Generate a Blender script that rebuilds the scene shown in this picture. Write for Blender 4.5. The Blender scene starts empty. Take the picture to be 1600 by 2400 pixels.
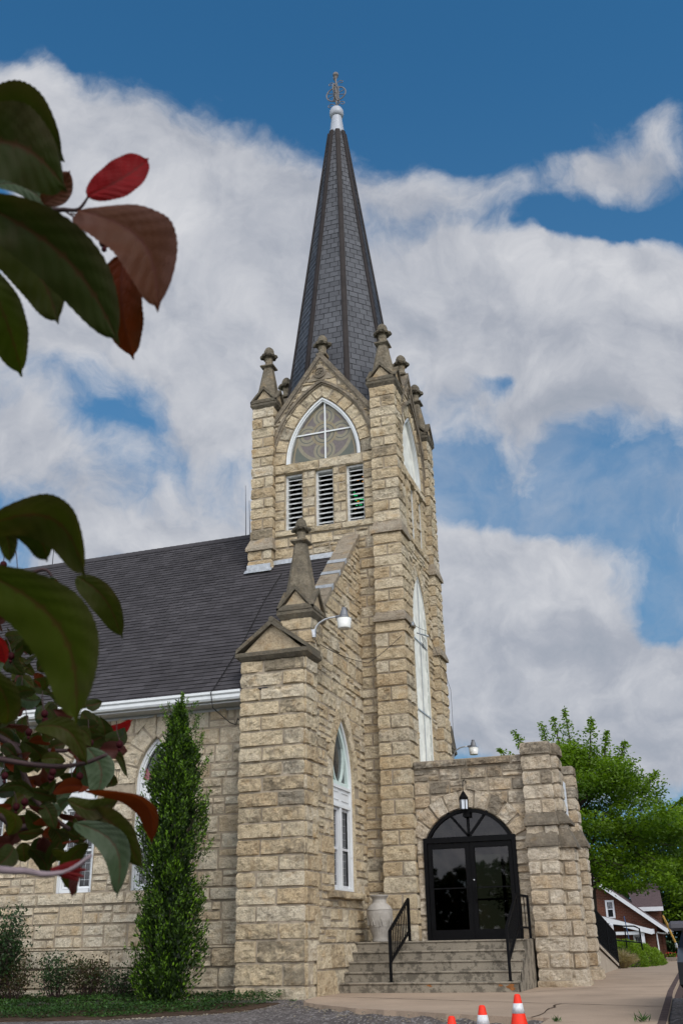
import bpy, math, random, json
import numpy as np
from mathutils import Matrix, Vector
SC = bpy.context.scene
SKYCLOUD, BACKSKY, SKYB = 0.885, 2.85, (0.365, 0.94, 1.15)     # cloud brightness, added fill from the unseen sky behind the viewpoint, tint of the clear sky
COL = SC.collection
rad = math.radians
# ------------------------------------------------------------------ camera
cam_d = bpy.data.cameras.new("camera"); cam_o = bpy.data.objects.new("camera", cam_d); COL.objects.link(cam_o)
cam_d.sensor_fit = 'VERTICAL'; cam_d.sensor_height = 36.0; cam_d.sensor_width = 24.0; cam_d.lens = 35.0
cam_d.clip_start = 0.05; cam_d.clip_end = 3000
cr, cu, cw = (0.946541, 0.321988, -0.019599), (0.144893, -0.370084, 0.917629), (-0.288212, 0.871414, 0.396953)
CAMPOS = (7.7446, -23.7933, 0.8737)
cam_o.matrix_world = Matrix(((cr[0], cu[0], -cw[0], CAMPOS[0]), (cr[1], cu[1], -cw[1], CAMPOS[1]), (cr[2], cu[2], -cw[2], CAMPOS[2]), (0, 0, 0, 1)))
cam_d.dof.use_dof = True; cam_d.dof.focus_distance = 20.0; cam_d.dof.aperture_fstop = 20.0
SC.camera = cam_o
# ------------------------------------------------------------------ exposure, sun
SC.view_settings.view_transform = 'Standard'; SC.view_settings.look = 'None'
SC.view_settings.exposure = EXPOSURE = 0.20
SC.view_settings.gamma = 1.0; SC.view_settings.use_curve_mapping = False
SUN_AZ, SUN_EL = rad(136), rad(43)      # azimuth clockwise from +Y
sun_d = bpy.data.lights.new("sun", 'SUN'); sun_d.energy = 1.5; sun_d.angle = rad(22); sun_d.color = (1.0, 0.95, 0.87)
sun_o = bpy.data.objects.new("sun", sun_d); COL.objects.link(sun_o)
sd = Vector((math.sin(SUN_AZ)*math.cos(SUN_EL), math.cos(SUN_AZ)*math.cos(SUN_EL), math.sin(SUN_EL)))
sun_o.rotation_euler = sd.to_track_quat('Z', 'Y').to_euler(); sun_o.location = (20, -30, 40)
# ------------------------------------------------------------------ node helper
class NT:
    def __init__(s, tree): s.t = tree; s.n = tree.nodes; s.l = tree.links
    def new(s, typ, **kw):
        n = s.n.new(typ)
        for k, v in kw.items(): setattr(n, k, v)
        return n
    def link(s, a, b): s.l.new(a, b)
    def put(s, sock, v):
        if hasattr(v, 'is_output') or isinstance(v, bpy.types.NodeSocket): s.l.new(v, sock)
        else: sock.default_value = v
    def math(s, op, a, b=0.0, c=None, clamp=False):
        n = s.new('ShaderNodeMath', operation=op, use_clamp=clamp); s.put(n.inputs[0], a); s.put(n.inputs[1], b)
        if c is not None: s.put(n.inputs[2], c)
        return n.outputs[0]
    def mix(s, f, a, b, mode='MIX'):
        n = s.new('ShaderNodeMix', data_type='RGBA', blend_type=mode); s.put(n.inputs[0], f); s.put(n.inputs[6], a); s.put(n.inputs[7], b)
        return n.outputs[2]
    def noise(s, vec, scale, detail=4, rough=.55, dim='3D', dist=0.0):
        n = s.new('ShaderNodeTexNoise', noise_dimensions=dim); s.put(n.inputs['Scale'], scale); n.inputs['Detail'].default_value = detail
        n.inputs['Roughness'].default_value = rough; n.inputs['Distortion'].default_value = dist
        if vec is not None: s.link(vec, n.inputs['Vector'])
        return n.outputs['Fac']
    def sstep(s, v, a, b, lo=0.0, hi=1.0):
        n = s.new('ShaderNodeMapRange', interpolation_type='SMOOTHSTEP'); s.put(n.inputs[0], v)
        for i, x in enumerate((a, b, lo, hi)): n.inputs[i+1].default_value = x
        return n.outputs[0]
    def ramp(s, v, stops):
        n = s.new('ShaderNodeValToRGB'); e = n.color_ramp.elements
        while len(e) < len(stops): e.new(.5)
        for q, (p, c) in zip(e, stops): q.position = p; q.color = (*c, 1)
        s.put(n.inputs[0], v); return n.outputs[0]
    def dot(s, vec, c):
        n = s.new('ShaderNodeVectorMath', operation='DOT_PRODUCT'); s.link(vec, n.inputs[0]); n.inputs[1].default_value = c
        return n.outputs['Value']
    def bump(s, h, strength, dist, normal=None):
        n = s.new('ShaderNodeBump'); s.put(n.inputs['Height'], h); n.inputs['Strength'].default_value = strength; n.inputs['Distance'].default_value = dist
        if normal is not None: s.link(normal, n.inputs['Normal'])
        return n.outputs[0]
# ------------------------------------------------------------------ world: Nishita sky behind a broken cloud layer
SKYJ = json.loads('''{"B": [[-0.3, 0.275, 0.051, 0.026, 0.6], [-0.263, 0.212, 0.099, 0.051, 1], [-0.163, 0.154, 0.099, 0.064, 1], [-0.231, 0.058, 0.18, 0.077, 1.1], [-0.083, 0.096, 0.086, 0.086, 0.9], [0.085, 0.156, 0.099, 0.026, 0.5], [0.267, 0.179, 0.073, 0.026, 0.75], [0.218, 0.064, 0.184, 0.064, 1.1], [0.295, -0.009, 0.141, 0.086, 1.1], [0.105, 0.042, 0.081, 0.056, 0.8], [-0.32, -0.062, 0.056, 0.034, 0.8], [-0.144, -0.062, 0.073, 0.03, 0.75], [-0.207, -0.125, 0.141, 0.039, 0.46], [-0.171, -0.178, 0.141, 0.019, 0.8], [0.16, -0.217, 0.111, 0.047, 1.0], [0.191, -0.336, 0.171, 0.086, 1.2], [0.326, -0.395, 0.107, 0.094, 1.0], [0.181, -0.125, 0.047, 0.021, 0.35], [0.331, 0.217, 0.03, 0.017, 0.3], [-0.044, -0.013, 0.099, 0.047, 0.5], [0.108, -0.068, 0.047, 0.039, 0.22], [0.324, -0.15, 0.064, 0.026, 0.2], [-0.052, -0.285, 0.171, 0.129, 0.8], [-0.318, -0.278, 0.214, 0.129, 0.7], [0.263, 0.126, 0.099, 0.014, -0.9], [0.327, -0.266, 0.026, 0.03, -0.9], [0.164, -0.024, 0.026, 0.011, -0.6], [-0.242, -0.051, 0.051, 0.014, -0.3], [0.104, -0.123, 0.051, 0.026, -0.2], [0.031, -0.079, 0.026, 0.069, -0.1], [0.035, 0.113, 0.039, 0.017, -0.25], [0.351, -0.505, 0.026, 0.026, -0.6], [0.233, -0.148, 0.069, 0.03, -0.5]], "S": [[0.199, -0.227, 0.047, 0.026, 1], [0.26, 0.075, 0.129, 0.039, 0.8], [-0.15, -0.011, 0.12, 0.039, 0.7], [-0.193, 0.139, 0.086, 0.039, 0.6], [0.105, 0.083, 0.086, 0.026, 0.3], [0.213, -0.282, 0.107, 0.026, -1.0], [0.191, -0.373, 0.129, 0.03, -0.5], [0.085, 0.14, 0.107, 0.026, -0.4], [0.253, -0.05, 0.129, 0.021, -0.7], [-0.25, 0.087, 0.129, 0.026, -0.25], [-0.242, -0.124, 0.129, 0.03, -0.3], [0.231, 0.022, 0.129, 0.017, -0.4], [0.191, -0.392, 0.086, 0.017, 0.3], [-0.167, -0.178, 0.129, 0.017, 0.6], [0.318, 0.11, 0.086, 0.026, 0.6]], "fw": [-0.2621, 0.8065, 0.5299], "rt": [0.9511, 0.309, 0.0], "up": [0.1638, -0.504, 0.848]}''')
W = bpy.data.worlds.new("World"); SC.world = W; W.use_nodes = True
t = NT(W.node_tree); t.n.clear()
tc = t.new('ShaderNodeTexCoord'); dirv = tc.outputs['Generated']
sky = t.new('ShaderNodeTexSky', sky_type='NISHITA', sun_disc=False, sun_elevation=SUN_EL, sun_rotation=SUN_AZ, air_density=1.0, dust_density=0.3, ozone_density=2.0)
fz = t.dot(dirv, SKYJ['fw']); fx = t.dot(dirv, SKYJ['rt']); fy = t.dot(dirv, SKYJ['up'])
den = t.math('MAXIMUM', fz, 0.15)
pu = t.math('DIVIDE', fx, den); pv = t.math('DIVIDE', fy, den)
front = t.sstep(fz, 0.25, 0.6)
cmb = t.new('ShaderNodeCombineXYZ'); t.link(pu, cmb.inputs[0]); t.link(pv, cmb.inputs[1])
wn = t.new('ShaderNodeTexNoise'); wn.inputs['Scale'].default_value = 7.0; wn.inputs['Detail'].default_value = 7; t.link(cmb.outputs[0], wn.inputs['Vector'])
wsub = t.new('ShaderNodeVectorMath', operation='MULTIPLY_ADD'); t.link(wn.outputs['Color'], wsub.inputs[0]); wsub.inputs[1].default_value = (.12, .12, 0); wsub.inputs[2].default_value = (-.06, -.06, 0)
wadd = t.new('ShaderNodeVectorMath', operation='ADD'); t.link(cmb.outputs[0], wadd.inputs[0]); t.link(wsub.outputs[0], wadd.inputs[1])
sep = t.new('ShaderNodeSeparateXYZ'); t.link(wadd.outputs[0], sep.inputs[0]); qu, qv = sep.outputs[0], sep.outputs[1]
def blobs(L):
    acc = 0.0
    for cx_, cy_, rx_, ry_, a_ in L:
        x_ = t.math('MULTIPLY', t.math('SUBTRACT', qu, cx_), 1/rx_); y_ = t.math('MULTIPLY', t.math('SUBTRACT', qv, cy_), 1/ry_)
        q = t.math('ADD', t.math('MULTIPLY', x_, x_), t.math('MULTIPLY', y_, y_))
        g_ = t.math('POWER', 2.718, t.math('MULTIPLY', q, -0.8))
        acc = t.math('MULTIPLY_ADD', g_, a_, acc)
    return acc
dens = blobs(SKYJ['B']); shd = blobs(SKYJ['S'])
def puffs(vec):
    return t.noise(vec, 7.0, 10, .60)
offv = t.new('ShaderNodeVectorMath', operation='ADD'); t.link(wadd.outputs[0], offv.inputs[0]); offv.inputs[1].default_value = (.010, .026, 0)
n1 = puffs(wadd.outputs[0]); n1b = puffs(offv.outputs[0])
n2 = t.noise(cmb.outputs[0], 2.4, 5, .5); n3 = t.noise(dirv, 3.0, 6, .55)
dens = t.math('ADD', dens, t.math('MULTIPLY_ADD', n1, 1.9, -1.02))
mf = t.sstep(dens, .22, .80)
mb_ = t.sstep(n3, .28, .46)
mask = t.math('ADD', t.math('MULTIPLY', mf, front), t.math('MULTIPLY', mb_, t.math('SUBTRACT', 1.0, front)), clamp=True)
veil = t.math('MULTIPLY', t.math('MULTIPLY', t.sstep(t.noise(wadd.outputs[0], 3.2, 8, .62), .42, .72), .55), t.math('MULTIPLY', front, t.sstep(fy, .10, -.14)))
mask = t.math('MULTIPLY', t.math('MAXIMUM', mask, veil), .97)
br = t.math('ADD', t.math('MULTIPLY_ADD', n2, .55, .60), t.math('MULTIPLY', shd, .22))
br = t.math('ADD', br, t.math('MULTIPLY', t.math('SUBTRACT', n1, n1b), 1.3)); br = t.math('ADD', br, t.math('MULTIPLY', t.sstep(dens, .9, .3), .10))
brc = t.math('MINIMUM', t.math('MAXIMUM', br, .3), 1.25)
ccol = t.ramp(t.math('MULTIPLY', brc, .8), [(0.24, (.235, .285, .355)), (.60, (.40, .425, .485)), (1.0, (.70, .705, .73))])
scl = t.new('ShaderNodeVectorMath', operation='SCALE'); t.link(ccol, scl.inputs[0]); scl.inputs['Scale'].default_value = 10.0 * SKYCLOUD
# unseen sky behind the viewpoint is brightened as added fill for the walls
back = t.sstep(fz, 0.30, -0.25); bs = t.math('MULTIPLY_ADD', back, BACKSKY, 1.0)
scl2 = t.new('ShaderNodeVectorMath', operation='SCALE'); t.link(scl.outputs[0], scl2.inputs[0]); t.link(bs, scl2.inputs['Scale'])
bluef = t.mix(1.0, sky.outputs[0], (SKYB[0], SKYB[1], SKYB[2], 1), 'MULTIPLY')
hz = t.sstep(fy, -.5, .32, 1.0, 0.0)
bluef = t.mix(t.math('MULTIPLY', hz, .8), bluef, (1.15, 2.15, 3.55, 1))
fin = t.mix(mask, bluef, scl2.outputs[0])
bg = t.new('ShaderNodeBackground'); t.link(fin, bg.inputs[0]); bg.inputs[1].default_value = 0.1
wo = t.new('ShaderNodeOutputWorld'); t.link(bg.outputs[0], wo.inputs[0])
# ------------------------------------------------------------------ noise in numpy
def _h(i, j, s):
    n = (i.astype(np.int64)*374761393 + j.astype(np.int64)*668265263 + int(s)*974634777) & 0xFFFFFFFF
    n = ((n ^ (n >> 13)) * 1274126177) & 0xFFFFFFFF
    return ((n ^ (n >> 16)) & 0xFFFF) / 65535.0
def vnoise(x, y, s=0):
    x = np.asarray(x, float); y = np.asarray(y, float)
    i = np.floor(x); j = np.floor(y); a = x-i; b = y-j; a = a*a*(3-2*a); b = b*b*(3-2*b)
    return (_h(i, j, s)*(1-a)+_h(i+1, j, s)*a)*(1-b) + (_h(i, j+1, s)*(1-a)+_h(i+1, j+1, s)*a)*b
def fbm(x, y, s=0, o=3):
    r = 0; a = .5; f = 1
    for k in range(o): r = r + a*(vnoise(x*f, y*f, s+k*17)-.5); a *= .5; f *= 2.03
    return r
def smooth(x): x = np.clip(x, 0, 1); return x*x*(3-2*x)
# ------------------------------------------------------------------ mesh builder
class MB:
    def __init__(s): s.V = []; s.F = []; s.C = []; s.M = []; s.n = 0
    def add(s, v, faces, col=(.5, 0, 0), mi=0):
        v = np.asarray(v, float).reshape(-1, 3); s.V.append(v)
        c = np.asarray(col, float)
        if c.ndim == 1: c = np.tile(c, (len(v), 1))
        s.C.append(c)
        if isinstance(faces, np.ndarray): faces = [faces]
        else:
            g = {}
            for f in faces: g.setdefault(len(f), []).append(f)
            faces = [np.array(x) for x in g.values()]
        for f in faces:
            if len(f): s.F.append(f.astype(np.int64)+s.n); s.M.append(np.full(len(f), mi))
        s.n += len(v)
    def build(s, name, mats, parent=None, smooth_=False, org=None):
        me = bpy.data.meshes.new(name)
        V = np.concatenate(s.V); C = np.concatenate(s.C)
        o = bpy.data.objects.new(name, me)
        base = np.zeros(3)
        if parent is not None:
            o.parent = parent; base = np.array(parent.get('_org', (0, 0, 0)), float)
        elif org is not None:
            base = np.array(org, float); o.location = org
        V = V - base
        lv = np.concatenate([f.ravel() for f in s.F]); tot = np.concatenate([np.full(len(f), f.shape[1]) for f in s.F])
        st = np.concatenate([[0], np.cumsum(tot)[:-1]])
        me.vertices.add(len(V)); me.vertices.foreach_set('co', V.ravel())
        me.loops.add(len(lv)); me.loops.foreach_set('vertex_index', lv.astype(np.int32))
        me.polygons.add(len(tot)); me.polygons.foreach_set('loop_start', st.astype(np.int32)); me.polygons.foreach_set('loop_total', tot.astype(np.int32))
        mats = mats if isinstance(mats, (list, tuple)) else [mats]
        for m in mats: me.materials.append(m)
        me.polygons.foreach_set('material_index', np.concatenate(s.M).astype(np.int32))
        if smooth_: me.polygons.foreach_set('use_smooth', np.ones(len(tot), bool))
        else: me.polygons.foreach_set('use_smooth', np.zeros(len(tot), bool))
        a = me.attributes.new('col', 'FLOAT_COLOR', 'POINT')
        a.data.foreach_set('color', np.concatenate([C[:, :3], np.ones((len(C), 1))], 1).astype(np.float32).ravel())
        me.update(); me.validate()
        o['_org'] = [float(x) for x in base]
        COL.objects.link(o); return o
def thing(name, label, cat, loc=(0, 0, 0), group=None):
    o = bpy.data.objects.new(name, None); COL.objects.link(o); o.location = loc; o.empty_display_size = .2
    o['_org'] = [float(x) for x in loc]; tag(o, label, cat, group); return o
def tag(o, label, cat, group=None, kind=None):
    o['label'] = label; o['category'] = cat
    if group: o['group'] = group
    if kind: o['kind'] = kind
    return o
def struct(o, label=None):
    o['kind'] = 'structure'
    if label: o['label'] = label
    return o
def copy_tree(o, parent=None):
    c = o.copy(); COL.objects.link(c)
    if parent is not None: c.parent = parent
    for ch in list(o.children): copy_tree(ch, c)
    return c
A3 = lambda *a: np.array(a, float)
def box(mb, x0, x1, y0, y1, z0, z1, col=(.5, 0, 0), mi=0, bev=0.0):
    if bev <= 0:
        v = [(x, y, z) for z in (z0, z1) for y in (y0, y1) for x in (x0, x1)]
        mb.add(v, [(0, 2, 3, 1), (4, 5, 7, 6), (0, 1, 5, 4), (2, 6, 7, 3), (0, 4, 6, 2), (1, 3, 7, 5)], col, mi); return
    b = bev; v = []
    for z in (z0, z1):
        zz = z+b if z == z0 else z-b
        for (x, sx) in ((x0, 1), (x1, -1)):
            for (y, sy) in ((y0, 1), (y1, -1)):
                v += [(x+sx*b, y+sy*b, z), (x, y+sy*b, zz), (x+sx*b, y, zz)]
    v = np.array(v); I = lambda xi, yi, zi, k: (zi*4+xi*2+yi)*3+k
    F = [(I(0,0,0,0), I(0,1,0,0), I(1,1,0,0), I(1,0,0,0)), (I(0,0,1,0), I(1,0,1,0), I(1,1,1,0), I(0,1,1,0)),
         (I(0,0,0,1), I(0,0,1,1), I(0,1,1,1), I(0,1,0,1)), (I(1,0,0,1), I(1,1,0,1), I(1,1,1,1), I(1,0,1,1)),
         (I(0,0,0,2), I(1,0,0,2), I(1,0,1,2), I(0,0,1,2)), (I(0,1,0,2), I(0,1,1,2), I(1,1,1,2), I(1,1,0,2))]
    for xi in (0, 1):
        for yi in (0, 1):
            F.append((I(xi,yi,0,1), I(xi,yi,0,2), I(xi,yi,1,2), I(xi,yi,1,1)))
    for zi in (0, 1):
        for yi in (0, 1): F.append((I(0,yi,zi,0), I(1,yi,zi,0), I(1,yi,zi,2), I(0,yi,zi,2)))
        for xi in (0, 1): F.append((I(xi,0,zi,0), I(xi,1,zi,0), I(xi,1,zi,1), I(xi,0,zi,1)))
        for xi in (0, 1):
            for yi in (0, 1): F.append((I(xi,yi,zi,0), I(xi,yi,zi,1), I(xi,yi,zi,2)))
    mb.add(v, F, col, mi)
def tube(mb, pts, r, n=8, col=(.5, 0, 0), mi=0, cap=True):
    P = np.array(pts, float); m = len(P); r = np.broadcast_to(np.array(r, float), (m,))
    T = np.gradient(P, axis=0) if m > 2 else np.tile(P[1]-P[0], (2, 1))
    T = T/np.maximum(np.linalg.norm(T, axis=1, keepdims=True), 1e-9)
    a = A3(0, 0, 1) if abs(T[0][2]) < .9 else A3(1, 0, 0)
    V = []; N = np.cross(T[0], a); N /= np.linalg.norm(N)
    for i in range(m):
        N = N-T[i]*(N@T[i]); N /= max(np.linalg.norm(N), 1e-9); B = np.cross(T[i], N)
        th = np.arange(n)*2*math.pi/n
        V.append(P[i]+r[i]*(np.cos(th)[:, None]*N+np.sin(th)[:, None]*B))
    V = np.concatenate(V); F = []
    for i in range(m-1):
        for k in range(n):
            k2 = (k+1) % n; F.append((i*n+k, i*n+k2, (i+1)*n+k2, (i+1)*n+k))
    if cap: F.append(tuple(range(n))[::-1]); F.append(tuple((m-1)*n+k for k in range(n)))
    mb.add(V, F, col, mi)
def lathe(mb, c, prof, n=16, col=(.5, 0, 0), mi=0, ax=None, rough=0, seed=0):
    V = []; th = np.arange(n)*2*math.pi/n
    for i, (r_, z_) in enumerate(prof):
        rr = r_*(1+rough*(vnoise(np.cos(th)*3+5, np.sin(th)*3+z_*9, seed)-.5))
        V.append(np.stack([c[0]+rr*np.cos(th), c[1]+rr*np.sin(th), np.full(n, c[2]+z_)], 1))
    V = np.concatenate(V); F = []
    for i in range(len(prof)-1):
        for k in range(n):
            k2 = (k+1) % n; F.append((i*n+k, i*n+k2, (i+1)*n+k2, (i+1)*n+k))
    F.append(tuple(range(n))[::-1]); F.append(tuple((len(prof)-1)*n+k for k in range(n)))
    mb.add(V, F, col, mi)
def ball(mb, c, r, n=10, col=(.5, 0, 0), mi=0, sq=(1, 1, 1), rough=0, seed=0):
    k = max(4, n//2); V = []; F = []
    for i in range(k+1):
        ph = math.pi*i/k
        for j in range(n):
            th = 2*math.pi*j/n; V.append((math.sin(ph)*math.cos(th), math.sin(ph)*math.sin(th), math.cos(ph)))
    V = np.array(V)
    if rough: V = V*(1+rough*(vnoise(V[:, 0]*2.5+V[:, 2]*2+7, V[:, 1]*2.5+3, seed)-.5))[:, None]
    V = V*np.array(sq)*r+np.array(c)
    for i in range(k):
        for j in range(n):
            j2 = (j+1) % n; F.append((i*n+j, (i+1)*n+j, (i+1)*n+j2, i*n+j2))
    mb.add(V, F, col, mi)
class FR:                    # a wall frame: origin, along, outward; third axis is up
    def __init__(s, O, U, N, Vv=(0, 0, 1)): s.O = A3(*O); s.U = A3(*U); s.N = A3(*N); s.Vv = A3(*Vv)
    def p(s, u, v, n=0.0):
        u, v, n = np.broadcast_arrays(np.asarray(u, float), np.asarray(v, float), np.asarray(n, float))
        return s.O+u[..., None]*s.U+v[..., None]*s.Vv+n[..., None]*s.N
def fbox(mb, fr, u0, u1, v0, v1, n0, n1, col=(.5, 0, 0), mi=0):
    v = [fr.p(u, v_, n) for n in (n0, n1) for v_ in (v0, v1) for u in (u0, u1)]
    mb.add(v, [(0, 2, 3, 1), (4, 5, 7, 6), (0, 1, 5, 4), (2, 6, 7, 3), (0, 4, 6, 2), (1, 3, 7, 5)], col, mi)
def fprism(mb, fr, poly, n0, n1, col=(.5, 0, 0), mi=0):
    k = len(poly); P = np.array(poly, float)
    V = np.concatenate([fr.p(P[:, 0], P[:, 1], n0), fr.p(P[:, 0], P[:, 1], n1)])
    F = [tuple(range(k))[::-1], tuple(range(k, 2*k))]+[(i, (i+1) % k, k+(i+1) % k, k+i) for i in range(k)]
    mb.add(V, F, col, mi)
def band(mb, fr, pin, pout, n0, n1, col=(.5, 0, 0), mi=0):
    a = np.array(pin, float); b = np.array(pout, float); k = len(a)
    V = np.concatenate([fr.p(a[:, 0], a[:, 1], n1), fr.p(b[:, 0], b[:, 1], n1), fr.p(a[:, 0], a[:, 1], n0), fr.p(b[:, 0], b[:, 1], n0)])
    F = []
    for i in range(k-1):
        F += [(i, i+1, k+i+1, k+i), (2*k+i, i+2*k+1, i+1, i)[::-1], (k+i, k+i+1, 3*k+i+1, 3*k+i)]
    F += [(0, k, 3*k, 2*k), (k-1, 3*k-1, 4*k-1, 2*k-1)]
    mb.add(V, F, col, mi)
# ------------------------------------------------------------------ openings and stone walls
class Arch:                  # pointed arch opening
    def __init__(s, c, sp, zs, R, z0, t): s.c, s.s, s.zs, s.R, s.z0, s.t = c, sp, zs, R, z0, t
    def apex(s, off=0): return s.zs+math.sqrt(max((s.R+off)**2-(s.R-s.s)**2, 0))
    def half(s, v, off):
        v = np.asarray(v, float)
        q = s.s-s.R+np.sqrt(np.maximum((s.R+off)**2-np.maximum(v-s.zs, 0)**2, 0))
        q = np.where(v <= s.zs, s.s, np.maximum(q, 0)); return np.where((v < s.z0-1e-6) | (v > s.apex(off)), 0, q)
    def path(s, off, n=14, z0=None, full=True):
        z0 = s.z0 if z0 is None else z0; q = (s.R-s.s)/(s.R+off); th = np.linspace(0, math.acos(max(-1, min(1, q))), n)
        r = np.stack([s.c+s.s-s.R+(s.R+off)*np.cos(th), s.zs+(s.R+off)*np.sin(th)], 1)
        l = r.copy(); l[:, 0] = 2*s.c-l[:, 0]
        if full and z0 < s.zs: l = np.concatenate([[(s.c-s.s-off, z0)], l]); r = np.concatenate([[(s.c+s.s+off, z0)], r])
        return np.concatenate([l, r[::-1][1:]])
class Seg:                   # circular segment arch over a rectangular doorway
    def __init__(s, c, zc, R, zs, z0, t): s.c, s.zc, s.R, s.zs, s.z0, s.t = c, zc, R, zs, z0, t; s.s = math.sqrt(R*R-(zs-zc)**2)
    def apex(s, off=0): return s.zc+s.R+off
    def half(s, v, off):
        v = np.asarray(v, float); q = np.sqrt(np.maximum((s.R+off)**2-(v-s.zc)**2, 0))
        q = np.where(v <= s.zs, s.s, q); return np.where((v < s.z0-1e-6) | (v > s.apex(off)), 0, q)
class Rect:
    def __init__(s, c, sp, z0, z1): s.c, s.s, s.z0, s.z1, s.zs, s.t = c, sp, z0, z1, z1, 0
    def apex(s, off=0): return s.z1
    def half(s, v, off): v = np.asarray(v, float); return np.where((v >= s.z0-1e-6) & (v <= s.z1+1e-6), s.s, 0)
def grid_axis(L, step):
    e = min(.02, L*.2); k = max(2, int(round((L-2*e)/step)))
    return np.concatenate([[0], np.linspace(e, L-e, k+1), [L]])
def cornerh(v, v0, v1, D, seed):
    e = np.minimum(v-v0, v1-v); return D*(.5+.5*smooth(e/.035))+.02*(vnoise(v*11, v*0+seed, seed)-.5)*smooth(e/.03)
def patch(mb, fr, S, T, mapf, D, amp, col, ce=(0, 0), cc=None, clamp=None, step=.042, seed=0, edge=.02, mn=0.):
    s = grid_axis(S, step); q = grid_axis(T, step); s, q = np.meshgrid(s, q, indexing='ij')
    big = np.full(s.shape, 9.); el = big if ce[0] else s; er = big if ce[1] else S-s
    e = np.minimum(np.minimum(el, er), np.minimum(q, T-q)); m = smooth(e/edge)
    u, v = mapf(s, q)
    rg = random.Random(seed*7+1); tx, ty = rg.uniform(-.03, .03), rg.uniform(-.035, .025)
    no = fbm(u*11+seed*3.1, v*11+seed*1.7, seed, 3)*2
    ri = 1-2*np.abs(fbm(u*5+seed, v*8+9, seed+5, 3))*2
    h = -.006+D*m+m*(amp*(no*1.25+.8*ri-.35)+tx*(s/S-.5)+ty*(q/T-.5)+.18*D*np.sin(math.pi*np.clip(s/S, 0, 1))*np.sin(math.pi*np.clip(q/T, 0, 1)))
    h = np.where(e > .012, np.maximum(h, D*.30+.004+.006*no), h)
    du = np.zeros_like(u)
    if cc is not None and (ce[0] or ce[1]):
        if ce[0]: hc = cornerh(v[0], *cc[:3], cc[3]); w = np.exp(-s/.05); h = h*(1-w)+hc[None, :]*w; du[0] = -hc
        if ce[1]: hc = cornerh(v[-1], *cc[:3], cc[4]); w = np.exp(-(S-s)/.05); h = h*(1-w)+hc[None, :]*w; du[-1] = hc
    if clamp is not None: u, v = clamp(u, v)
    P = fr.p(u+du, v, h); ns, nt = s.shape; idx = np.arange(ns*nt).reshape(ns, nt)
    F = np.stack([idx[:-1, :-1], idx[1:, :-1], idx[1:, 1:], idx[:-1, 1:]], -1).reshape(-1, 4)
    mb.add(P.reshape(-1, 3), F, col, 0)
def mkcourses(z0, z1, h, rng, jit=.12):
    n = max(1, int(round((z1-z0)/h))); w = [1+rng.uniform(-jit, jit) for _ in range(n)]; k = (z1-z0)/sum(w); out = [z0]
    for x in w: out.append(out[-1]+x*k)
    return out
def layout(u0, u1, v0, v1, style, rng, ci, cl, cr):
    L = u1-u0; R = []
    if L < .05: return R
    if style == 'pier':
        if ci % 2 == 0 or L < .34: R = [(u0, u1, v0, v1)]
        else: c = u0+L*rng.uniform(.36, .62); R = [(u0, c, v0, v1), (c, u1, v0, v1)]
        if L > 1.0:
            a = L*rng.uniform(.26, .36); R = [(u0, u0+a, v0, v1), (u0+a, u1, v0, v1)] if ci % 2 == 0 else [(u0, u1-a*1.15, v0, v1), (u1-a*1.15, u1, v0, v1)]
        return R
    big = style == 'big'; u = u0
    while u < u1-1e-6:
        wd = rng.uniform(.7, 1.25) if big else rng.uniform(.32, .62)
        if u1-(u+wd) < .2: wd = u1-u
        e = u+wd
        if big or wd > L*.999 and wd < .3 or rng.random() < (.8 if style == 'mono' else .52): R.append((u, e, v0, v1))
        else:
            if wd < .5 and u1-e > .5: wd += rng.uniform(.1, .35); e = min(u+wd, u1); e = u1 if u1-e < .2 else e
            m = v0+(v1-v0)*rng.choice([.38, .5, .5, .62])
            for a, b in ((v0, m), (m, v1)):
                x = u
                while x < e-1e-6:
                    w2 = rng.uniform(.26, .55)
                    if e-(x+w2) < .17: w2 = e-x
                    R.append((x, x+w2, a, b)); x += w2
        u = e
    return R
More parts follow.
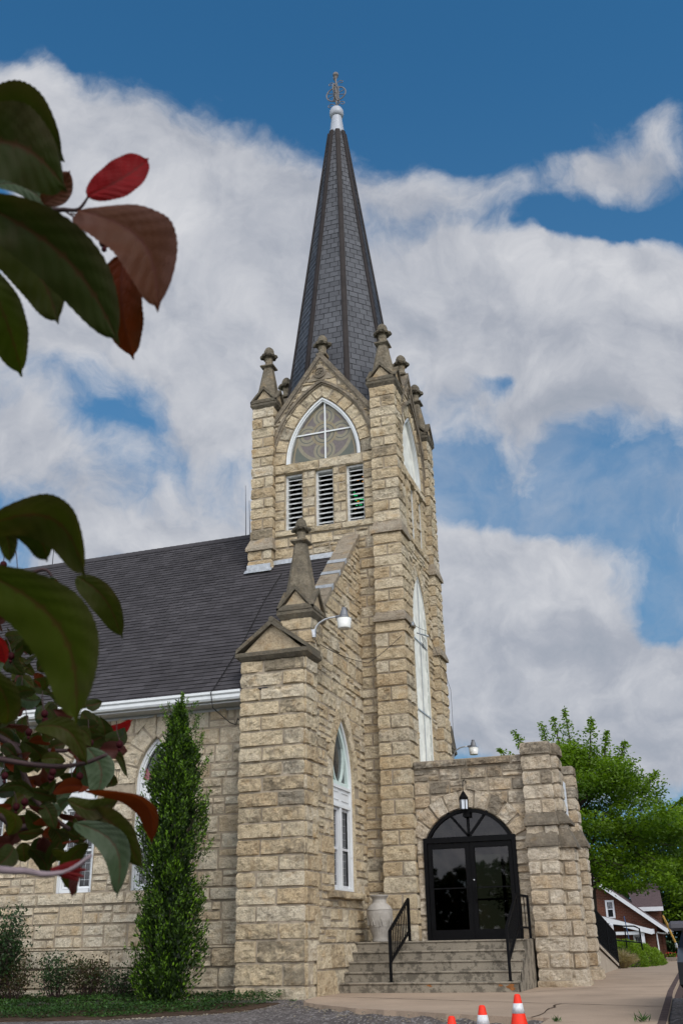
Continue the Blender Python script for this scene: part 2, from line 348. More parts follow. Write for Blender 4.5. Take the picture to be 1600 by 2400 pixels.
def wall(mb, fr, u0, u1, courses, style='ashlar', D=.034, amp=.022, cl=False, cr=False, ops=(), top=None, seed=1, stain=.25, tint=(0, 1), step=.042, stainf=None, mort=True, cseed=(11, 12), depth=.25, gap=.009):
    rng = random.Random(seed)
    def clampop(o):
        def f(u, v):
            if top is not None: v = np.minimum(v, top(u))
            for q in ops:
                b = q.half(v, max(q.t-.035, 0)) if q.t else q.half(v, 0)
                ins = (np.abs(u-q.c) < b)
                u = np.where(ins, np.where(o < q.c, q.c-b, q.c+b), u)
            return u, v
        return f
    for ci in range(len(courses)-1):
        v0, v1 = courses[ci], courses[ci+1]; iv = []
        for o in ops:
            if v1 <= o.z0+1e-4 or v0 >= o.apex(o.t): continue
            hv = min(v1, o.apex(o.t)); b = float(o.half(hv, o.t)) if hv > o.zs and o.t else o.s
            if o.t and v0 < o.zs < v1: b = max(b, 0.0)
            iv.append((o.c-b, o.c+b))
        iv.sort(); segs = []; x = u0
        for a, b in iv: segs.append((x, a)); x = b
        segs.append((x, u1))
        for si, (a, b) in enumerate(segs):
            for (s0, s1, t0, t1) in layout(a, b, v0, v1, style, rng, ci, cl, cr):
                if top is not None and t0 > max(top(s0), top(s1))-.03: continue
                isl = cl and abs(s0-u0) < 1e-6; isr = cr and abs(s1-u1) < 1e-6
                g0 = 0 if isl else gap; g1 = 0 if isr else gap; gv = gap
                a0, a1, b0, b1 = s0+g0, s1-g1, t0+gv, t1-gv
                if a1-a0 < .02 or b1-b0 < .02: continue
                sd_ = rng.randrange(1, 99999); tn = rng.uniform(*tint); sf = stain if stainf is None else stainf((s0+s1)/2, (t0+t1)/2)
                st = max(0, min(1, rng.gauss(sf*.85, .17)))
                mid = (s0+s1)/2
                patch(mb, fr, a1-a0, b1-b0, lambda s, q, a0=a0, b0=b0: (a0+s, b0+q), D*rng.uniform(.7, 1.25), amp, (tn, st, rng.random()), (isl, isr),
                      (b0, b1, D, cseed[0], cseed[1]), clampop(mid) if (ops or top) else None, step, sd_)
    if mort:
        zz = sorted(set(list(courses)+[c for o in ops if o.t for c in np.linspace(o.zs, o.apex(.05), 14)]+[x for o in ops for x in (o.z0, o.apex(0) if not o.t else o.zs)]))
        zz = [z for z in zz if courses[0] <= z <= courses[-1]]
        V = []; F = []; mn = D*.26; mu0 = u0-(mn if cl else 0); mu1 = u1+(mn if cr else 0)
        for va, vb in zip(zz[:-1], zz[1:]):
            if vb-va < 1e-5: continue
            bounds = []
            for o in ops:
                if va >= o.z0-1e-5 and vb <= o.apex(.05)+1e-4:
                    bounds.append((o.c, float(o.half(min(va+1e-5, o.apex(0)), .02 if o.t else 0)), float(o.half(min(vb-1e-5, o.apex(.0)), .02 if o.t else 0))))
            bounds.sort(); la = lb = mu0; segs = []
            for c, ha, hb in bounds: segs.append((la, c-ha, lb, c-hb)); la, lb = c+ha, c+hb
            segs.append((la, mu1, lb, mu1))
            for (a0, a1, b0, b1) in segs:
                k = max(1, int((a1-a0)/.25)) if top is not None else 1
                for i in range(k):
                    q = [(a0+(a1-a0)*i/k, va), (a0+(a1-a0)*(i+1)/k, va), (b0+(b1-b0)*(i+1)/k, vb), (b0+(b1-b0)*i/k, vb)]
                    if top is not None: q = [(u, min(v, float(top(u)))) for u, v in q]
                    F.append(tuple(len(V)+j for j in range(4))); V += [fr.p(u, v, mn) for u, v in q]
        mb.add(np.array(V), F, (.5, 0, 0), 1)
        for o in ops:                                  # reveals
            if o.t and isinstance(o, Arch): pa = o.path(0)
            elif isinstance(o, Rect): pa = np.array([(o.c-o.s, o.z0), (o.c-o.s, o.z1), (o.c+o.s, o.z1), (o.c+o.s, o.z0)])
            else: pa = np.array([(o.c-o.s, o.z0)]+[(o.c-o.R*math.cos(a), o.zc+o.R*math.sin(a)) for a in np.linspace(math.asin((o.zs-o.zc)/o.R), math.pi-math.asin((o.zs-o.zc)/o.R), 22)]+[(o.c+o.s, o.z0)])
            k = len(pa); V = np.concatenate([fr.p(pa[:, 0], pa[:, 1], D*.8), fr.p(pa[:, 0], pa[:, 1], -depth)])
            mb.add(V, [(i, i+1, k+i+1, k+i) for i in range(k-1)], (.6, .1, .5), 0)
def voussoirs(mb, fr, o, t0, t1, n, D=.034, amp=.02, seed=3, stain=.15, step=.042, tint=(.2, 1)):
    rng = random.Random(seed)
    if isinstance(o, Arch):
        q = (o.R-o.s)/(o.R+t1); tm = math.acos(q); ed = np.linspace(0, tm, n+1)
        for side in (1, -1):
            for i in range(n):
                g = .009/(o.R+t0); a, b = ed[i]+g, ed[i+1]-g*(1 if i < n-1 else .5); T = (b-a)*(o.R+(t0+t1)/2); S = t1-t0-.012
                def mp(s, q_, a=a, b=b, T=T, S=S, side=side):
                    rr = o.R+t0+.006+(s if side > 0 else S-s); th = a+(b-a)*q_/T
                    u = o.s-o.R+rr*np.cos(th); v = o.zs+rr*np.sin(th); return o.c+side*u, v
                def cl(u, v, side=side): return (np.maximum(u, o.c+.006) if side > 0 else np.minimum(u, o.c-.006)), v
                patch(mb, fr, S, T, mp, D*rng.uniform(.8, 1.2), amp, (rng.uniform(*tint), max(0, rng.gauss(stain, .2)), rng.random()), clamp=cl, step=step, seed=rng.randrange(99999))
    else:
        a0 = math.asin((o.zs-o.zc)/o.R)-.03; ed = np.linspace(math.pi-a0, a0, n+1)
        for i in range(n):
            a, b = ed[i]-.007, ed[i+1]+.007; T = t1-t0-.012; S = (a-b)*(o.R+(t0+t1)/2)
            mp = lambda s, q_, a=a, b=b, S=S: (o.c+(o.R+t0+.006+q_)*np.cos(a+(b-a)*s/S), o.zc+(o.R+t0+.006+q_)*np.sin(a+(b-a)*s/S))
            patch(mb, fr, S, T, mp, D*rng.uniform(.8, 1.25), amp, (rng.uniform(*tint), max(0, rng.gauss(stain, .25)), rng.random()), step=step, seed=rng.randrange(99999))
FA = lambda y: FR((0, y, 0), (1, 0, 0), (0, -1, 0))       # faces the viewer's left wall direction
FB = lambda x: FR((x, 0, 0), (0, 1, 0), (1, 0, 0))        # faces the street
FL = lambda x: FR((x, 0, 0), (0, -1, 0), (-1, 0, 0))
FK = lambda y: FR((0, y, 0), (-1, 0, 0), (0, 1, 0))
def pier(mb, x0, x1, y0, y1, cs, D=.038, amp=.024, seed=1, stain=.25, stainf=None, faces='AB', tint=(0, 1), style='pier'):
    x0, x1, y0, y1 = x0+D*.8, x1-D*.8, y0+D*.8, y1-D*.8
    kw = dict(style=style, D=D, amp=amp, stain=stain, stainf=stainf, tint=tint)
    s1, s2, s3, s4 = seed*4+1, seed*4+2, seed*4+3, seed*4+4
    for f, fr, a, b, cs_ in (('A', FA(y0), x0, x1, (s1, s2)), ('B', FB(x1), y0, y1, (s2, s3)), ('K', FK(y1), -x1, -x0, (s3, s4)), ('L', FL(x0), -y1, -y0, (s4, s1))):
        fine = f in faces
        wall(mb, fr, a, b, cs, cl=True, cr=True, seed=seed*10+ord(f), step=.042 if fine else .16, cseed=cs_, **kw)

# ------------------------------------------------------------------ materials
def mat(name, rough=.8, spec=.3, metal=0.0):
    m = bpy.data.materials.new(name); m.use_nodes = True; k = NT(m.node_tree); b = k.n['Principled BSDF']
    b.inputs['Roughness'].default_value = rough; b.inputs['Specular IOR Level'].default_value = spec; b.inputs['Metallic'].default_value = metal
    return m, k, b
def attr(k): a = k.new('ShaderNodeAttribute', attribute_name='col'); s = k.new('ShaderNodeSeparateColor'); k.link(a.outputs['Color'], s.inputs[0]); return s.outputs
def opos(k): return k.new('ShaderNodeTexCoord').outputs['Object']
def stone_mat(name, ramp, dark=(.075, .068, .055), dk=1.0, mortar=None, bump=.6):
    m, k, b = mat(name, .92, .15); a = attr(k); p = opos(k)
    c = k.ramp(a[0], ramp)
    n = k.noise(p, 5, 5, .6); c = k.mix(1.0, c, k.ramp(n, [(.25, (.68, .62, .54)), (.5, (1, 1, 1)), (.8, (1.16, 1.13, 1.05))]), 'MULTIPLY')
    f = k.noise(p, 38, 4, .75); c = k.mix(1.0, c, k.ramp(f, [(.30, (.56, .53, .5)), (.5, (1, 1, 1)), (.75, (1.12, 1.12, 1.1))]), 'MULTIPLY')
    oc = k.sstep(k.noise(p, 2.6, 5, .6), .54, .72); c = k.mix(k.math('MULTIPLY', oc, .5), c, (.44, .29, .14, 1))
    s1 = k.noise(p, 3.2, 6, .68); s2 = k.noise(p, 19, 4, .7)
    sm = k.math('ADD', k.math('MULTIPLY', s1, 1.1), k.math('MULTIPLY', s2, .75)); sm = k.math('ADD', sm, k.math('MULTIPLY_ADD', a[1], .55, -1.10))
    st = k.sstep(sm, .0, .34, 0, .64*dk); c = k.mix(st, c, (*dark, 1))
    v = k.new('ShaderNodeTexVoronoi'); v.inputs['Scale'].default_value = 26; k.link(p, v.inputs['Vector'])
    pit = k.sstep(v.outputs['Distance'], .17, .07, 0, .75); pit = k.math('MULTIPLY', pit, k.sstep(n, .45, .65)); c = k.mix(pit, c, (.1, .08, .055, 1))
    k.link(c, b.inputs['Base Color'])
    h = k.math('ADD', k.noise(p, 18, 7, .75), k.math('MULTIPLY', pit, -.5)); k.link(k.bump(h, min(1.0, bump*1.6), .07), b.inputs['Normal'])
    return m
TAN = [(0, (.485, .38, .245)), (.3, (.545, .445, .30)), (.65, (.58, .49, .345)), (1, (.60, .53, .41))]
PALE = [(0, (.54, .44, .305)), (.35, (.595, .51, .38)), (1, (.63, .57, .455))]
GREY = [(0, (.47, .37, .255)), (.4, (.52, .435, .325)), (1, (.56, .495, .40))]
M_TAN = stone_mat('rock_faced_limestone', TAN); M_PALE = stone_mat('pale_limestone', PALE, dk=.8); M_GREY = stone_mat('weathered_limestone', GREY)
M_CAP = stone_mat('lichened_stone', [(0, (.20, .175, .13)), (.5, (.27, .23, .17)), (1, (.35, .30, .22))], dk=.9, bump=.9)
M_CUT = stone_mat('dressed_stone', [(0, (.34, .27, .18)), (1, (.47, .38, .26))])
M_LICH = stone_mat('coping_stone', [(0, (.24, .20, .15)), (1, (.40, .345, .27))], dk=.9)
def plain(name, c, rough=.6, spec=.4, metal=0, var=.12, sc=6, bump=0, fine=0):
    m, k, b = mat(name, rough, spec, metal); p = opos(k); n = k.noise(p, sc, 5, .6)
    lo = tuple(x*(1-var) for x in c); hi = tuple(min(1, x*(1+var)) for x in c)
    cc = k.ramp(n, [(.3, lo), (.7, hi)])
    if fine: cc = k.mix(1.0, cc, k.ramp(k.noise(p, sc*14, 3, .7), [(.3, (1-fine,)*3), (.7, (1+fine,)*3)]), 'MULTIPLY')
    k.link(cc, b.inputs['Base Color'])
    if bump: k.link(k.bump(k.noise(p, sc*8, 4, .7), bump, .01), b.inputs['Normal'])
    return m
M_MORT = plain('mortar', (.285, .24, .18), .95, .1, var=.2, sc=12)
def paint_mat():
    m, k, b = mat('peeling_white_paint', .55, .35); p = opos(k); n = k.noise(p, 9, 6, .7); f = k.noise(p, 60, 3, .6)
    w = k.ramp(k.noise(p, 2, 3), [(.3, (.56, .58, .59)), (.7, (.66, .68, .69))]); e = k.math('MULTIPLY', k.sstep(n, .61, .68), k.sstep(f, .42, .55))
    k.link(k.mix(k.math('MULTIPLY', e, .7), w, (.30, .27, .23, 1)), b.inputs['Base Color']); k.link(k.bump(e, .3, .004), b.inputs['Normal']); return m
M_PAINT = paint_mat()
M_WHITE = plain('white_metal', (.60, .62, .62), .4, .4, var=.05)
M_MINT = plain('pale_green_glazing_frame', (.50, .60, .57), .4, .4, var=.06)
M_TRIM = plain('white_house_trim', (.50, .51, .53), .5, .4, var=.06)
M_LOUV = plain('grey_white_louvre_paint', (.50, .51, .50), .6, .3, var=.22, sc=9, fine=.12)
M_DARK = plain('dark_interior', (.012, .011, .01), .9, .1)
M_BLACK = plain('black_painted_metal', (.004, .004, .0045), .6, .08, var=.2)
M_GALV = plain('galvanised_metal', (.46, .47, .48), .4, .5, .6, var=.15, sc=20)
M_FLASH = plain('grey_flashing', (.34, .36, .38), .5, .4, .3, var=.25, sc=14)
M_CONE_W = plain('pale_lead_cone', (.34, .36, .40), .45, .4, var=.08)
M_RIBM = plain('dark_ridge_metal', (.024, .019, .018), .7, .2, 0, var=.25, sc=5)
def glass_mat(name, c, rough=.06, spec=.5):
    m, k, b = mat(name, rough, spec); p = opos(k); k.link(k.ramp(k.noise(p, 3, 3), [(.3, tuple(x*.8 for x in c)), (.7, tuple(x*1.2 for x in c))]), b.inputs['Base Color'])
    k.link(k.bump(k.noise(p, 2.5, 2), .04, .02), b.inputs['Normal']); return m
M_GLASS = glass_mat('dark_window_glass', (.012, .013, .015)); M_PROT = glass_mat('hazy_protective_glass', (.135, .13, .105), .25, .35)
M_STORM = glass_mat('storm_glazing_and_cloud_tint', (.74, .73, .65), .5, .3); M_LEAD = glass_mat('leaded_glass', (.03, .033, .036), .12, .5)
M_REDG = glass_mat('dark_red_glass', (.16, .03, .035), .15)
def doorglass():
    m = bpy.data.materials.new('tinted_door_glass'); m.use_nodes = True; k = NT(m.node_tree); k.n.clear()
    tr = k.new('ShaderNodeBsdfTransparent'); tr.inputs[0].default_value = (.22, .165, .11, 1); gl = k.new('ShaderNodeBsdfGlossy'); gl.inputs['Roughness'].default_value = .02; gl.inputs[0].default_value = (.55, .53, .53, 1)
    fn = k.new('ShaderNodeFresnel'); fn.inputs[0].default_value = 1.5
    mx = k.new('ShaderNodeMixShader'); k.link(k.math('MULTIPLY_ADD', fn.outputs[0], 1.0, .01), mx.inputs[0]); k.link(tr.outputs[0], mx.inputs[1]); k.link(gl.outputs[0], mx.inputs[2])
    o = k.new('ShaderNodeOutputMaterial'); k.link(mx.outputs[0], o.inputs[0]); return m
M_DGLASS = doorglass()
def tile_mat(name, lo, hi, rough, spec=.35, streak=0.0):
    m, k, b = mat(name, rough, spec); a = attr(k); p = opos(k)
    c = k.ramp(a[0], [(0, lo), (1, hi)]); c = k.mix(1.0, c, k.ramp(k.noise(p, 40, 4, .7), [(.3, (.8, .8, .8)), (.7, (1.2, 1.2, 1.2))]), 'MULTIPLY')
    c = k.mix(1.0, c, k.ramp(k.noise(p, .9, 3, .5), [(.3, (.88, .88, .88)), (.7, (1.12, 1.12, 1.12))]), 'MULTIPLY')
    k.link(c, b.inputs['Base Color']); k.link(k.bump(k.noise(p, 120, 2, .6), .25, .006), b.inputs['Normal']); return m
M_LIP = plain('shingle_edge_shadow', (.036, .034, .036), .95, .1)  # darker than the shingles: shadow at each lip put into the colour
M_SHING = tile_mat('charcoal_shingles', (.044, .041, .044), (.062, .058, .062), .9, .12)
M_SLATE = tile_mat('blue_grey_slate', (.056, .058, .066), (.078, .081, .091), .6, .3)
def concrete(name, c, stain, sc=1.0):
    m, k, b = mat(name, .9, .2); p = opos(k)
    cc = k.ramp(k.noise(p, 1.3*sc, 6, .6), [(.3, tuple(x*.82 for x in c)), (.7, tuple(x*1.12 for x in c))])
    cc = k.mix(1.0, cc, k.ramp(k.noise(p, 60, 3, .7), [(.3, (.8, .8, .8)), (.7, (1.15, 1.15, 1.15))]), 'MULTIPLY')
    s = k.sstep(k.noise(p, 4.5*sc, 8, .74), .56-.07*(stain > .7), .62-.05*(stain > .7), 0, stain); cc = k.mix(s, cc, tuple(x*.27 for x in c)+(1,))
    k.link(cc, b.inputs['Base Color']); k.link(k.bump(k.noise(p, 50, 4, .7), .35, .006), b.inputs['Normal']); return m
M_WALK = concrete('warm_concrete', (.36, .27, .195), .18, .6); M_STEP = concrete('stained_step_concrete', (.225, .195, .15), .72); M_RAMP = concrete('ramp_concrete', (.36, .30, .23), .25)
M_KERB = concrete('kerb_concrete', (.26, .21, .17), .5); M_KERBD = plain('dark_stained_kerb', (.085, .06, .055), .95, .1, var=.4, sc=7, bump=.5, fine=.3)
M_STREET = plain('dark_street_gravel', (.035, .030, .030), .95, .1, var=.4, sc=10, bump=.8, fine=.5)
def asphalt():
    m, k, b = mat('gravelly_asphalt', .95, .2); p = opos(k)
    v = k.new('ShaderNodeTexVoronoi'); v.inputs['Scale'].default_value = 34; k.link(p, v.inputs['Vector'])
    c = k.ramp(k.noise(p, 2.2, 5), [(.3, (.060, .051, .049)), (.7, (.125, .108, .102))]); sp = k.new('ShaderNodeSeparateColor'); k.link(v.outputs['Color'], sp.inputs[0])
    c = k.mix(k.sstep(sp.outputs[0], .66, .95, 0, .8), c, (.27, .25, .235, 1)); k.link(c, b.inputs['Base Color'])
    k.link(k.bump(v.outputs['Distance'], .8, .02), b.inputs['Normal']); return m
M_ASPH = asphalt()
M_SOIL = plain('brown_soil', (.055, .036, .024), .98, .1, var=.4, sc=7, bump=.6, fine=.3)
M_LAWN = plain('far_lawn', (.05, .085, .02), .95, .1, var=.35, sc=3, fine=.3)
def leafmat(name, lo, hi, trans=.35, rough=.5, spec=.3):
    m = bpy.data.materials.new(name); m.use_nodes = True; k = NT(m.node_tree); b = k.n['Principled BSDF']; a = attr(k); p = opos(k)
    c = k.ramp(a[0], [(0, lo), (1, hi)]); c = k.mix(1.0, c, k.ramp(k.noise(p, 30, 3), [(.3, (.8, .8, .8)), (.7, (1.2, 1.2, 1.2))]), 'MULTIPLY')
    k.link(c, b.inputs['Base Color']); b.inputs['Roughness'].default_value = rough; b.inputs['Specular IOR Level'].default_value = spec
    tr = k.new('ShaderNodeBsdfTranslucent'); k.link(k.mix(1.0, c, (1.5, 1.6, .5, 1), 'MULTIPLY'), tr.inputs[0]); mx = k.new('ShaderNodeMixShader'); mx.inputs[0].default_value = trans
    k.link(b.outputs[0], mx.inputs[1]); k.link(tr.outputs[0], mx.inputs[2]); k.link(mx.outputs[0], k.n['Material Output'].inputs[0]); return m
M_TREE = leafmat('spring_tree_leaves', (.035, .08, .004), (.18, .29, .012), .45); M_TREE2 = leafmat('dark_tree_leaves', (.012, .03, .005), (.04, .085, .012))
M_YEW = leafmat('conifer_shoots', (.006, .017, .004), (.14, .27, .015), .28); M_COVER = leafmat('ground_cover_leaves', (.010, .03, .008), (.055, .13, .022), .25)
M_SHRUB = leafmat('dark_shrub_leaves', (.008, .022, .007), (.03, .07, .018), .2); M_HEDGE = leafmat('bright_hedge_leaves', (.05, .10, .006), (.19, .29, .016), .35)
M_BARB = leafmat('sparse_barberry_leaves', (.045, .022, .010), (.035, .055, .014), .25); M_DRY = leafmat('dry_grass_blades', (.20, .15, .085), (.38, .31, .19), .3)
M_BARK = plain('dark_bark', (.05, .04, .032), .95, .1, var=.3, sc=9, bump=.6); M_TWIG = plain('purple_brown_twig', (.035, .018, .018), .7, .3, var=.3, sc=60); M_TWIGP = plain('grey_lilac_twig', (.20, .155, .165), .8, .2, var=.25, sc=60)
def crableaf(name, c, back, trans):
    m = bpy.data.materials.new(name); m.use_nodes = True; k = NT(m.node_tree); b = k.n['Principled BSDF']; a = attr(k)
    vein = k.sstep(a[1], .10, .0, 0, 1); bl = k.noise(opos(k), 22, 4, .6)
    cc = k.mix(k.sstep(bl, .5, .75, 0, .6), (*c, 1), (*back, 1)); cc = k.mix(k.math('MULTIPLY', a[2], .55), cc, (*back, 1)); cc = k.mix(k.math('MULTIPLY', vein, .5), cc, (.07, .015, .012, 1)); k.link(k.bump(k.math('MULTIPLY', a[1], 2.0), .5, .002), b.inputs['Normal'])
    k.link(cc, b.inputs['Base Color']); b.inputs['Roughness'].default_value = .55; b.inputs['Specular IOR Level'].default_value = .14
    tr = k.new('ShaderNodeBsdfTranslucent'); k.link(k.mix(1.0, cc, (1.5, 1.5, .6, 1), 'MULTIPLY'), tr.inputs[0]); mx = k.new('ShaderNodeMixShader'); mx.inputs[0].default_value = trans
    k.link(b.outputs[0], mx.inputs[1]); k.link(tr.outputs[0], mx.inputs[2]); k.link(mx.outputs[0], k.n['Material Output'].inputs[0]); return m
CRAB = [crableaf('crabapple_dark_green', (.022, .030, .004), (.05, .036, .02), .42), crableaf('crabapple_olive', (.034, .040, .004), (.055, .04, .02), .5), crableaf('crabapple_bright_green', (.042, .056, .004), (.055, .045, .022), .45),
        crableaf('crabapple_red', (.26, .008, .012), (.16, .012, .014), .55), crableaf('crabapple_orange_red', (.11, .018, .004), (.06, .02, .008), .4), crableaf('crabapple_bronze', (.075, .024, .010), (.13, .062, .055), .4),
        crableaf('crabapple_silver_green', (.04, .062, .03), (.085, .105, .075), .3), crableaf('crabapple_brown_red', (.055, .014, .012), (.07, .03, .026), .3)]
M_BERRY = plain('dark_red_fruit', (.03, .004, .006), .6, .08, var=.3, sc=80)
def brick():
    m, k, b = mat('dark_red_brick', .9, .15); p = opos(k); mp = k.new('ShaderNodeMapping'); mp.inputs['Rotation'].default_value = (rad(90), 0, 0); k.link(p, mp.inputs[0])
    t_ = k.new('ShaderNodeTexBrick'); k.link(mp.outputs[0], t_.inputs['Vector']); t_.inputs['Scale'].default_value = 1.0; t_.inputs['Brick Width'].default_value = .3; t_.inputs['Row Height'].default_value = .11; t_.inputs['Mortar Size'].default_value = .012
    t_.inputs['Color1'].default_value = (.095, .032, .019, 1); t_.inputs['Color2'].default_value = (.045, .018, .013, 1); t_.inputs['Mortar'].default_value = (.11, .07, .05, 1); t_.inputs['Bias'].default_value = -.3
    k.link(t_.outputs[0], b.inputs['Base Color']); return m
M_BRICK = brick(); M_HROOF = plain('house_shingle_roof', (.085, .06, .062), .9, .2, var=.3, sc=8)
M_ORANGE = plain('orange_cone_plastic', (.72, .026, .007), .5, .3, var=.16, sc=14, fine=.1); M_REFL = plain('scuffed_reflective_collar', (.55, .56, .57), .5, .4, var=.2, sc=30)
M_URN = plain('pale_cast_stone', (.34, .315, .28), .85, .2, var=.14, sc=10, bump=.4); M_LENS = plain('milky_lamp_lens', (.66, .66, .62), .2, .5, var=.05)
M_LAMPG = plain('grey_lamp_housing', (.15, .155, .165), .5, .4, .3); M_CARP = plain('black_car_paint', (.006, .006, .007), .3, .2); M_RUB = plain('rubber', (.015, .015, .015), .8, .2)
M_YEL = plain('yellow_plastic', (.30, .175, .03), .5, .3, var=.3, sc=4); M_BLUE = plain('blue_paint', (.03, .07, .16), .5, .3); M_CHROME = plain('chrome_trim', (.6, .6, .62), .15, .5, 1.0)
M_RUST = plain('rust_stained_patch', (.22, .09, .03), .9, .1, var=.4, sc=12); M_SIGNW = plain('white_sign_board', (.62, .66, .70), .4, .4, var=.06)
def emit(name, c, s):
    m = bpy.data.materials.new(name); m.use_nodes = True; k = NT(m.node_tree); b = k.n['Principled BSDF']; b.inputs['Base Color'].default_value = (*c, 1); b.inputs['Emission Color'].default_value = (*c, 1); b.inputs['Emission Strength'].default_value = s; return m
M_GRN = emit('glowing_green_glass', (.02, .55, .16), .8); M_AMB = emit('glowing_amber_glass', (.9, .32, .01), .6); M_ROSE = emit('glowing_rose_glass', (.35, .1, .06), .5)  # emission stands in for daylight coming through the far stained glass
M_GLASSP = [plain('pattern_beige_glass', (.20, .18, .125), .35, .3, var=.12, sc=14), plain('pattern_ochre_glass', (.20, .165, .10), .35, .3, var=.15, sc=14), plain('pattern_violet_glass', (.125, .105, .10), .35, .3, var=.15, sc=14), plain('pattern_green_glass', (.085, .095, .075), .35, .3, var=.12, sc=9), plain('pattern_lead_line', (.075, .08, .075), .4, .3)]

# ------------------------------------------------------------------ ground, walks, street
def gz(y): return 0.0 if y < 9 else -.0168*(y-9)
def sheet(mb, poly, zf, th=0.0, n=1, col=(.5, 0, 0)):
    k = len(poly); V = [(x, y, zf(x, y)) for x, y in poly]+[(x, y, zf(x, y)-th) for x, y in poly]
    F = [tuple(range(k))]+([(i, k+i, k+(i+1) % k, (i+1) % k) for i in range(k)] if th else [])
    mb.add(V, F, col)
def zas(x, y):                                   # asphalt drive dips in front of the walk
    if y > -6 and x > 1: return -.03
    d = max(0, float(np.interp(x, [1.1, 1.75, 2.6, 4.05, 5.3, 5.8], [-6.2, -7.5, -8.4, -9.42, -10.2, -10.42]))-y); f = float(np.interp(x, [.6, 4.2], [.22, 1]))
    return -.025-f*(.38*min(d, 1)+.06*max(0, d-1))
g = MB(); R_ = 1500
xs = [-R_, -300, -60, -12, -6, -2, 0, 1, 2, 3, 4, 5, 5.6, 7.1, 8, 12, 40, 200, R_]; ys = [-R_, -200, -60, -24, -18, -15, -13, -12, -11, -10, -9, -8, -7, -6, 0, 9, 20, 40, 60, 120, 400, R_]
V = []; idx = {}
for i, x in enumerate(xs):
    for j, y in enumerate(ys):
        z = -1.2 if y < -24 else (zas(x, y)-.30 if y < -6 else gz(min(y, 70))-.45)
        idx[i, j] = len(V); V.append((x, y, max(z, -1.6) if y < 9 else z))
g.add(V, [(idx[i, j], idx[i+1, j], idx[i+1, j+1], idx[i, j+1]) for i in range(len(xs)-1) for j in range(len(ys)-1)])
struct(g.build('ground', M_LAWN), 'flat ground of the town lots reaching the horizon')
ap = MB(); px = np.linspace(-14, 7.6, 44); py = np.linspace(-23.9, -5.6, 40); V = []; F = []
for i, x in enumerate(px):
    for j, y in enumerate(py): V.append((x, y, zas(x, y)+.012*(vnoise(x*3, y*3, 4)-.5)))
for i in range(43):
    for j in range(39): F.append((i*40+j, (i+1)*40+j, (i+1)*40+j+1, i*40+j+1))
ap.add(V, F); struct(ap.build('asphalt_drive', M_ASPH, smooth_=True), 'gravelly grey asphalt drive in front of the church walk')
st = MB(); sheet(st, [(7.06, -60), (24, -60), (24, 9), (6.9, 9)], lambda x, y: -.36 if y < -10 else -.3); sheet(st, [(6.9, 9), (24, 9), (24, 90), (5.4, 90)], lambda x, y: gz(y)-.3)
struct(st.build('street', M_STREET), 'dark asphalt street beyond the kerb')
WALK = [(.98, -5.3), (1.12, -6.2), (1.35, -6.95), (1.75, -7.5), (2.6, -8.4), (3.3, -8.95), (4.05, -9.42), (4.7, -9.85), (5.3, -10.2), (5.8, -10.42), (5.95, -20), (7.3, -20), (7.17, -11.3), (7.02, -4), (6.93, 6.5), (6.9, 9), (4.0, 9), (4.0, 1.9), (.98, 1.9)]
rg = random.Random(3); edge = []
for i, (a, b) in enumerate(zip(WALK, WALK[1:]+WALK[:1])):
    edge.append(a)
    if i < 9:
        for k in (.25, .5, .75): edge.append((a[0]+(b[0]-a[0])*k+rg.uniform(-.035, .035), a[1]+(b[1]-a[1])*k+rg.uniform(-.035, .035)))
wk = MB(); zw = lambda x, y: .05*max(0, min(1, (y+4.2)/2.2))*max(0, min(1, (5.4-x)/1.2)) if 0 else 0.0
sheet(wk, edge, zw, .16); sheet(wk, [(4.9, 9.0), (6.9, 9.0), (6.62, 20), (5.9, 60), (3.2, 60), (4.6, 20)], lambda x, y: gz(y)+.0, .3)
struct(wk.build('pavement', M_WALK), 'warm concrete walk round the porch and along the street')
jt = MB()
def line(a, b, w=.012, z=.004, wob=.0, seed=0):
    a = np.array(a, float); b = np.array(b, float); n = max(2, int(np.linalg.norm(b-a)/.25)); d = (b-a)/np.linalg.norm(b-a); q = np.array([-d[1], d[0]])
    L = [a+(b-a)*i/n+q*wob*(vnoise(i*.7, seed, 3)-.5) for i in range(n+1)]
    V = [(*(p+q*w*1.9*s*(.5+1.0*vnoise(i*.9, seed+2, 8))), gz(p[1])+z) for i, p in enumerate(L) for s in (.5, -.5)]
    jt.add(V, [(2*i, 2*i+1, 2*i+3, 2*i+2) for i in range(n)])
line((1.0, -5.2), (5.55, -7.6), .016, wob=.06); line((5.55, -7.6), (7.05, -8.3), .014, wob=.05, seed=2); line((5.55, -7.6), (5.62, -10.3), .012, wob=.12, seed=4); line((4.4, -4.4), (5.6, -2.6), .014, wob=.04, seed=5)
line((5.1, -2.6), (7.0, -2.2), .014, wob=.08, seed=6); line((5.2, .8), (7.0, 1.0), .012, seed=7); line((5.1, 4.4), (6.95, 4.5), .012, seed=8); line((5.95, -12.6), (7.2, -12.3), .014, wob=.03, seed=9); line((5.5, -5.3), (7.05, -5.2), .012, wob=.05, seed=11)
struct(jt.build('pavement_joint', M_SOIL))
kb = MB()
for a, b in (((7.17, -11.3), (7.02, -4)), ((7.3, -20), (7.17, -11.3)), ((7.02, -4), (6.93, 6.5)), ((6.93, 6.5), (6.9, 9))):
    kb.add([(a[0]-.10, a[1], .006), (a[0]-.01, a[1], .006), (a[0]+.05, a[1], -.5), (b[0]-.10, b[1], .006), (b[0]-.01, b[1], .006), (b[0]+.05, b[1], -.5)], [(0, 3, 4, 1), (1, 4, 5, 2)])
struct(kb.build('kerb', M_KERBD), 'weathered concrete kerb along the street')
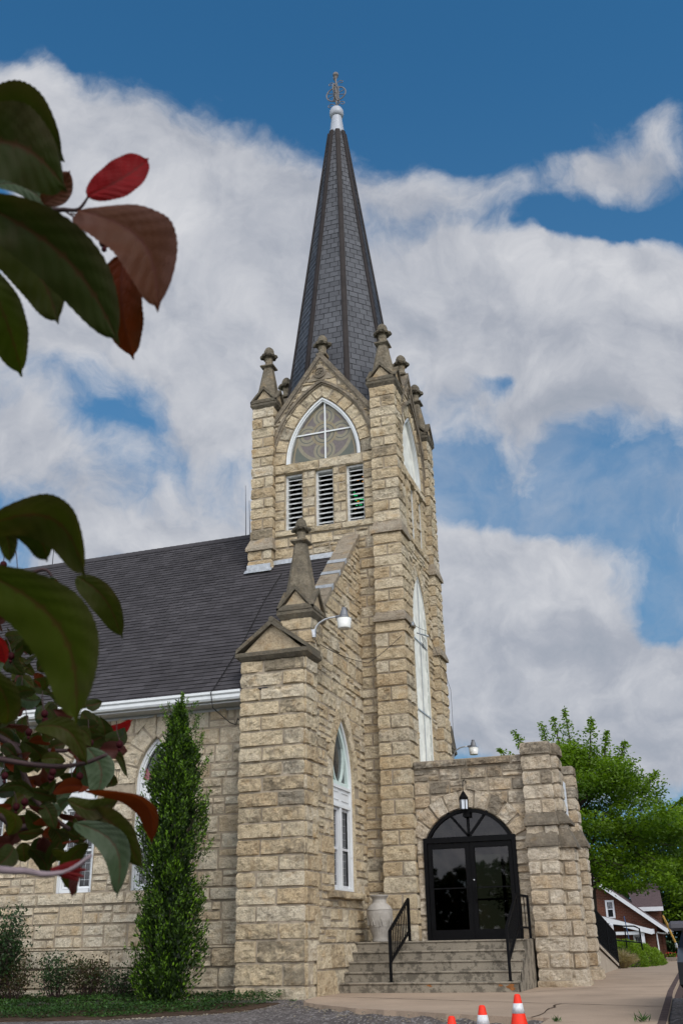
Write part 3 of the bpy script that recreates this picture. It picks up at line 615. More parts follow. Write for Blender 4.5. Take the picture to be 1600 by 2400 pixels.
bd = MB(); BED = [(.62, -5.1), (.72, -6.5), (.5, -7.35), (.1, -8.0), (-1.0, -8.9), (-2.6, -9.35), (-8, -9.9), (-14, -10), (-14, -5.1)]
def zbed(x, y): return zas(x, y)+.012 if y < -6.2 else -.04
sheet(bd, BED, zbed, .4); struct(bd.build('planting_bed', M_SOIL), 'dark soil bed along the church wall')
# ------------------------------------------------------------------ the church
CH = thing('church', 'limestone church with slate spire, belfry tower, charcoal roof and arched entrance porch', 'church', (0, 0, 0))
SM = [M_TAN, M_MORT]
CX = .07                                          # the belfry is centred a little towards the street
SPIRE_R = lambda z: .28+.13*(25.1-z)
# tower front and street walls
ARW = Arch(0.02, 1.03, 12.44, 2.16, 12.44, .36)
GT = lambda c: (lambda u: 15.5-1.38*np.abs(np.asarray(u)-c))
LOUV = [(-.79, .24), (.045, .245), (.875, .235)]
def tower_side(fr, lo, seed, fine=True, lowx=None, tall=None, x0=-1.32, x1=1.40):
    mb = MB(); rg = random.Random(seed); stp = .042 if fine else .18
    K = dict(stain=.3, step=stp)
    if fine:
        wall(mb, fr, x0, x1, mkcourses(lo, 10.38, .27, rg), ops=[tall] if tall else (), seed=seed, **K)
        if tall: voussoirs(mb, fr, tall, 0, tall.t, 7, seed=seed+9)
        if lowx: wall(mb, fr, lowx, x1, mkcourses(-.1, lo, .24, rg, .3), style='pier', D=.035, seed=seed+1, **K)
        wall(mb, fr, x0, x1, [10.38, 10.57], style='big', D=.07, seed=seed+2, cl=False, **K)
        wall(mb, fr, x0, x1, mkcourses(10.57, 12.15, .26, rg, .25), style='pier', ops=[Rect(c, s, 10.57, 12.15) for c, s in LOUV], D=.035, seed=seed+3, **K)
        wall(mb, fr, x0, x1, [12.15, 12.44], style='big', D=.06, seed=seed+4, **K)
        wall(mb, fr, x0, x1, mkcourses(12.44, 15.6, .27, rg), ops=[ARW], top=GT(0), seed=seed+5, depth=.3, **K)
        voussoirs(mb, fr, ARW, 0, .33, 7, D=.036, seed=seed+6, stain=.3)
    else:
        wall(mb, fr, x0, x1, mkcourses(9, 15.6, .3, rg), top=GT(0), seed=seed, **K)
    o = mb.build('tower_wall', SM, CH)
    gp = MB()
    fprism(gp, fr, [(-1.35, 13.3), (1.35, 13.3), (1.35, 13.62), (0, 15.48), (-1.35, 13.62)], -1.0, -.32, (.4, .5, .5))
    band(gp, fr, [(-1.37, 13.60), (0, 15.49), (1.37, 13.60)], [(-1.37, 13.80), (0, 15.69), (1.37, 13.80)], -.42, .085, (.25, .75, .5))
    band(gp, fr, [(-1.36, 13.53), (0, 15.42), (1.36, 13.53)], [(-1.37, 13.60), (0, 15.485), (1.37, 13.60)], 0, .05, (.4, .4, .5))
    if fine:
        band(gp, fr, ARW.path(.335, 18, full=False), ARW.path(.375, 18, full=False), .0, .055, (.6, .3, .5)); band(gp, fr, ARW.path(.375, 18, full=False), ARW.path(.45, 18, full=False), .0, .10, (.35, .6, .5))
    if fine:                                             # carved quatrefoil in the gable head
        c0 = (-.02, 15.02); th = np.linspace(0, 2*math.pi, 25)
        fprism(gp, fr, [(-.40, 14.80), (.36, 14.80), (-.02, 15.33)], .01, .05, (.6, .3, .5))
        band(gp, fr, np.stack([c0[0]+.135*np.cos(th), c0[1]+.135*np.sin(th)], 1), np.stack([c0[0]+.17*np.cos(th), c0[1]+.17*np.sin(th)], 1), .02, .085, (.4, .5, .5))
        for q in range(4):
            a = q*math.pi/2; cc = (c0[0]+.062*math.cos(a), c0[1]+.062*math.sin(a))
            band(gp, fr, np.stack([cc[0]+.035*np.cos(th[::2]), cc[1]+.035*np.sin(th[::2])], 1), np.stack([cc[0]+.055*np.cos(th[::2]), cc[1]+.055*np.sin(th[::2])], 1), .02, .07, (.4, .6, .5))
    gb = gp.build('gable', M_LICH, CH)
    fm = MB(); p = fr.p(0, 0, -.12); acorn(fm, (p[0], p[1], 15.62), 1.0, seed); fm.build('finial', M_CAP, gb)
def acorn(mb, c, s, seed=0):
    box(mb, c[0]-.15*s, c[0]+.15*s, c[1]-.15*s, c[1]+.15*s, c[2]-.02, c[2]+.07*s, (.4, .6, .5), bev=.02)
    lathe(mb, c, [(.105*s, .05*s), (.10*s, .12*s), (.105*s, .2*s), (.12*s, .24*s), (.11*s, .26*s), (.12*s, .33*s)], 12, (.6, .3, .5), rough=.08, seed=seed)
    for k in range(8):
        a = k*math.pi/4+.2; rr = .175*s if k % 2 == 0 else .16*s
        ball(mb, (c[0]+rr*math.cos(a), c[1]+rr*math.sin(a), c[2]+.375*s), (.085 if k % 2 == 0 else .07)*s, 8, (.15, .9, .5), sq=(1, 1, .8), rough=.5, seed=seed+k)
    lathe(mb, c, [(.12*s, .3*s), (.165*s, .35*s), (.17*s, .40*s), (.145*s, .43*s), (.148*s, .46*s), (.140*s, .54*s), (.11*s, .62*s), (.06*s, .67*s), (.012*s, .695*s)], 12, (.3, .75, .5), rough=.12, seed=seed)
def pinnacle(cx, cy, hw, z0, zshaft, ztop, seed):
    m = MB(); e = hw+.075
    V = []; lv = [(hw+.01, z0-.05), (e, z0+.05), (e, z0+.11), (e-.04, z0+.14)]
    for q, z in lv: V += [(cx-q, cy-q, z), (cx+q, cy-q, z), (cx+q, cy+q, z), (cx-q, cy+q, z)]
    m.add(V, [(i*4+k, i*4+(k+1) % 4, i*4+4+(k+1) % 4, i*4+4+k) for i in range(3) for k in range(4)]+[(3, 2, 1, 0), (12, 13, 14, 15)], (.2, .85, .5))
    h = (hw+.06)*1.36
    for O, U, N in (((cx, cy-hw, 0), (1, 0, 0), (0, -1, 0)), ((cx+hw, cy, 0), (0, 1, 0), (1, 0, 0)), ((cx, cy+hw, 0), (-1, 0, 0), (0, 1, 0)), ((cx-hw, cy, 0), (0, -1, 0), (-1, 0, 0))):
        fr = FR(O, U, N)
        fprism(m, fr, [(-hw, z0+.12), (hw, z0+.12), (0, z0+.12+h*hw/(hw+.06))], -hw, .02, (.95, .15, .5), 1)
        band(m, fr, [(-e, z0+.13), (0, z0+.13+h-.08), (e, z0+.13)], [(-e, z0+.2), (0, z0+.15+h), (e, z0+.2)], -hw, .075, (.2, .8, .5))
    r0 = hw*.92; n = 8; V = []; F = []
    zs = [z0+.1, z0+.35, (z0+zshaft)/2+.1, zshaft]
    for z in zs:
        q = r0+(.115-r0)*max(0, (z-z0-.25)/(zshaft-z0-.25))
        for k in range(4):
            for d in (-.22, .22):
                a = math.pi/4+k*math.pi/2; V.append((cx+q*1.28*math.cos(a+d), cy+q*1.28*math.sin(a+d), z))
    for i in range(len(zs)-1):
        for k in range(8): F.append((i*8+k, i*8+(k+1) % 8, i*8+8+(k+1) % 8, i*8+8+k))
    F.append(tuple(len(V)-8+k for k in range(8))); m.add(V, F, (.35, .6, .5))
    o = m.build('pinnacle', [M_CAP, M_CUT], CH)
    f = MB(); s = ztop-zshaft
    V = []
    for q, z in ((.11, -.02), (.19, .05*s), (.19, .1*s), (.12, .16*s)): V += [(cx-q, cy-q, zshaft+z), (cx+q, cy-q, zshaft+z), (cx+q, cy+q, zshaft+z), (cx-q, cy+q, zshaft+z)]
    f.add(V, [(i*4+k, i*4+(k+1) % 4, i*4+4+(k+1) % 4, i*4+4+k) for i in range(3) for k in range(4)]+[(3, 2, 1, 0), (12, 13, 14, 15)], (.3, .6, .5))
    acorn(f, (cx, cy, zshaft+.02), s/.70, seed); f.build('finial', M_CAP, o)
TALL = Arch(.12, .74, 8.25, 1.7, 4.4, .36)
tower_side(FA(-1.87), 9.0, 100, True, lowx=.90)
tower_side(FB(1.87), 4.2, 200, True, tall=TALL)
tower_side(FL(-1.87), 9.0, 300, False); tower_side(FK(1.87), 9.0, 400, False)
# corner piers of the tower
def frustum(mb, a, b, z0, z1, z2, col):
    V = [(x, y, z) for (x0, x1, y0, y1), z in ((a, z0), (a, z1), (b, z2)) for x, y in ((x0, y0), (x1, y0), (x1, y1), (x0, y1))]
    mb.add(V, [(i*4+k, i*4+(k+1) % 4, i*4+4+(k+1) % 4, i*4+4+k) for i in range(2) for k in range(4)]+[(3, 2, 1, 0), (8, 9, 10, 11)], col)
CS_LOW = mkcourses(-.1, 7.8, .31, random.Random(8), .08); CS_MID = mkcourses(8.0, 10.06, .295, random.Random(9), .08); CS_UP = mkcourses(10.34, 14.2, .297, random.Random(10), .08)
def tower_pier(sx, sy, seed, full):
    mb = MB(); R4 = lambda a, b, c, d: (min(sx*a, sx*b), max(sx*a, sx*b), min(sy*c, sy*d), max(sy*c, sy*d))
    lo, mi_, up = R4(1.36, 2.06, 1.36, 2.13), R4(1.37, 2.06, 1.37, 2.09), R4(1.39, 2.05, 1.39, 2.05)
    if sx < 0: mi_, up = (-1.95, -1.32, *mi_[2:]), (-1.91, -1.31, *up[2:])
    fc = 'AB' if sy < 0 else 'B'
    if not full: fc = 'A' if sy < 0 else ''
    if full: pier(mb, *lo, CS_LOW, seed=seed, faces=fc, stain=.28)
    w = MB()
    if full: w0 = MB(); frustum(w0, (lo[0]-.05, lo[1]+.06, lo[2]-.06, lo[3]+.06), mi_, 7.78, 7.85, 8.04, (.6, .3, .5)); pier(mb, *mi_, CS_MID, seed=seed+1, faces=fc, stain=.28)
    else: pier(mb, *mi_, mkcourses(9.0, 10.06, .295, random.Random(3)), seed=seed+1, faces=fc, stain=.28)
    frustum(w, (mi_[0]-.06, mi_[1]+.06, mi_[2]-.06, mi_[3]+.06), up, 10.04, 10.12, 10.38, (.8, .2, .5))
    pier(mb, *up, CS_UP, seed=seed+2, faces=fc, stain=.36)
    p = mb.build('tower_pier', SM, CH); w.build('weathering', M_LICH, p)
    if full: w0.build('weathering', M_LICH, p)
    pinnacle(1.71 if sx > 0 else -1.60, sy*1.71, .325 if sx > 0 else .30, 14.22, 15.58, 16.29, seed)
tower_pier(1, -1, 21, True); tower_pier(-1, -1, 31, False); tower_pier(1, 1, 41, True); tower_pier(-1, 1, 51, False)
# belfry louvres and windows
def louvre_set(fr, fine):
    for c, s in LOUV:
        m = MB(); n0, n1 = -.30, -.055
        fbox(m, fr, c-s, c-s+.055, 10.57, 12.15, n0, n1); fbox(m, fr, c+s-.035, c+s, 10.57, 12.15, n0, n1); fbox(m, fr, c-s+.055, c+s-.035, 12.09, 12.15, n0, n1); fbox(m, fr, c-s+.055, c+s-.035, 10.57, 10.61, n0, n1)
        o = m.build('louvre', M_LOUV, CH); sl = MB()
        for k in range(11):
            z = 10.66+k*.132
            sl.add([fr.p(u, z+dz, n) for u in (c-s+.05, c+s-.03) for dz, n in ((0, -.085), (.022, -.085), (.135, -.27), (.113, -.27))], [(0, 1, 5, 4), (1, 2, 6, 5), (2, 3, 7, 6), (3, 0, 4, 7), (0, 3, 2, 1), (4, 5, 6, 7)], (.5, 0, 0))
        sl.build('slats', M_LOUV, o)
        d = MB(); fbox(d, fr, c-s, c+s, 10.57, 12.15, -.75, -.72); d.build('dark_interior', M_DARK, o)
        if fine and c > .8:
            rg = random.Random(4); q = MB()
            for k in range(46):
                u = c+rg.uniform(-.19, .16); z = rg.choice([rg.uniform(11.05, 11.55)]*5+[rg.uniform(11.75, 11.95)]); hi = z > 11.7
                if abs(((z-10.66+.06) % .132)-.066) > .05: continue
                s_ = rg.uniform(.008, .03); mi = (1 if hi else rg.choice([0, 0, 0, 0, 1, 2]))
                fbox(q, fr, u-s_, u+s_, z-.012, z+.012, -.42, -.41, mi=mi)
            q.build('stained_glass', [M_GRN, M_AMB, M_ROSE], o)  # small emissive chips, the glow of the far glass put into them
louvre_set(FA(-1.87), True); louvre_set(FB(1.87), False)
def disc(mb, fr, c, r0, r1, n, col, mi, arch=None, dn=.003):
    th = np.linspace(0, 2*math.pi, 41)
    for a, b in zip(th[:-1], th[1:]):
        m = (a+b)/2; u = c[0]+(r0+r1)/2*math.cos(m); v = c[1]+(r0+r1)/2*math.sin(m)
        if arch is not None and not (abs(u-arch.c) < float(arch.half(v, 0))-.07): continue
        q = [(c[0]+r*math.cos(t), c[1]+r*math.sin(t)) for r, t in ((r0, a), (r1, a), (r1, b), (r0, b))]
        mb.add([fr.p(u, v, n+dn) for u, v in q], [(0, 1, 2, 3)], col, mi)
def belfry_window(fr, gl=None):
    o = ARW; m = MB(); band(m, fr, o.path(-.10, 20), o.path(.0, 20), -.12, -.015); band(m, fr, o.path(-.055, 20), o.path(-.005, 20), -.014, .012)
    w = m.build('belfry_window', M_WHITE, CH)
    g = MB(); P = o.path(-.09, 20); fprism(g, fr, [tuple(p) for p in P], -.11, -.10); g.build('pane', gl or M_PROT, w)
    if gl: return
    t_ = MB(); c = (.03, 13.24); n = -.1
    disc(t_, fr, (c[0], c[1]-.03), .70, .79, n, (.5, 0, 0), 0, o, .002)
    disc(t_, fr, (c[0], c[1]-.03), 0.0, .70, n, (.5, 0, 0), 2, o, .0005)
    for dx, dz in ((.47, 0), (-.47, 0), (0, .5), (0, -.5)):
        q = (c[0]+dx, c[1]+dz); disc(t_, fr, q, .225, .30, n, (.5, 0, 0), 0, o, .004); disc(t_, fr, q, .20, .225, n, (.5, 0, 0), 4, o, .004); disc(t_, fr, q, .12, .20, n, (.5, 0, 0), 0, o, .004); disc(t_, fr, q, 0, .12, n, (.5, 0, 0), 2, o, .004)
    disc(t_, fr, c, .285, .36, n, (.5, 0, 0), 1, o, .006); disc(t_, fr, c, .26, .285, n, (.5, 0, 0), 4, o, .006); disc(t_, fr, c, .18, .26, n, (.5, 0, 0), 0, o, .006); disc(t_, fr, c, .15, .18, n, (.5, 0, 0), 4, o, .006); disc(t_, fr, c, 0, .15, n, (.5, 0, 0), 2, o, .006)
    for sgn in (1, -1):
        rays = [(c[0]+sgn*.80*math.cos(a), c[1]-.03-.80*math.sin(a)) for a in np.linspace(.35, 1.2, 9)]
        for (a, b), (a2, b2) in zip(rays[:-1], rays[1:]):
            kk = 1.25; fz = lambda x, y: (min(max(c[0]+(x-c[0])*kk, -.86), .9), max(c[1]+(y-c[1])*kk, 12.50))
            q = [(a, b), fz(a, b), fz(a2, b2), (a2, b2)]
            if sgn < 0: q = q[::-1]
            t_.add([fr.p(u, v, n+.0015) for u, v in q], [(0, 1, 2, 3)], (.5, 0, 0), 3)
    band(t_, fr, o.path(-.20, 16), o.path(-.15, 16), n, n+.003, mi=1)
    t_.build('stained_glass', M_GLASSP, w)
    hz_ = MB(); 
    b = MB(); fbox(b, fr, .045, .085, 12.46, 14.14, -.096, -.06); fbox(b, fr, -.84, .045, 13.25, 13.29, -.096, -.065); fbox(b, fr, .085, .88, 13.25, 13.29, -.096, -.065); b.build('glazing_bar', M_WHITE, w)
belfry_window(FA(-1.87)); belfry_window(FB(1.87), M_STORM)  # street pane is pale: reflected cloud put into its colour
tw_ = MB(); fr = FB(1.87); band(tw_, fr, TALL.path(-.05, 16), TALL.path(0, 16), -.06, .0); w = tw_.build('tall_window', M_WHITE, CH)
g = MB(); fprism(g, fr, [tuple(p) for p in TALL.path(-.04, 16)], -.06, -.02); g.build('pane', M_STORM, w)
g = MB(); rgx = random.Random(5)
for k in range(46):
    z = 4.5+k*.1; wd = rgx.uniform(.03, .13)
    for sd_ in (1,): fbox(g, fr, TALL.c+sd_*(TALL.s-.05)-(wd if sd_ > 0 else 0), TALL.c+sd_*(TALL.s-.05)+(0 if sd_ > 0 else wd), z, z+.1, -.0195, -.016)
g.build('sealant', plain('grey_sealant', (.42, .43, .37), .8, .1, var=.2), w)
g = MB(); fbox(g, fr, TALL.c-.012, TALL.c+.012, 4.45, 9.5, -.015, .005); fbox(g, fr, TALL.c-.7, TALL.c+.7, 7.80, 7.83, -.0145, .004); fbox(g, fr, TALL.c-.7, TALL.c+.7, 6.02, 6.05, -.0145, .004); g.build('glazing_bar', M_GALV, w)
# spire
sp = MB(); rg = random.Random(12); zb, zt = 13.6, 25.1; rows = 60
for k in range(8):
    a0, a1 = rad(22.5+45*k), rad(67.5+45*k)
    for i in range(rows):
        z0 = zb+(zt-zb)*i/rows; z1 = zb+(zt-zb)*(i+1)/rows+.012; r0, r1 = SPIRE_R(z0)+.014, SPIRE_R(z1)+.002
        L = 2*r0*math.sin(rad(22.5)); n = max(1, int(round(L/.27))); off = .5 if i % 2 else 0
        ts = [0]+[(j+off+rg.uniform(-.06, .06))/n for j in range(1 if off == 0 else 0, n) if 0.04 < (j+off)/n < .97]+[1]
        for u0, u1 in zip(ts[:-1], ts[1:]):
            gp_ = .008/L; P = lambda r, u, z: A3(r*(math.cos(a0)*(1-u)+math.cos(a1)*u), r*(math.sin(a0)*(1-u)+math.sin(a1)*u), z)
            j_ = rg.uniform(-.005, .005); rr = r0+j_
            V = [P(rr, u0+gp_, z0), P(rr, u1-gp_, z0), P(r1, u1-gp_, z1), P(r1, u0+gp_, z1), P(rr-.02, u0+gp_, z0), P(rr-.02, u1-gp_, z0)]
            sp.add(V, [(0, 1, 2, 3), (4, 5, 1, 0)], (rg.random(), 0, 0))
V = [(SPIRE_R(z)*.985*math.cos(rad(22.5+45*k)), SPIRE_R(z)*.985*math.sin(rad(22.5+45*k)), z) for z in (zb, zt) for k in range(8)]
sp.add(V, [(k, (k+1) % 8, 8+(k+1) % 8, 8+k) for k in range(8)]+[tuple(range(8, 16))], (0, 0, 0), 1)
SPI = sp.build('spire', [M_SLATE, M_DARK], CH)
for k in range(8):
    a = rad(22.5+45*k); m = MB(); d = A3(math.cos(a), math.sin(a), 0); tt = A3(-math.sin(a), math.cos(a), 0); V = []
    for z in (zb, zt+.03):
        r = SPIRE_R(z)
        for tn, rn in ((-.08, -.022), (-.075, .014), (-.03, .03), (.03, .03), (.075, .014), (.08, -.022)): V.append(d*(r+rn+.01)+tt*tn+A3(0, 0, z))
    m.add(V, [(i, i+1, 7+i, 6+i) for i in range(5)]+[(6, 7, 8, 9, 10, 11), (0, 6, 11, 5)]); m.build('ridge_strip', M_RIBM, SPI)
fm = MB(); lathe(fm, (0, 0, 0), [(.265, 25.06), (.245, 25.2), (.165, 25.9), (.16, 25.98)], 20); lathe(fm, (0, 0, 0), [(.15, 25.88), (.21, 25.92), (.235, 26.03), (.23, 26.14), (.18, 26.25), (.10, 26.31), (.05, 26.34)], 20)
FIN = fm.build('spire_finial', M_CONE_W, CH, smooth_=True)
fm = MB(); tube(fm, [(0, 0, 26.3), (0, 0, 27.72)], .028, 8)
ball(fm, (0, 0, 27.80), .10, 12, sq=(1, 1, .85)); lathe(fm, (0, 0, 27.62), [(.035, 0), (.06, .06), (.09, .10)], 10)
th = np.linspace(0, 2*math.pi, 33)
for ux, uy in ((1, 0), (0, 1)):
    cxy = lambda r, a: (ux*r*math.cos(a), uy*r*math.cos(a), 26.93+r*.9*math.sin(a))
    tube(fm, [cxy(.335, a) for a in th], .021, 6); tube(fm, [cxy(.07, a) for a in th[::4]], .018, 6)
    for k in range(8):
        a = k*math.pi/4+.39; tube(fm, [cxy(.06, a), cxy(.33, a)], .013, 6)
    for s_ in (1, -1):
        for (zc, h_) in ((26.42, 1), (27.38, .85)):
            L = [(ux*s_*(.03+.20*h_*q), uy*s_*(.03+.20*h_*q), zc+.12*h_*math.sin(q*2.2)) for q in np.linspace(0, 1, 6)]
            e = L[-1]; L += [(e[0]+ux*s_*.055*h_*math.sin(a), e[1]+uy*s_*.055*h_*math.sin(a), e[2]-.055*h_*(1-math.cos(a))) for a in np.linspace(.5, 4.6, 9)]
            tube(fm, L, .013, 6)
    tube(fm, [(ux*.09*math.sin(q*3.14)*(1), uy*.09*math.sin(q*3.14), 26.5+q*1.0) for q in np.linspace(0, 1, 8)], .014, 6); tube(fm, [(-ux*.09*math.sin(q*3.14), -uy*.09*math.sin(q*3.14), 26.5+q*1.0) for q in np.linspace(0, 1, 8)], .014, 6)
fm.build('wheel_ornament', plain('bronze_ornament', (.17, .155, .15), .6, .3, 0, var=.3), FIN)
# nave wall, windows, gutter and roof
NW = [Arch(c, .43, 3.95, 1.22, 1.9, .42) for c in (-2.565, -4.285, -6.52, -8.25, -10.4)]
fr = FA(-5.2); mb = MB(); rg = random.Random(77)
wall(mb, fr, -13, -.3, [1.66, 1.9], style='big', D=.075, seed=70, tint=(.3, 1), stain=.1)
wall(mb, fr, -13, -.3, mkcourses(.87, 1.66, .32, rg, .2), seed=71, stain=.08, D=.03)
wall(mb, fr, -13, -.3, mkcourses(1.9, 5.36, .335, rg, .2), seed=72, ops=NW, stain=.06, D=.03, depth=.22)
for i, o in enumerate(NW): voussoirs(mb, fr, o, 0, .42, 4, D=.032, seed=80+i, stain=.03, tint=(.3, .9))
f2 = FA(-5.27); wall(mb, f2, -13, -.3, [-.3, .15, .50], style='big', D=.06, seed=73, stain=.25, tint=(0, .8)); wall(mb, f2, -13, -.3, [.50, .84], style='big', D=.07, amp=.03, seed=74, stain=.35)
fbox(mb, f2, -13, -.3, .84, .872, -.08, .05, (.5, .2, .5))
mb.build('nave_wall', [M_PALE, M_MORT], CH)
def nave_window(fr, o, n):
    m = MB(); band(m, fr, o.path(-.06), o.path(0), n-.1, n+.03); band(m, fr, o.path(-.1), o.path(-.06), n-.1, n-.0)
    s = o.s-.1; fbox(m, fr, o.c-s, o.c+s, o.z0, o.z0+.07, n-.1, n+.05)
    fbox(m, fr, o.c-s, o.c+s, 3.60, 3.98, n-.1, n-.03); fbox(m, fr, o.c-s, o.c+s, 3.98, 4.03, n-.1, n+.02); fbox(m, fr, o.c-s, o.c+s, 3.55, 3.60, n-.1, n+.02)
    for dx in (-1, 1): fbox(m, fr, o.c+dx*s*.5-s*.36, o.c+dx*s*.5+s*.36, 3.66, 3.69, n-.03, n-.012); fbox(m, fr, o.c+dx*s*.5-s*.36, o.c+dx*s*.5+s*.36, 3.9, 3.93, n-.03, n-.012); fbox(m, fr, o.c+dx*s*.5-s*.36, o.c+dx*s*.5-s*.36+.03, 3.69, 3.9, n-.03, n-.012); fbox(m, fr, o.c+dx*s*.5+s*.36-.03, o.c+dx*s*.5+s*.36, 3.69, 3.9, n-.03, n-.012)
    w = m.build('window', M_PAINT, CH)
    g = MB(); top = [p for p in o.path(-.09) if p[1] >= 4.0]; a = float(o.half(4.03, -.09)); fprism(g, fr, [(o.c-a, 4.03)]+[tuple(p) for p in top]+[(o.c+a, 4.03)], n-.07, n-.06); fbox(g, fr, o.c-s, o.c+s, o.z0+.07, 3.55, n-.075, n-.065)
    g.build('pane', M_GLASS, w)
    g = MB(); fprism(g, fr, [(o.c-a+.02, 4.04), (o.c-.1, 4.04), (o.c-a*.8, 4.3)], n-.06, n-.055); g.build('red_glass', M_REDG, w)
    g = MB(); fbox(g, fr, o.c-.022, o.c+.022, o.z0+.07, 3.55, n-.064, n-.02)
    for dx in (-1, 1):
        c = o.c+dx*(s+.022)/2; h = (s-.022)/2
        for z in (o.z0+.08, 2.70, 3.50): fbox(g, fr, c-h, c+h, z, z+.045, n-.064, n-.03)
        for q in (-1, 1): fbox(g, fr, c+q*h-(.03 if q > 0 else 0), c+q*h+(0 if q > 0 else .03), o.z0+.125, 3.5, n-.0635, n-.03)
    g.build('sash', M_PAINT, w)
    g = MB()
    for x in np.linspace(o.c-s+.06, o.c+s-.06, 6):
        if abs(x-o.c) > .05: fbox(g, fr, x-.003, x+.003, o.z0+.14, 3.5, n-.0645, n-.058)
    for z in np.arange(2.15, 3.5, .16): fbox(g, fr, o.c-s+.03, o.c+s-.03, z, z+.006, n-.0642, n-.057)
    g.build('lead_line', M_GALV, w)
for o in NW: nave_window(fr, o, -.09)
YR, ZR, RS = -.45, 11.22, 1.075
def roofz(y): return ZR-RS*abs(y-YR)
gt = MB(); prof = [(-5.60, 5.40), (-5.72, 5.40), (-5.745, 5.44), (-5.745, 5.50), (-5.775, 5.53), (-5.775, 5.575), (-5.755, 5.585), (-5.60, 5.57)]
k = len(prof); V = [(x, y, z) for x in (-13.5, -.44) for y, z in prof]; gt.add(V, [(i, (i+1) % k, k+(i+1) % k, k+i) for i in range(k)]+[tuple(range(k))[::-1], tuple(range(k, 2*k))])
GUT = gt.build('gutter', M_WHITE, CH); gt = MB(); box(gt, -13.5, -.44, -5.62, -5.19, 5.36, 5.395); box(gt, -13.5, -.44, -5.615, -5.59, 5.395, 5.60); box(gt, -13.5, -.44, -5.235, -5.18, 5.30, 5.358); gt.build('soffit', M_TRIM, GUT)
rf = MB(); rg = random.Random(31); ca = 1/math.sqrt(1+RS*RS); sa = RS*ca; LEN = (5.74-.45)/ca; ex = .142; nr = int(LEN/ex)
for i in range(nr):
    s0 = LEN-i*ex; s1 = LEN-(i+1)*ex-.01; x = -13.4+rg.uniform(-.3, 0)
    while x < .5:
        wd = rg.uniform(.16, .34); xe = min(x+wd, .52); lift = rg.choice([.010, .012, .017]); tn = rg.random()**1.5
        if xe > -10.5:
            P = lambda xx, s, h: (xx, YR-s*ca-h*sa, ZR-s*sa+h*ca)
            rf.add([P(x+.002, s0, lift+.004), P(xe-.002, s0, lift+.004), P(xe-.002, s1, .0), P(x+.002, s1, .0), P(x+.002, s0+.001, -.012), P(xe-.002, s0+.001, -.012)], [(0, 1, 2, 3)], (tn, 0, 0)); rf.add([P(x, s0, lift+.004), P(xe, s0, lift+.004), P(xe, s0+.001, -.012), P(x, s0+.001, -.012)], [(3, 2, 1, 0)], (0, 0, 0), 1)
        x = xe
        if xe >= .52: break
P = lambda xx, s, h: (xx, YR-s*ca-h*sa, ZR-s*sa+h*ca)
rf.add([P(-13.5, LEN, -.004), P(.52, LEN, -.004), P(.52, 0, -.004), P(-13.5, 0, -.004)], [(0, 1, 2, 3)], (.1, 0, 0))
rf.add([(-13.5, YR, ZR), (.52, YR, ZR), (.52, 6, ZR-RS*(6-YR)), (-13.5, 6, ZR-RS*(6-YR))], [(0, 1, 2, 3)], (.3, 0, 0))
ROOF = rf.build('nave_roof', [M_SHING, M_LIP], CH)
m = MB(); fr_ = FL(0)
for s_ in (1, -1):
    x = -13.5
    while x < -1.6:
        m.add([(x, YR, ZR+.035), (x+.2, YR, ZR+.028), (x+.2, YR-s_*.16, ZR+.028-.16*RS), (x, YR-s_*.16, ZR+.035-.16*RS)], [(0, 1, 2, 3)], (rg.random()*.4, 0, 0)); x += .2
m.build('ridge_cap', M_SHING, ROOF)
m = MB(); box(m, -1.97, -1.33, -2.13, -2.085, 9.50, 9.66); m.add([(-2.02, -2.1, 9.545), (-1.28, -2.1, 9.545), (-1.28, -2.20, 9.43), (-2.02, -2.20, 9.43)], [(0, 3, 2, 1)])
m.add([(-1.33, -1.93, 9.77), (.52, -1.93, 9.80), (.52, -1.955, 9.65), (-1.33, -1.955, 9.65)], [(0, 3, 2, 1)]); m.build('flashing', M_FLASH, ROOF)
nb = MB(); box(nb, -13.5, .3, -4.75, 5.4, -.2, 5.2); nb.add([(-13.5, -5.3, 5.2), (-13.5, 5.4, 5.2), (-13.5, YR, ZR-.05)], [(0, 1, 2)]); nb.build('inner_shell', M_MORT, CH)
# street front wall with its raking coping
FWIN = Arch(-3.43, .70, 3.95, 1.69, 1.83, .34); RK = lambda u: 7.45+.974*(np.asarray(u)+4.61)
fr = FB(.914); mb = MB(); rg = random.Random(55); SF = lambda u, v: .25+.35*smooth((v-5.2)/2.0)*smooth((-3.2-u)/1.5)+.25*float(u < -4.9)
wall(mb, fr, -5.28, -1.8, mkcourses(.86, 10.4, .32, rg, .2), ops=[FWIN], top=RK, seed=56, stainf=SF, D=.03, amp=.022, depth=.2)
voussoirs(mb, fr, FWIN, 0, .34, 5, D=.03, seed=57, stain=.2)
wall(mb, FB(.96), -5.28, -1.9, [-.15, .42, .86], style='big', D=.04, amp=.03, seed=58, stain=.2)
wall(mb, fr, -4.55, -2.42, [1.655, 1.82], style='big', D=.13, amp=.03, seed=59, stain=.55, mort=False)
mb.build('front_wall', SM, CH); mb = MB(); wall(mb, fr, 1.8, 7.4, mkcourses(-.1, 9.8, .33, rg), top=lambda u: 11.9-.974*np.asarray(u), seed=60, step=.18); mb.build('front_wall', SM, CH)
cp = MB(); nseg = 7
for i in range(nseg):
    a = -4.75+(2.86)*i/nseg; b = -4.75+(2.86)*(i+1)/nseg-.012; h = .012*(i % 2)
    fprism(cp, fr, [(a, float(RK(a))-.02), (b, float(RK(b))-.02), (b, float(RK(b))+.11+h), (a, float(RK(a))+.11+h)], -.40, .045, (.2+.6*rg.random(), .35, .5))
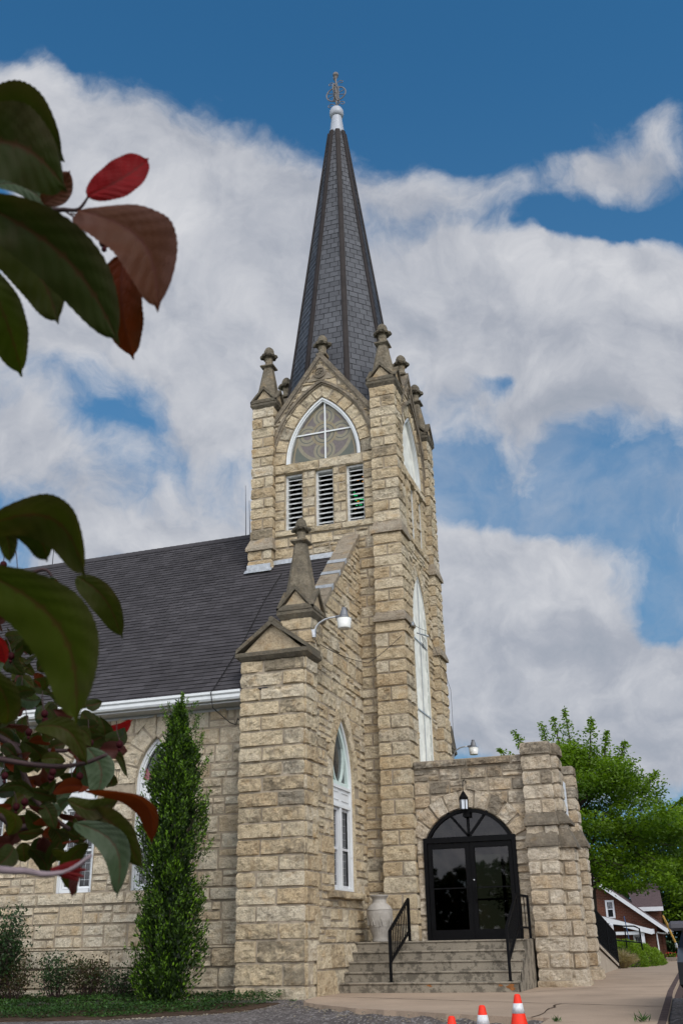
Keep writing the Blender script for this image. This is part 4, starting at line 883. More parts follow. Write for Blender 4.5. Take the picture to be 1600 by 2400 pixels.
fprism(cp, fr, [(-4.75, 5.6), (-1.87, 8.2), (-1.87, float(RK(-1.87))-.02), (-4.75, float(RK(-4.75))-.02)], -.36, -.30, (.5, .3, .5))
cq = MB(); fprism(cq, fr, [(1.87, 10.1), (7.2, 4.9), (7.2, 5.05), (1.87, 10.25)], -.4, .045, (.4, .5, .5)); cq.build('raking_coping', M_LICH, CH)
CPO = cp.build('raking_coping', M_LICH, CH); m = MB()
for y, w_ in ((-3.05, .13), (-3.50, .11), (-4.02, .12)):
    V = [fr.p(u, float(RK(u))+.128+dz, n) for dz in (0,) for u in (y-w_/2, y+w_/2) for n in (-.41, .05)]; V += [fr.p(u, float(RK(u))+.03, .052) for u in (y-w_/2, y+w_/2)]
    m = MB(); m.add(V, [(0, 1, 3, 2), (1, 4, 5, 3)]); m.build('sealed_joint', M_FLASH, CPO)

# the tall street window
o = FWIN; n = -.06; m = MB(); band(m, fr, o.path(-.07), o.path(0), n-.12, n+.02); s = o.s-.07
fbox(m, fr, o.c-s, o.c+s, o.z0, o.z0+.05, n-.1, n+.03); fbox(m, fr, o.c-s, o.c+s, 3.52, 3.84, n-.1, n-.02); fbox(m, fr, o.c-s, o.c+s, 3.84, 3.90, n-.1, n+.015); fbox(m, fr, o.c-s, o.c+s, 3.46, 3.52, n-.1, n+.015)
for dx in (-.33, .33): fbox(m, fr, o.c+dx-.23, o.c+dx+.23, 3.60, 3.62, n-.02, n-.005); fbox(m, fr, o.c+dx-.23, o.c+dx+.23, 3.76, 3.78, n-.02, n-.005)
for dx in (-s, -.05, s-.09): fbox(m, fr, o.c+dx, o.c+dx+(.1 if dx == -.05 else .09), o.z0+.05, 3.46, n-.1, n+.005)
w = m.build('window', M_PAINT, CH); g = MB(); fprism(g, fr, [(o.c-s, 3.9)]+[tuple(p) for p in o.path(-.06) if p[1] > 3.9]+[(o.c+s, 3.9)], n-.1, n-.09); fbox(g, fr, o.c-s, o.c+s, o.z0+.05, 3.46, n-.095, n-.085); g.build('pane', M_LEAD, w)
m = MB(); band(m, fr, [p for p in o.path(-.16) if p[1] > 3.93], [p for p in o.path(-.06) if p[1] > 3.93][0:len([p for p in o.path(-.16) if p[1] > 3.93])], n-.09, n-.03); fbox(m, fr, o.c-s, o.c+s, 3.90, 3.99, n-.089, n-.031)
th = np.linspace(0, 2*math.pi, 29); ov = lambda k: np.stack([o.c+(.40-k)*np.cos(th), 4.55+(.62-k)*np.sin(th)], 1); band(m, fr, ov(.05), ov(0), n-.088, n-.04); m.build('tracery', M_MINT, w)
m = MB()
for dx in (-.33, .33):
    m = MB()
    for z in (o.z0+.06, 2.62, 3.40): fbox(m, fr, o.c+dx-.25, o.c+dx+.25, z, z+.05, n-.084, n-.045)
    for q in (-.25, .21): fbox(m, fr, o.c+dx+q, o.c+dx+q+.04, o.z0+.06, 3.45, n-.0845, n-.046)
    m.build('sash', M_TRIM, w)
m = MB()
for x in np.linspace(-.5, .5, 9): fbox(m, fr, o.c+x-.003, o.c+x+.003, 1.95, 3.4, n-.0845, n-.078)
for z in np.arange(2.0, 3.4, .14): fbox(m, fr, o.c-.55, o.c+.55, z, z+.006, n-.0844, n-.077)
m.build('lead_line', M_GALV, w)
# corner buttress
def corner_buttress(sy, seed, fine):
    mb = MB(); y0, y1 = (-5.75, -5.08) if sy < 0 else (6.4, 7.2)
    rg = random.Random(seed); cs = [-.18, .18, .56, .94]+mkcourses(.94, 6.14, .293, rg, .07)[1:]
    SF = lambda u, v: .15+.45*float(u > .3)*smooth((v-3)/2.)+.2*float(v > 5.6)
    if fine: pier(mb, .35, .955, y0+.055, y1, cs, D=.04, amp=.03, seed=seed+9, faces='AB', stain=.35); pier(mb, -.42, .915, y0, y1-.1, cs, D=.04, amp=.03, seed=seed, faces='AB', stainf=lambda u, v: .12+.45*max(0, math.sin(v*2.1+u))*float(u > -.2)+.35*float(u > .4)+.15*float(v > 5.2))
    else: pier(mb, .2, 1.0, y0, y1, cs, seed=seed, faces='')
    o = mb.build('corner_buttress', SM, CH)
    m = MB(); xa, xb = (-.42, .935) if fine else (.2, 1.0); xm = (xa+xb)/2; e = .10
    V = []
    for q, z in ((.02, 6.12), (e, 6.20), (e, 6.27), (e-.06, 6.30)): V += [(xa-q, y0-q, z), (xb+q, y0-q, z), (xb+q, y1+q, z), (xa-q, y1+q, z)]
    m.add(V, [(i*4+k, i*4+(k+1) % 4, i*4+4+(k+1) % 4, i*4+4+k) for i in range(3) for k in range(4)]+[(12, 13, 14, 15), (3, 2, 1, 0)], (.2, .85, .5))
    f = FA(y0) if sy < 0 else FB(1.0)
    if sy < 0:
        fprism(m, f, [(xa+.05, 6.29), (xb-.05, 6.29), (xm, 6.86)], -.7, .0, (.9, .15, .5), 1)
        band(m, f, [(xa-.09, 6.28), (xm, 6.83), (xb+.09, 6.28)], [(xa-.09, 6.36), (xm, 6.95), (xb+.09, 6.36)], -.7, .095, (.2, .85, .5))
        tube(m, [(xm, y0-.10, 6.93), (xm, y0+.4, 6.93)], .06, 10, (.3, .8, .5))
        mb2 = MB(); pier(mb2, .28, .935, -5.36, -4.70, [6.2, 6.5, 6.78, 7.06], D=.045, seed=seed+5, faces='AB', stain=.5); mb2.build('pinnacle_pier', SM, o)
        pinnacle(.607, -5.03, .328, 7.08, 8.80, 9.40, seed)
    else: fprism(m, FR((1.0, (y0+y1)/2, 0), (0, 1, 0), (1, 0, 0)), [(-.5, 6.3), (.5, 6.3), (0, 7.0)], -.6, .09, (.2, .85, .5))
    m.build('gabled_cap', [M_CAP, M_CUT], o)
corner_buttress(-1, 61, True); corner_buttress(1, 65, False)
# entrance porch
DOOR = Seg(3.21, 2.44, 1.02, 2.86, .80, .41); DOOR.s = .96
fr = FA(-1.94); mb = MB(); rg = random.Random(90); MONO = 'mono'; PS = lambda u, v: .1+.75*smooth((v-3.15)/1.0)
wall(mb, fr, 2.06, 4.5, mkcourses(.80, 4.34, .29, rg, .12), style='mono', ops=[DOOR], seed=91, stainf=PS, D=.036, amp=.026, depth=.22)
voussoirs(mb, fr, DOOR, 0, .40, 9, D=.045, amp=.03, seed=92, stain=.38)
wall(mb, fr, 2.06, 4.5, [4.34, 4.52], style='big', D=.09, amp=.035, seed=93, stain=.95)
wall(mb, FB(4.85), -1.7, 1.94, mkcourses(-.1, 4.36, .3, rg), seed=94, stainf=PS, D=.045); wall(mb, FB(4.85), -1.2, 1.6, [4.36, 4.54], style='big', D=.09, seed=95, stain=.95)
wall(mb, FK(1.94), -4.9, -2.0, mkcourses(.8, 4.4, .31, rg), ops=[Rect(-3.21, .9, .85, 2.9)], seed=96, stain=.2, step=.12)
box(mb, 2.0, 4.84, -1.85, 1.85, 4.15, 4.25, mi=1); box(mb, 2.06, 4.84, -1.93, -1.62, 4.25, 4.50, (.3, .9, .5)); box(mb, 4.55, 4.84, -1.6, 1.93, 4.25, 4.52, (.3, .9, .5))
box(mb, 4.70, 4.84, -1.70, 1.9, .6, 4.15, mi=1); box(mb, 1.88, 4.84, -1.9, 1.9, .6, .88, mi=1)
mb.build('porch_wall', [M_GREY, M_MORT], CH)
KS = dict(D=.042, amp=.03, tint=(.1, 1))
def courses_z(z0, z1, s): return mkcourses(z0, z1, .292, random.Random(s), .07)
PX = [((4.47, 5.07, -2.22, -1.90), .05, 2.62, 97, 'AB'), ((4.47, 5.075, -2.15, -1.90), 2.55, 3.03, 98, 'AB'), ((4.48, 5.08, -2.09, -1.90), 2.95, 4.46, 99, 'AB'),
      ((4.86, 5.36, -1.895, -1.25), .0, 2.60, 103, 'AB'), ((4.86, 5.28, -1.895, -1.25), 2.55, 3.06, 104, 'AB'), ((4.86, 5.21, -1.895, -1.3), 3.0, 4.45, 105, 'AB'),
      ((4.86, 5.26, 1.42, 2.0), .0, 2.86, 107, 'AB'), ((4.86, 5.17, 1.42, 2.0), 2.82, 4.5, 108, 'AB')]
TOPS = [((4.47, 5.10, -2.10, -1.90), [4.46, 4.74], 110), ((4.86, 5.22, -1.895, -1.3), [4.45, 4.72], 111), ((4.86, 5.17, 1.42, 2.0), [4.5, 4.72], 112)]
FEET = [((4.44, 5.10, -2.26, -1.9), [-.15, .12], 113), ((4.86, 5.40, -1.893, -1.2), [-.15, .16], 114), ((4.86, 5.32, 1.36, 2.05), [-.15, .22], 115)]
WTH = [[((4.43, 5.10, -2.27, -1.9), (4.46, 5.08, -2.14, -1.9), 2.60, 2.68, 2.90), ((4.43, 5.13, -2.22, -1.9), (4.46, 5.09, -2.07, -1.9), 3.02, 3.08, 3.30)],
       [((4.86, 5.43, -1.96, -1.2), (4.86, 5.29, -1.9, -1.25), 2.58, 2.64, 2.97), ((4.86, 5.36, -1.96, -1.2), (4.86, 5.21, -1.9, -1.25), 3.05, 3.10, 3.32)], [((4.86, 5.33, 1.36, 2.05), (4.86, 5.17, 1.42, 2.0), 2.84, 2.9, 3.27)]]
for pi_, rows_ in enumerate((PX[0:3], PX[3:6], PX[6:8])):
    mb = MB()
    for (q, z0, z1, sd_, fc) in rows_: pier(mb, *q, courses_z(z0, z1, sd_), seed=sd_, faces=fc, stainf=lambda u, v: .08+.55*smooth((v-3.0)/1.3), **KS)
    q, zs_, sd_ = TOPS[pi_]; pier(mb, *q, zs_, seed=sd_, faces='AB', stain=1.0, D=.05, amp=.04, style='big'); q, zs_, sd_ = FEET[pi_]; pier(mb, *q, zs_, seed=sd_, faces='AB', stain=.2, style='big')
    PP = mb.build('porch_pier', [M_GREY, M_MORT], CH)
    for wv in WTH[pi_]: m = MB(); frustum(m, *wv, (.3, .75, .5)); m.build('weathering', M_LICH, PP)
m = MB(); fbox(m, FB(4.91), -1.0, 1.33, 3.38, 4.30, 0, .06); tag(m.build('wall_sign', M_SIGNW), 'white board sign on the street side of the porch wall', 'sign')
# doorway
m = MB(); n0, n1 = -.02, .085
fbox(m, fr, 2.22, 2.30, .875, 2.78, n0, n1); fbox(m, fr, 4.12, 4.20, .875, 2.78, n0, n1); fbox(m, fr, 2.22, 4.20, 2.78, 2.89, n0, n1)
fbox(m, fr, 2.30, 4.12, .872, .90, n0, n1); fbox(m, fr, 3.18, 3.24, .90, 2.78, -.01, .05)
m.build('door_frame', M_BLACK, CH)
a0 = math.asin(.46/1.02); th = np.linspace(math.pi-a0, a0, 28); ar = lambda r: np.stack([3.21+r*np.cos(th), 2.44+r*np.sin(th)], 1)
m = MB(); band(m, fr, ar(.945), ar(1.015), -.02, .07)
for a in (.87, math.pi/2, math.pi-.87):
    d = A3(math.cos(a), math.sin(a)); q = A3(-d[1], d[0])*.024; b_ = A3(3.21, 2.89); L = .535 if abs(a-math.pi/2) < .01 else .66; e = b_+d*L
    fprism(m, fr, [tuple(b_-q), tuple(e-q), tuple(e+q), tuple(b_+q)], -.015, .05)
fbox(m, fr, 3.14, 3.28, 3.28, 3.38, -.0, .16)
FL_ = m.build('fanlight', M_BLACK, CH); m = MB(); m.add([fr.p(3.21, 2.89, .012)]+[fr.p(x, z, .012) for x, z in ar(.97)], [(0, i+2, i+1) for i in range(27)]); m.build('pane', M_DGLASS, FL_)
for sgn, x0, x1 in ((-1, 2.31, 3.195), (1, 3.225, 4.11)):
    m = MB(); fbox(m, fr, x0, x0+.085, .897, 2.77, 0, .06); fbox(m, fr, x1-.085, x1, .897, 2.77, 0, .06); fbox(m, fr, x0+.085, x1-.085, 2.66, 2.77, 0, .06); fbox(m, fr, x0+.085, x1-.085, .897, 1.07, 0, .06); fbox(m, fr, x0+.085, x1-.085, 1.86, 1.885, .01, .03)
    d = m.build('door', M_BLACK, CH); m = MB(); fbox(m, fr, x0+.08, x1-.08, 1.06, 2.67, .015, .022); m.build('glass', M_DGLASS, d)
    m = MB(); hx = 3.12 if sgn < 0 else 3.31; tube(m, [fr.p(hx, 1.60, .06), fr.p(hx, 1.60, .11), fr.p(hx, 1.63, .125), fr.p(hx, 1.87, .125), fr.p(hx, 1.90, .11), fr.p(hx, 1.90, .06)], .013, 8); m.build('handle', M_BLACK, d)
    if sgn > 0: m = MB(); ball(m, fr.p(3.268, 2.02, .065), .022, 10); m.build('lock', M_CHROME, d)
fk = FK(1.94); m = MB()
for x0, x1, z0, z1 in ((-4.11, -4.03, .87, 2.9), (-2.39, -2.31, .87, 2.9), (-3.25, -3.17, .87, 2.8), (-4.03, -2.39, 2.8, 2.9), (-4.03, -3.25, 1.75, 1.79), (-3.17, -2.39, 1.75, 1.79)): fbox(m, fk, x0, x1, z0, z1, -.12, -.05)
m.build('rear_door_frame', M_BLACK, CH)

# ------------------------------------------------------------------ steps, rails, urn, lights
YS = [-4.14, -3.86, -3.58, -3.30, -3.02]
m = MB()
for i, y in enumerate(YS):
    xr = 4.385+.004*i; z0 = -.05 if i == 0 else .175*i-.02
    box(m, .97, xr, y, -1.93 if i == 4 else YS[i+1]+.1, z0, .175*(i+1)-.035); box(m, .96, xr+.006, y-.022, -1.93 if i == 4 else YS[i+1]+.1, .175*(i+1)-.035, .175*(i+1), bev=.010)
m.add([(4.405, y, z) for y, z in ((-4.13, -.05), (-4.13, .15), (-3.85, .16), (-3.85, .33), (-3.57, .34), (-3.57, .5), (-3.29, .51), (-3.29, .68), (-3.01, .69), (-3.01, .862), (-2.0, .862), (-2.0, -.05))], [tuple(range(12))])
rg = random.Random(2)
for x, y, w, h in ((3.12, -3.865, .035, .05), (3.62, -3.865, .12, .12), (4.02, -3.865, .06, .09), (4.22, -3.865, .11, .14), (2.55, -3.865, .02, .05), (4.25, -4.165, .10, .10), (2.75, -4.165, .06, .04), (4.05, -4.165, .05, .05)):
    zt = .35-.034 if y > -4 else .175-.034; k = 9; ph = rg.random()*6
    P = [(x+w*math.cos(a)*(.7+.4*math.sin(3*a+ph)), y+.0225-.003, min(zt, zt-h*.5+h*.6*math.sin(a)*(.8+.3*math.sin(2*a+ph)))) for a in np.linspace(0, 2*math.pi, 15)[:-1]]
    m.add(P, [tuple(range(14))], (.5, 0, 0), 1)
tag(m.build('entrance_steps', [M_STEP, M_RUST]), 'five stained concrete steps up to the porch door', 'steps')
def rail(name, label, legs, low, grp):
    t_ = thing(name, label, 'handrail', (legs[0][0], legs[0][1], legs[0][2]), grp)
    for (x, y, zb_, zt_) in legs: m = MB(); box(m, x-.024, x+.024, y-.024, y+.024, zb_, zt_); box(m, x-.045, x+.045, y-.045, y+.045, zb_, zb_+.012); m.build('post', M_BLACK, t_)
    for (a, b, ha, hb) in low:
        A, B = legs[a], legs[b]; m = MB(); d = A3(B[0]-A[0], B[1]-A[1]); q = A3(-d[1], d[0])/np.linalg.norm(d)*.024
        def bar(za, zb_, th):
            m.add([(A[0]+s*q[0], A[1]+s*q[1], za+e) for s in (-1, 1) for e in (0, th)]+[(B[0]+s*q[0], B[1]+s*q[1], zb_+e) for s in (-1, 1) for e in (0, th)], [(0, 1, 5, 4), (2, 6, 7, 3), (1, 3, 7, 5), (0, 4, 6, 2), (0, 2, 3, 1), (4, 5, 7, 6)])
        bar(A[3]-.03, B[3]-.03, .045); m.build('top_rail', M_BLACK, t_); m = MB(); bar(ha, hb, .03); m.build('bottom_rail', M_BLACK, t_)
        m = MB(); n = max(3, int(np.linalg.norm(d)/.115))
        for i in range(1, n):
            f = i/n; x, y = A[0]+d[0]*f, A[1]+d[1]*f; box(m, x-.008, x+.008, y-.008, y+.008, ha+(hb-ha)*f, A[3]+(B[3]-A[3])*f-.02)
        m.build('balusters', M_BLACK, t_)
    return t_
rail('handrail', 'black metal handrail on the steps beside the stone urn', [(1.98, -4.0, .175, 1.06), (1.98, -2.55, .875, 1.68)], [(0, 1, .50, 1.05)], 'handrails of the entrance steps')
rail('handrail', 'black metal handrail on the steps beside the right porch pier', [(4.22, -4.0, .175, 1.08), (4.22, -2.68, .875, 1.69), (4.385, -2.30, .875, 1.66)], [(0, 1, .50, 1.08), (1, 2, 1.08, 1.05)], 'handrails of the entrance steps')
U = thing('urn', 'tall pale cast stone urn with relief figures on the step landing', 'urn', (1.40, -2.68, .875))
prof = [(.165, 0), (.17, .03), (.15, .05), (.155, .09), (.215, .26), (.262, .46), (.268, .56), (.262, .60), (.225, .665), (.165, .715), (.145, .735), (.14, .80), (.16, .83), (.19, .862), (.195, .885), (.175, .888), (.12, .86)]
pr2 = []
for (a, b), (c, d) in zip(prof[:-1], prof[1:]):
    for k in range(3): pr2.append((a+(c-a)*k/3, b+(d-b)*k/3))
pr2.append(prof[-1]); n = 96; V = []; th = np.arange(n)*2*math.pi/n; C_ = []
for r, z in pr2:
    rr = np.full(n, r)
    if .05 < z < .27: rr = r*(1+.016*np.cos(th*24))
    elif .29 < z < .56: rr = r*(1+.035*np.maximum(0, vnoise(th*5.1, th*0+z*11, 5)-.45)*2)
    elif .60 < z < .70: rr = r*(1+.012*np.cos(th*40))
    elif .74 < z < .86: rr = r*(1+.02*np.cos(th*30))
    V.append(np.stack([1.40+rr*np.cos(th), -2.68+rr*np.sin(th), np.full(n, .875+z)], 1))
V = np.concatenate(V); F = [(i*n+k, i*n+(k+1) % n, (i+1)*n+(k+1) % n, (i+1)*n+k) for i in range(len(pr2)-1) for k in range(n)]
m = MB(); m.add(V, F+[tuple(range(n))[::-1], tuple((len(pr2)-1)*n+k for k in range(n))]); m.build('body', M_URN, U, smooth_=True)
m = MB()
for z, r in ((.285, .225), (.60, .268), (.045, .163)): tube(m, [(1.40+r*math.cos(a), -2.68+r*math.sin(a), .875+z) for a in np.linspace(0, 2*math.pi, 33)], .007, 6, cap=False)
for k in range(9):                                   # raised dancing figures round the belly
    a = k*2*math.pi/9-1.9; R0 = .262; T = lambda s, z: (1.40+(R0-.008)*math.cos(a+s/R0), -2.68+(R0-.008)*math.sin(a+s/R0), .875+z)
    tube(m, [T(0, .42), T(.005, .50)], [.020, .016], 6); ball(m, T(.008, .53), .015, 8); tube(m, [T(-.005, .42), T(-.02, .36), T(-.012, .30)], .010, 6); tube(m, [T(.008, .42), T(.028, .37), T(.04, .315)], .010, 6); tube(m, [T(.01, .49), T(.035, .47), T(.045, .50)], .008, 6); tube(m, [T(-.01, .49), T(-.035, .46)], .008, 6)
m.build('relief', M_URN, U)
L_ = thing('porch_lantern', 'small black lantern with white panes hanging over the door arch', 'lantern', (3.20, -2.20, 3.40))
def hexr(m, z0, z1, r0, r1): lathe(m, (3.20, -2.20, 0), [(r0, z0), (r1, z1)], 6)
m = MB(); hexr(m, 3.40, 3.425, .085, .085); hexr(m, 3.62, 3.67, .10, .10); hexr(m, 3.67, 3.81, .095, .006)
for k in range(6):
    a = k*math.pi/3; x, y = 3.20+.083*math.cos(a), -2.20+.083*math.sin(a); tube(m, [(x, y, 3.41), (x*1.0+.008*math.cos(a), y+.008*math.sin(a), 3.63)], .009, 5)
m.build('cage', M_BLACK, L_); m = MB(); hexr(m, 3.42, 3.625, .074, .082); m.build('pane', plain('white_lantern_glass', (.62, .66, .72), .3, .4, var=.05), L_)
m = MB(); tube(m, [(3.20, -2.20, 3.80), (3.20, -2.21, 3.92), (3.21, -2.18, 4.02), (3.22, -2.08, 4.05), (3.22, -1.93, 4.0)], .009, 6); m.build('bracket', M_BLACK, L_)
def yard_light(name, label, base, dx, flip=1):
    t_ = thing(name, label, 'light', base, 'yard lights on the church corners'); x, y, z = base; P = lambda u, w: (x+u, y+.0, z+w)
    m = MB(); tube(m, [P(.0, -.02), P(.035, .0), P(.045, .08), P(.075, .17), P(.14, .24), P(.26, .30), P(.38, .325), P(.53, .33)], .020, 8); m.build('arm', M_GALV, t_, smooth_=True)
    m = MB(); box(m, x-.03, x+.06, y-.03, y+.03, z-.05, z+.0); box(m, x-.02, x+.06, y-.035, y+.035, z-.01, z+.11); tube(m, [(x-.03, y-.02, z+.12), (x+.08, y-.02, z+.08)], .006, 6); m.build('clamp', M_GALV, t_)
    c = P(.68, 0); m = MB(); lathe(m, c, [(.085, .275), (.088, .34), (.07, .42), (.065, .44), (.055, .445), (.05, .46), (.05, .50), (.03, .515)], 16); tube(m, [P(.50, .325), P(.62, .33)], .032, 8); m.build('housing', M_LAMPG, t_, smooth_=False)
    m = MB(); lathe(m, c, [(.15, .265), (.155, .275), (.085, .305)], 18); m.build('reflector', M_GALV, t_); m = MB(); lathe(m, c, [(.125, .06), (.128, .07), (.15, .262)], 20); m.build('lens', M_LENS, t_, smooth_=True)
    return t_
yard_light('yard_light', 'grey curved arm light with milky lens on the near buttress pinnacle', (.955, -5.30, 6.66), .6)
yard_light('yard_light', 'grey curved arm light far behind the tower, above the porch roof', (1.02, 6.9, 6.03), .6)
def cable(name, label, pts, r=.008, sag=0, mt=None):
    P = [A3(*p) for p in pts]; Q = []
    for a, b in zip(P[:-1], P[1:]):
        n = 8
        for i in range(n): f = i/n; q = a+(b-a)*f; q[2] -= sag*4*f*(1-f); Q.append(q)
    Q.append(P[-1]); m = MB(); tube(m, Q, r, 5); return tag(m.build(name, mt or M_RUB, org=tuple(P[0])), label, 'cable')
cable('overhead_cable', 'thin cable from the near yard light to the tower corner pier', [(1.0, -5.3, 6.58), (1.05, -5.1, 6.5), (1.6, -3.6, 6.42), (2.12, -1.62, 7.8)], .007, .06)
cable('overhead_cable', 'black cable sloping along the street face of the tower', [(2.12, -1.62, 7.8), (2.2, -.4, 7.95), (2.20, 1.3, 7.30), (2.16, 2.02, 7.0), (2.14, 2.12, 6.6), (2.13, 2.13, 5.6)], .005, .02)
cable('roof_cable', 'dark cable down the charcoal roof and over the gutter', [(-.95, -2.3, roofz(-2.3)+.03), (-1.02, -3.2, roofz(-3.2)+.03), (-.98, -4.4, roofz(-4.4)+.03), (-1.06, -5.70, roofz(-5.7)+.06), (-1.06, -5.80, 5.55), (-1.03, -5.75, 5.25), (-.85, -5.30, 5.02), (-.74, -5.26, 4.98), (-.70, -5.26, 5.1), (-.60, -5.26, 5.02), (-.44, -5.25, 4.97)], .010)
cable('wall_cable', 'black cable climbing the joint between nave wall and buttress', [(-.46, -5.36, .88), (-.48, -5.40, .6), (-.45, -5.42, .45), (-.47, -5.41, .1), (-.46, -5.42, -.15)], .012)
T_ = thing('cable_bracket', 'small pale insulator bracket with dangling wires by the tall tower window', 'bracket', (2.12, -1.0, 7.8))
m = MB(); tube(m, [(2.1, -1.1, 7.72), (2.2, -.8, 7.74), (2.22, -.55, 7.78)], .018, 6); ball(m, (2.22, -.55, 7.78), .035, 8); box(m, 2.08, 2.15, -1.68, -1.58, 7.76, 7.84); m.build('arm', M_GALV, T_); m = MB()
for k in range(3): tube(m, [(2.16, -.95+.12*k, 7.72), (2.2, -.93+.12*k, 7.5+.04*k), (2.16, -.85+.12*k, 7.4), (2.14, -.9+.1*k, 7.55)], .006, 5)
m.build('loose_wires', M_RUB, T_)
for i, (x, y, z0, z1, lab) in enumerate(((-3.05, .2, 11.0, 13.1, 'tall thin whip aerial rising behind the roof ridge by the tower'), (-2.88, .1, 11.1, 12.55, 'shorter thin whip aerial behind the ridge against the tower edge'), (-9.33, .1, 11.0, 12.97, 'lone thin whip aerial on the far roof ridge at the left'))):
    m = MB(); tube(m, [(x, y, z0), (x-.02, y, (z0+z1)/2), (x-.05, y, z1)], [.014, .009, .005], 5); tag(m.build('roof_aerial', M_BLACK, org=(x, y, z0)), lab, 'aerial', 'whip aerials on the church roof')
# ------------------------------------------------------------------ leaf scatter
def leaves(mb, P, D, N, L, Wd, tint, bendk=.0):
    D = D/np.maximum(np.linalg.norm(D, axis=1, keepdims=True), 1e-9); S = np.cross(D, N); S /= np.maximum(np.linalg.norm(S, axis=1, keepdims=True), 1e-9)
    L = np.asarray(L)[:, None]; Wd = np.asarray(Wd)[:, None]; k = len(P)
    V = np.stack([P, P+D*L*.5+S*Wd*.5, P+D*L, P+D*L*.5-S*Wd*.5], 1).reshape(-1, 3)
    C = np.repeat(np.stack([tint, np.zeros(k), np.zeros(k)], 1), 4, 0); mb.add(V, np.arange(k*4).reshape(k, 4), C)
RN = np.random.RandomState(17)
def rdir(n): v = RN.normal(size=(n, 3)); return v/np.linalg.norm(v, axis=1, keepdims=True)
# columnar conifer
Y0 = A3(-1.42, -6.45, -.08); HY = 5.42
Yt = thing('columnar_conifer', 'tall narrow dark green conifer with bright shoot tips against the nave wall', 'tree', tuple(Y0))
def yrad(h): return np.interp(h, [0, .05, .2, .35, .5, .65, .8, .92, 1.0], [.44, .55, .58, .54, .66, .54, .36, .16, .01])
m = MB(); tube(m, [Y0, Y0+A3(.02, 0, 2), Y0+A3(.05, 0, 4.2), Y0+A3(.07, 0, HY)], [.07, .05, .03, .008], 7)
for k in range(60):
    h = RN.uniform(.03, .9); a = RN.uniform(0, 6.28); r = yrad(h)*.8; b = Y0+A3(0, 0, h*HY*.85); tube(m, [b, b+A3(r*.5*math.cos(a), r*.5*math.sin(a), .25), b+A3(r*math.cos(a), r*math.sin(a), .65)], [.012, .009, .004], 4)
m.build('trunk', M_BARK, Yt)
cl = 330; hh = RN.uniform(.0, 1, cl)**.92; aa = RN.uniform(0, 6.28, cl); rr = yrad(hh)*RN.uniform(.45, 1.0, cl)**.6; cc = np.stack([Y0[0]+.07*hh+rr*np.cos(aa), Y0[1]+rr*np.sin(aa), Y0[2]+.05+hh*HY*.97], 1)
n = 95; P = np.repeat(cc, n, 0); sp_ = np.repeat(.05+.085*(1-hh), n)[:, None]; P = P+RN.normal(size=P.shape)*sp_*np.array([1, 1, 1.9]); ax = np.stack([Y0[0]+0*P[:, 0], Y0[1]+0*P[:, 0], P[:, 2]], 1); out = P-ax; od = np.linalg.norm(out, axis=1)
lim = np.interp((P[:, 2]-Y0[2])/HY, np.linspace(0, 1, 40), yrad(np.linspace(0, 1, 40)))*(.58+.72*vnoise(np.arctan2(out[:, 1], out[:, 0])*1.9+9, P[:, 2]*2.4, 3)); keep = (od < lim) & (P[:, 2] > Y0[2]+.02) & (P[:, 2] < Y0[2]+HY) ; P, out, od, lim = P[keep], out[keep], od[keep], lim[keep]
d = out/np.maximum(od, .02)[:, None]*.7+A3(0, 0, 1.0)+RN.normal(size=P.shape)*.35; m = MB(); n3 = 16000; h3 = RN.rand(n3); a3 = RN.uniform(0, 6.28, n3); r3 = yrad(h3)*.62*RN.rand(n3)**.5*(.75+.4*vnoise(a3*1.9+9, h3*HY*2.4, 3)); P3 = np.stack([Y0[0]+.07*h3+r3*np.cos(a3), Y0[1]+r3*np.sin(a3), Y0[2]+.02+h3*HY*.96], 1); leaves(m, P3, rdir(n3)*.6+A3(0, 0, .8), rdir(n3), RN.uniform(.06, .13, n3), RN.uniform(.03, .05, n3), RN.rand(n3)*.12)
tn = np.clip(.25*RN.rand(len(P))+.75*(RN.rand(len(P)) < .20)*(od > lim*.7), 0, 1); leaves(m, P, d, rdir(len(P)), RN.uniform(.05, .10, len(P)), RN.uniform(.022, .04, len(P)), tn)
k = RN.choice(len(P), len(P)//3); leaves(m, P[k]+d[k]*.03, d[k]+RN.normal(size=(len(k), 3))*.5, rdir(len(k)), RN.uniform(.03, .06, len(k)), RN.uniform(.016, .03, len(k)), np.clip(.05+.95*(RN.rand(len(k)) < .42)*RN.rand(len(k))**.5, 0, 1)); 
for q_ in range(150):
    hq = RN.rand()**.9*.93; aq = RN.uniform(0, 6.28); rq = yrad(hq)*RN.uniform(.72, .98); b = A3(Y0[0]+.07*hq+rq*math.cos(aq), Y0[1]+rq*math.sin(aq), Y0[2]+.05+hq*HY); dq = A3(math.cos(aq)*.5, math.sin(aq)*.5, 1.0); ln = RN.uniform(.22, .5); nq = 46; f = RN.rand(nq); Pq = b+dq*(f*ln)[:, None]+RN.normal(size=(nq, 3))*(.055*(1.15-f))[:, None]; leaves(m, Pq, np.tile(dq, (nq, 1))+RN.normal(size=(nq, 3))*.7, rdir(nq), RN.uniform(.035, .075, nq), RN.uniform(.016, .028, nq), np.clip(f*.9*RN.rand(nq)+.1*RN.rand(nq), 0, 1))
for q_ in range(60): z_ = HY*(.93+.085*RN.rand()); leaves(m, np.tile(Y0+A3(.07, 0, z_), (3, 1)), rdir(3)*.7+A3(0, 0, .5), rdir(3), np.full(3, .07), np.full(3, .02), RN.rand(3))
m.build('foliage', M_YEW, Yt)
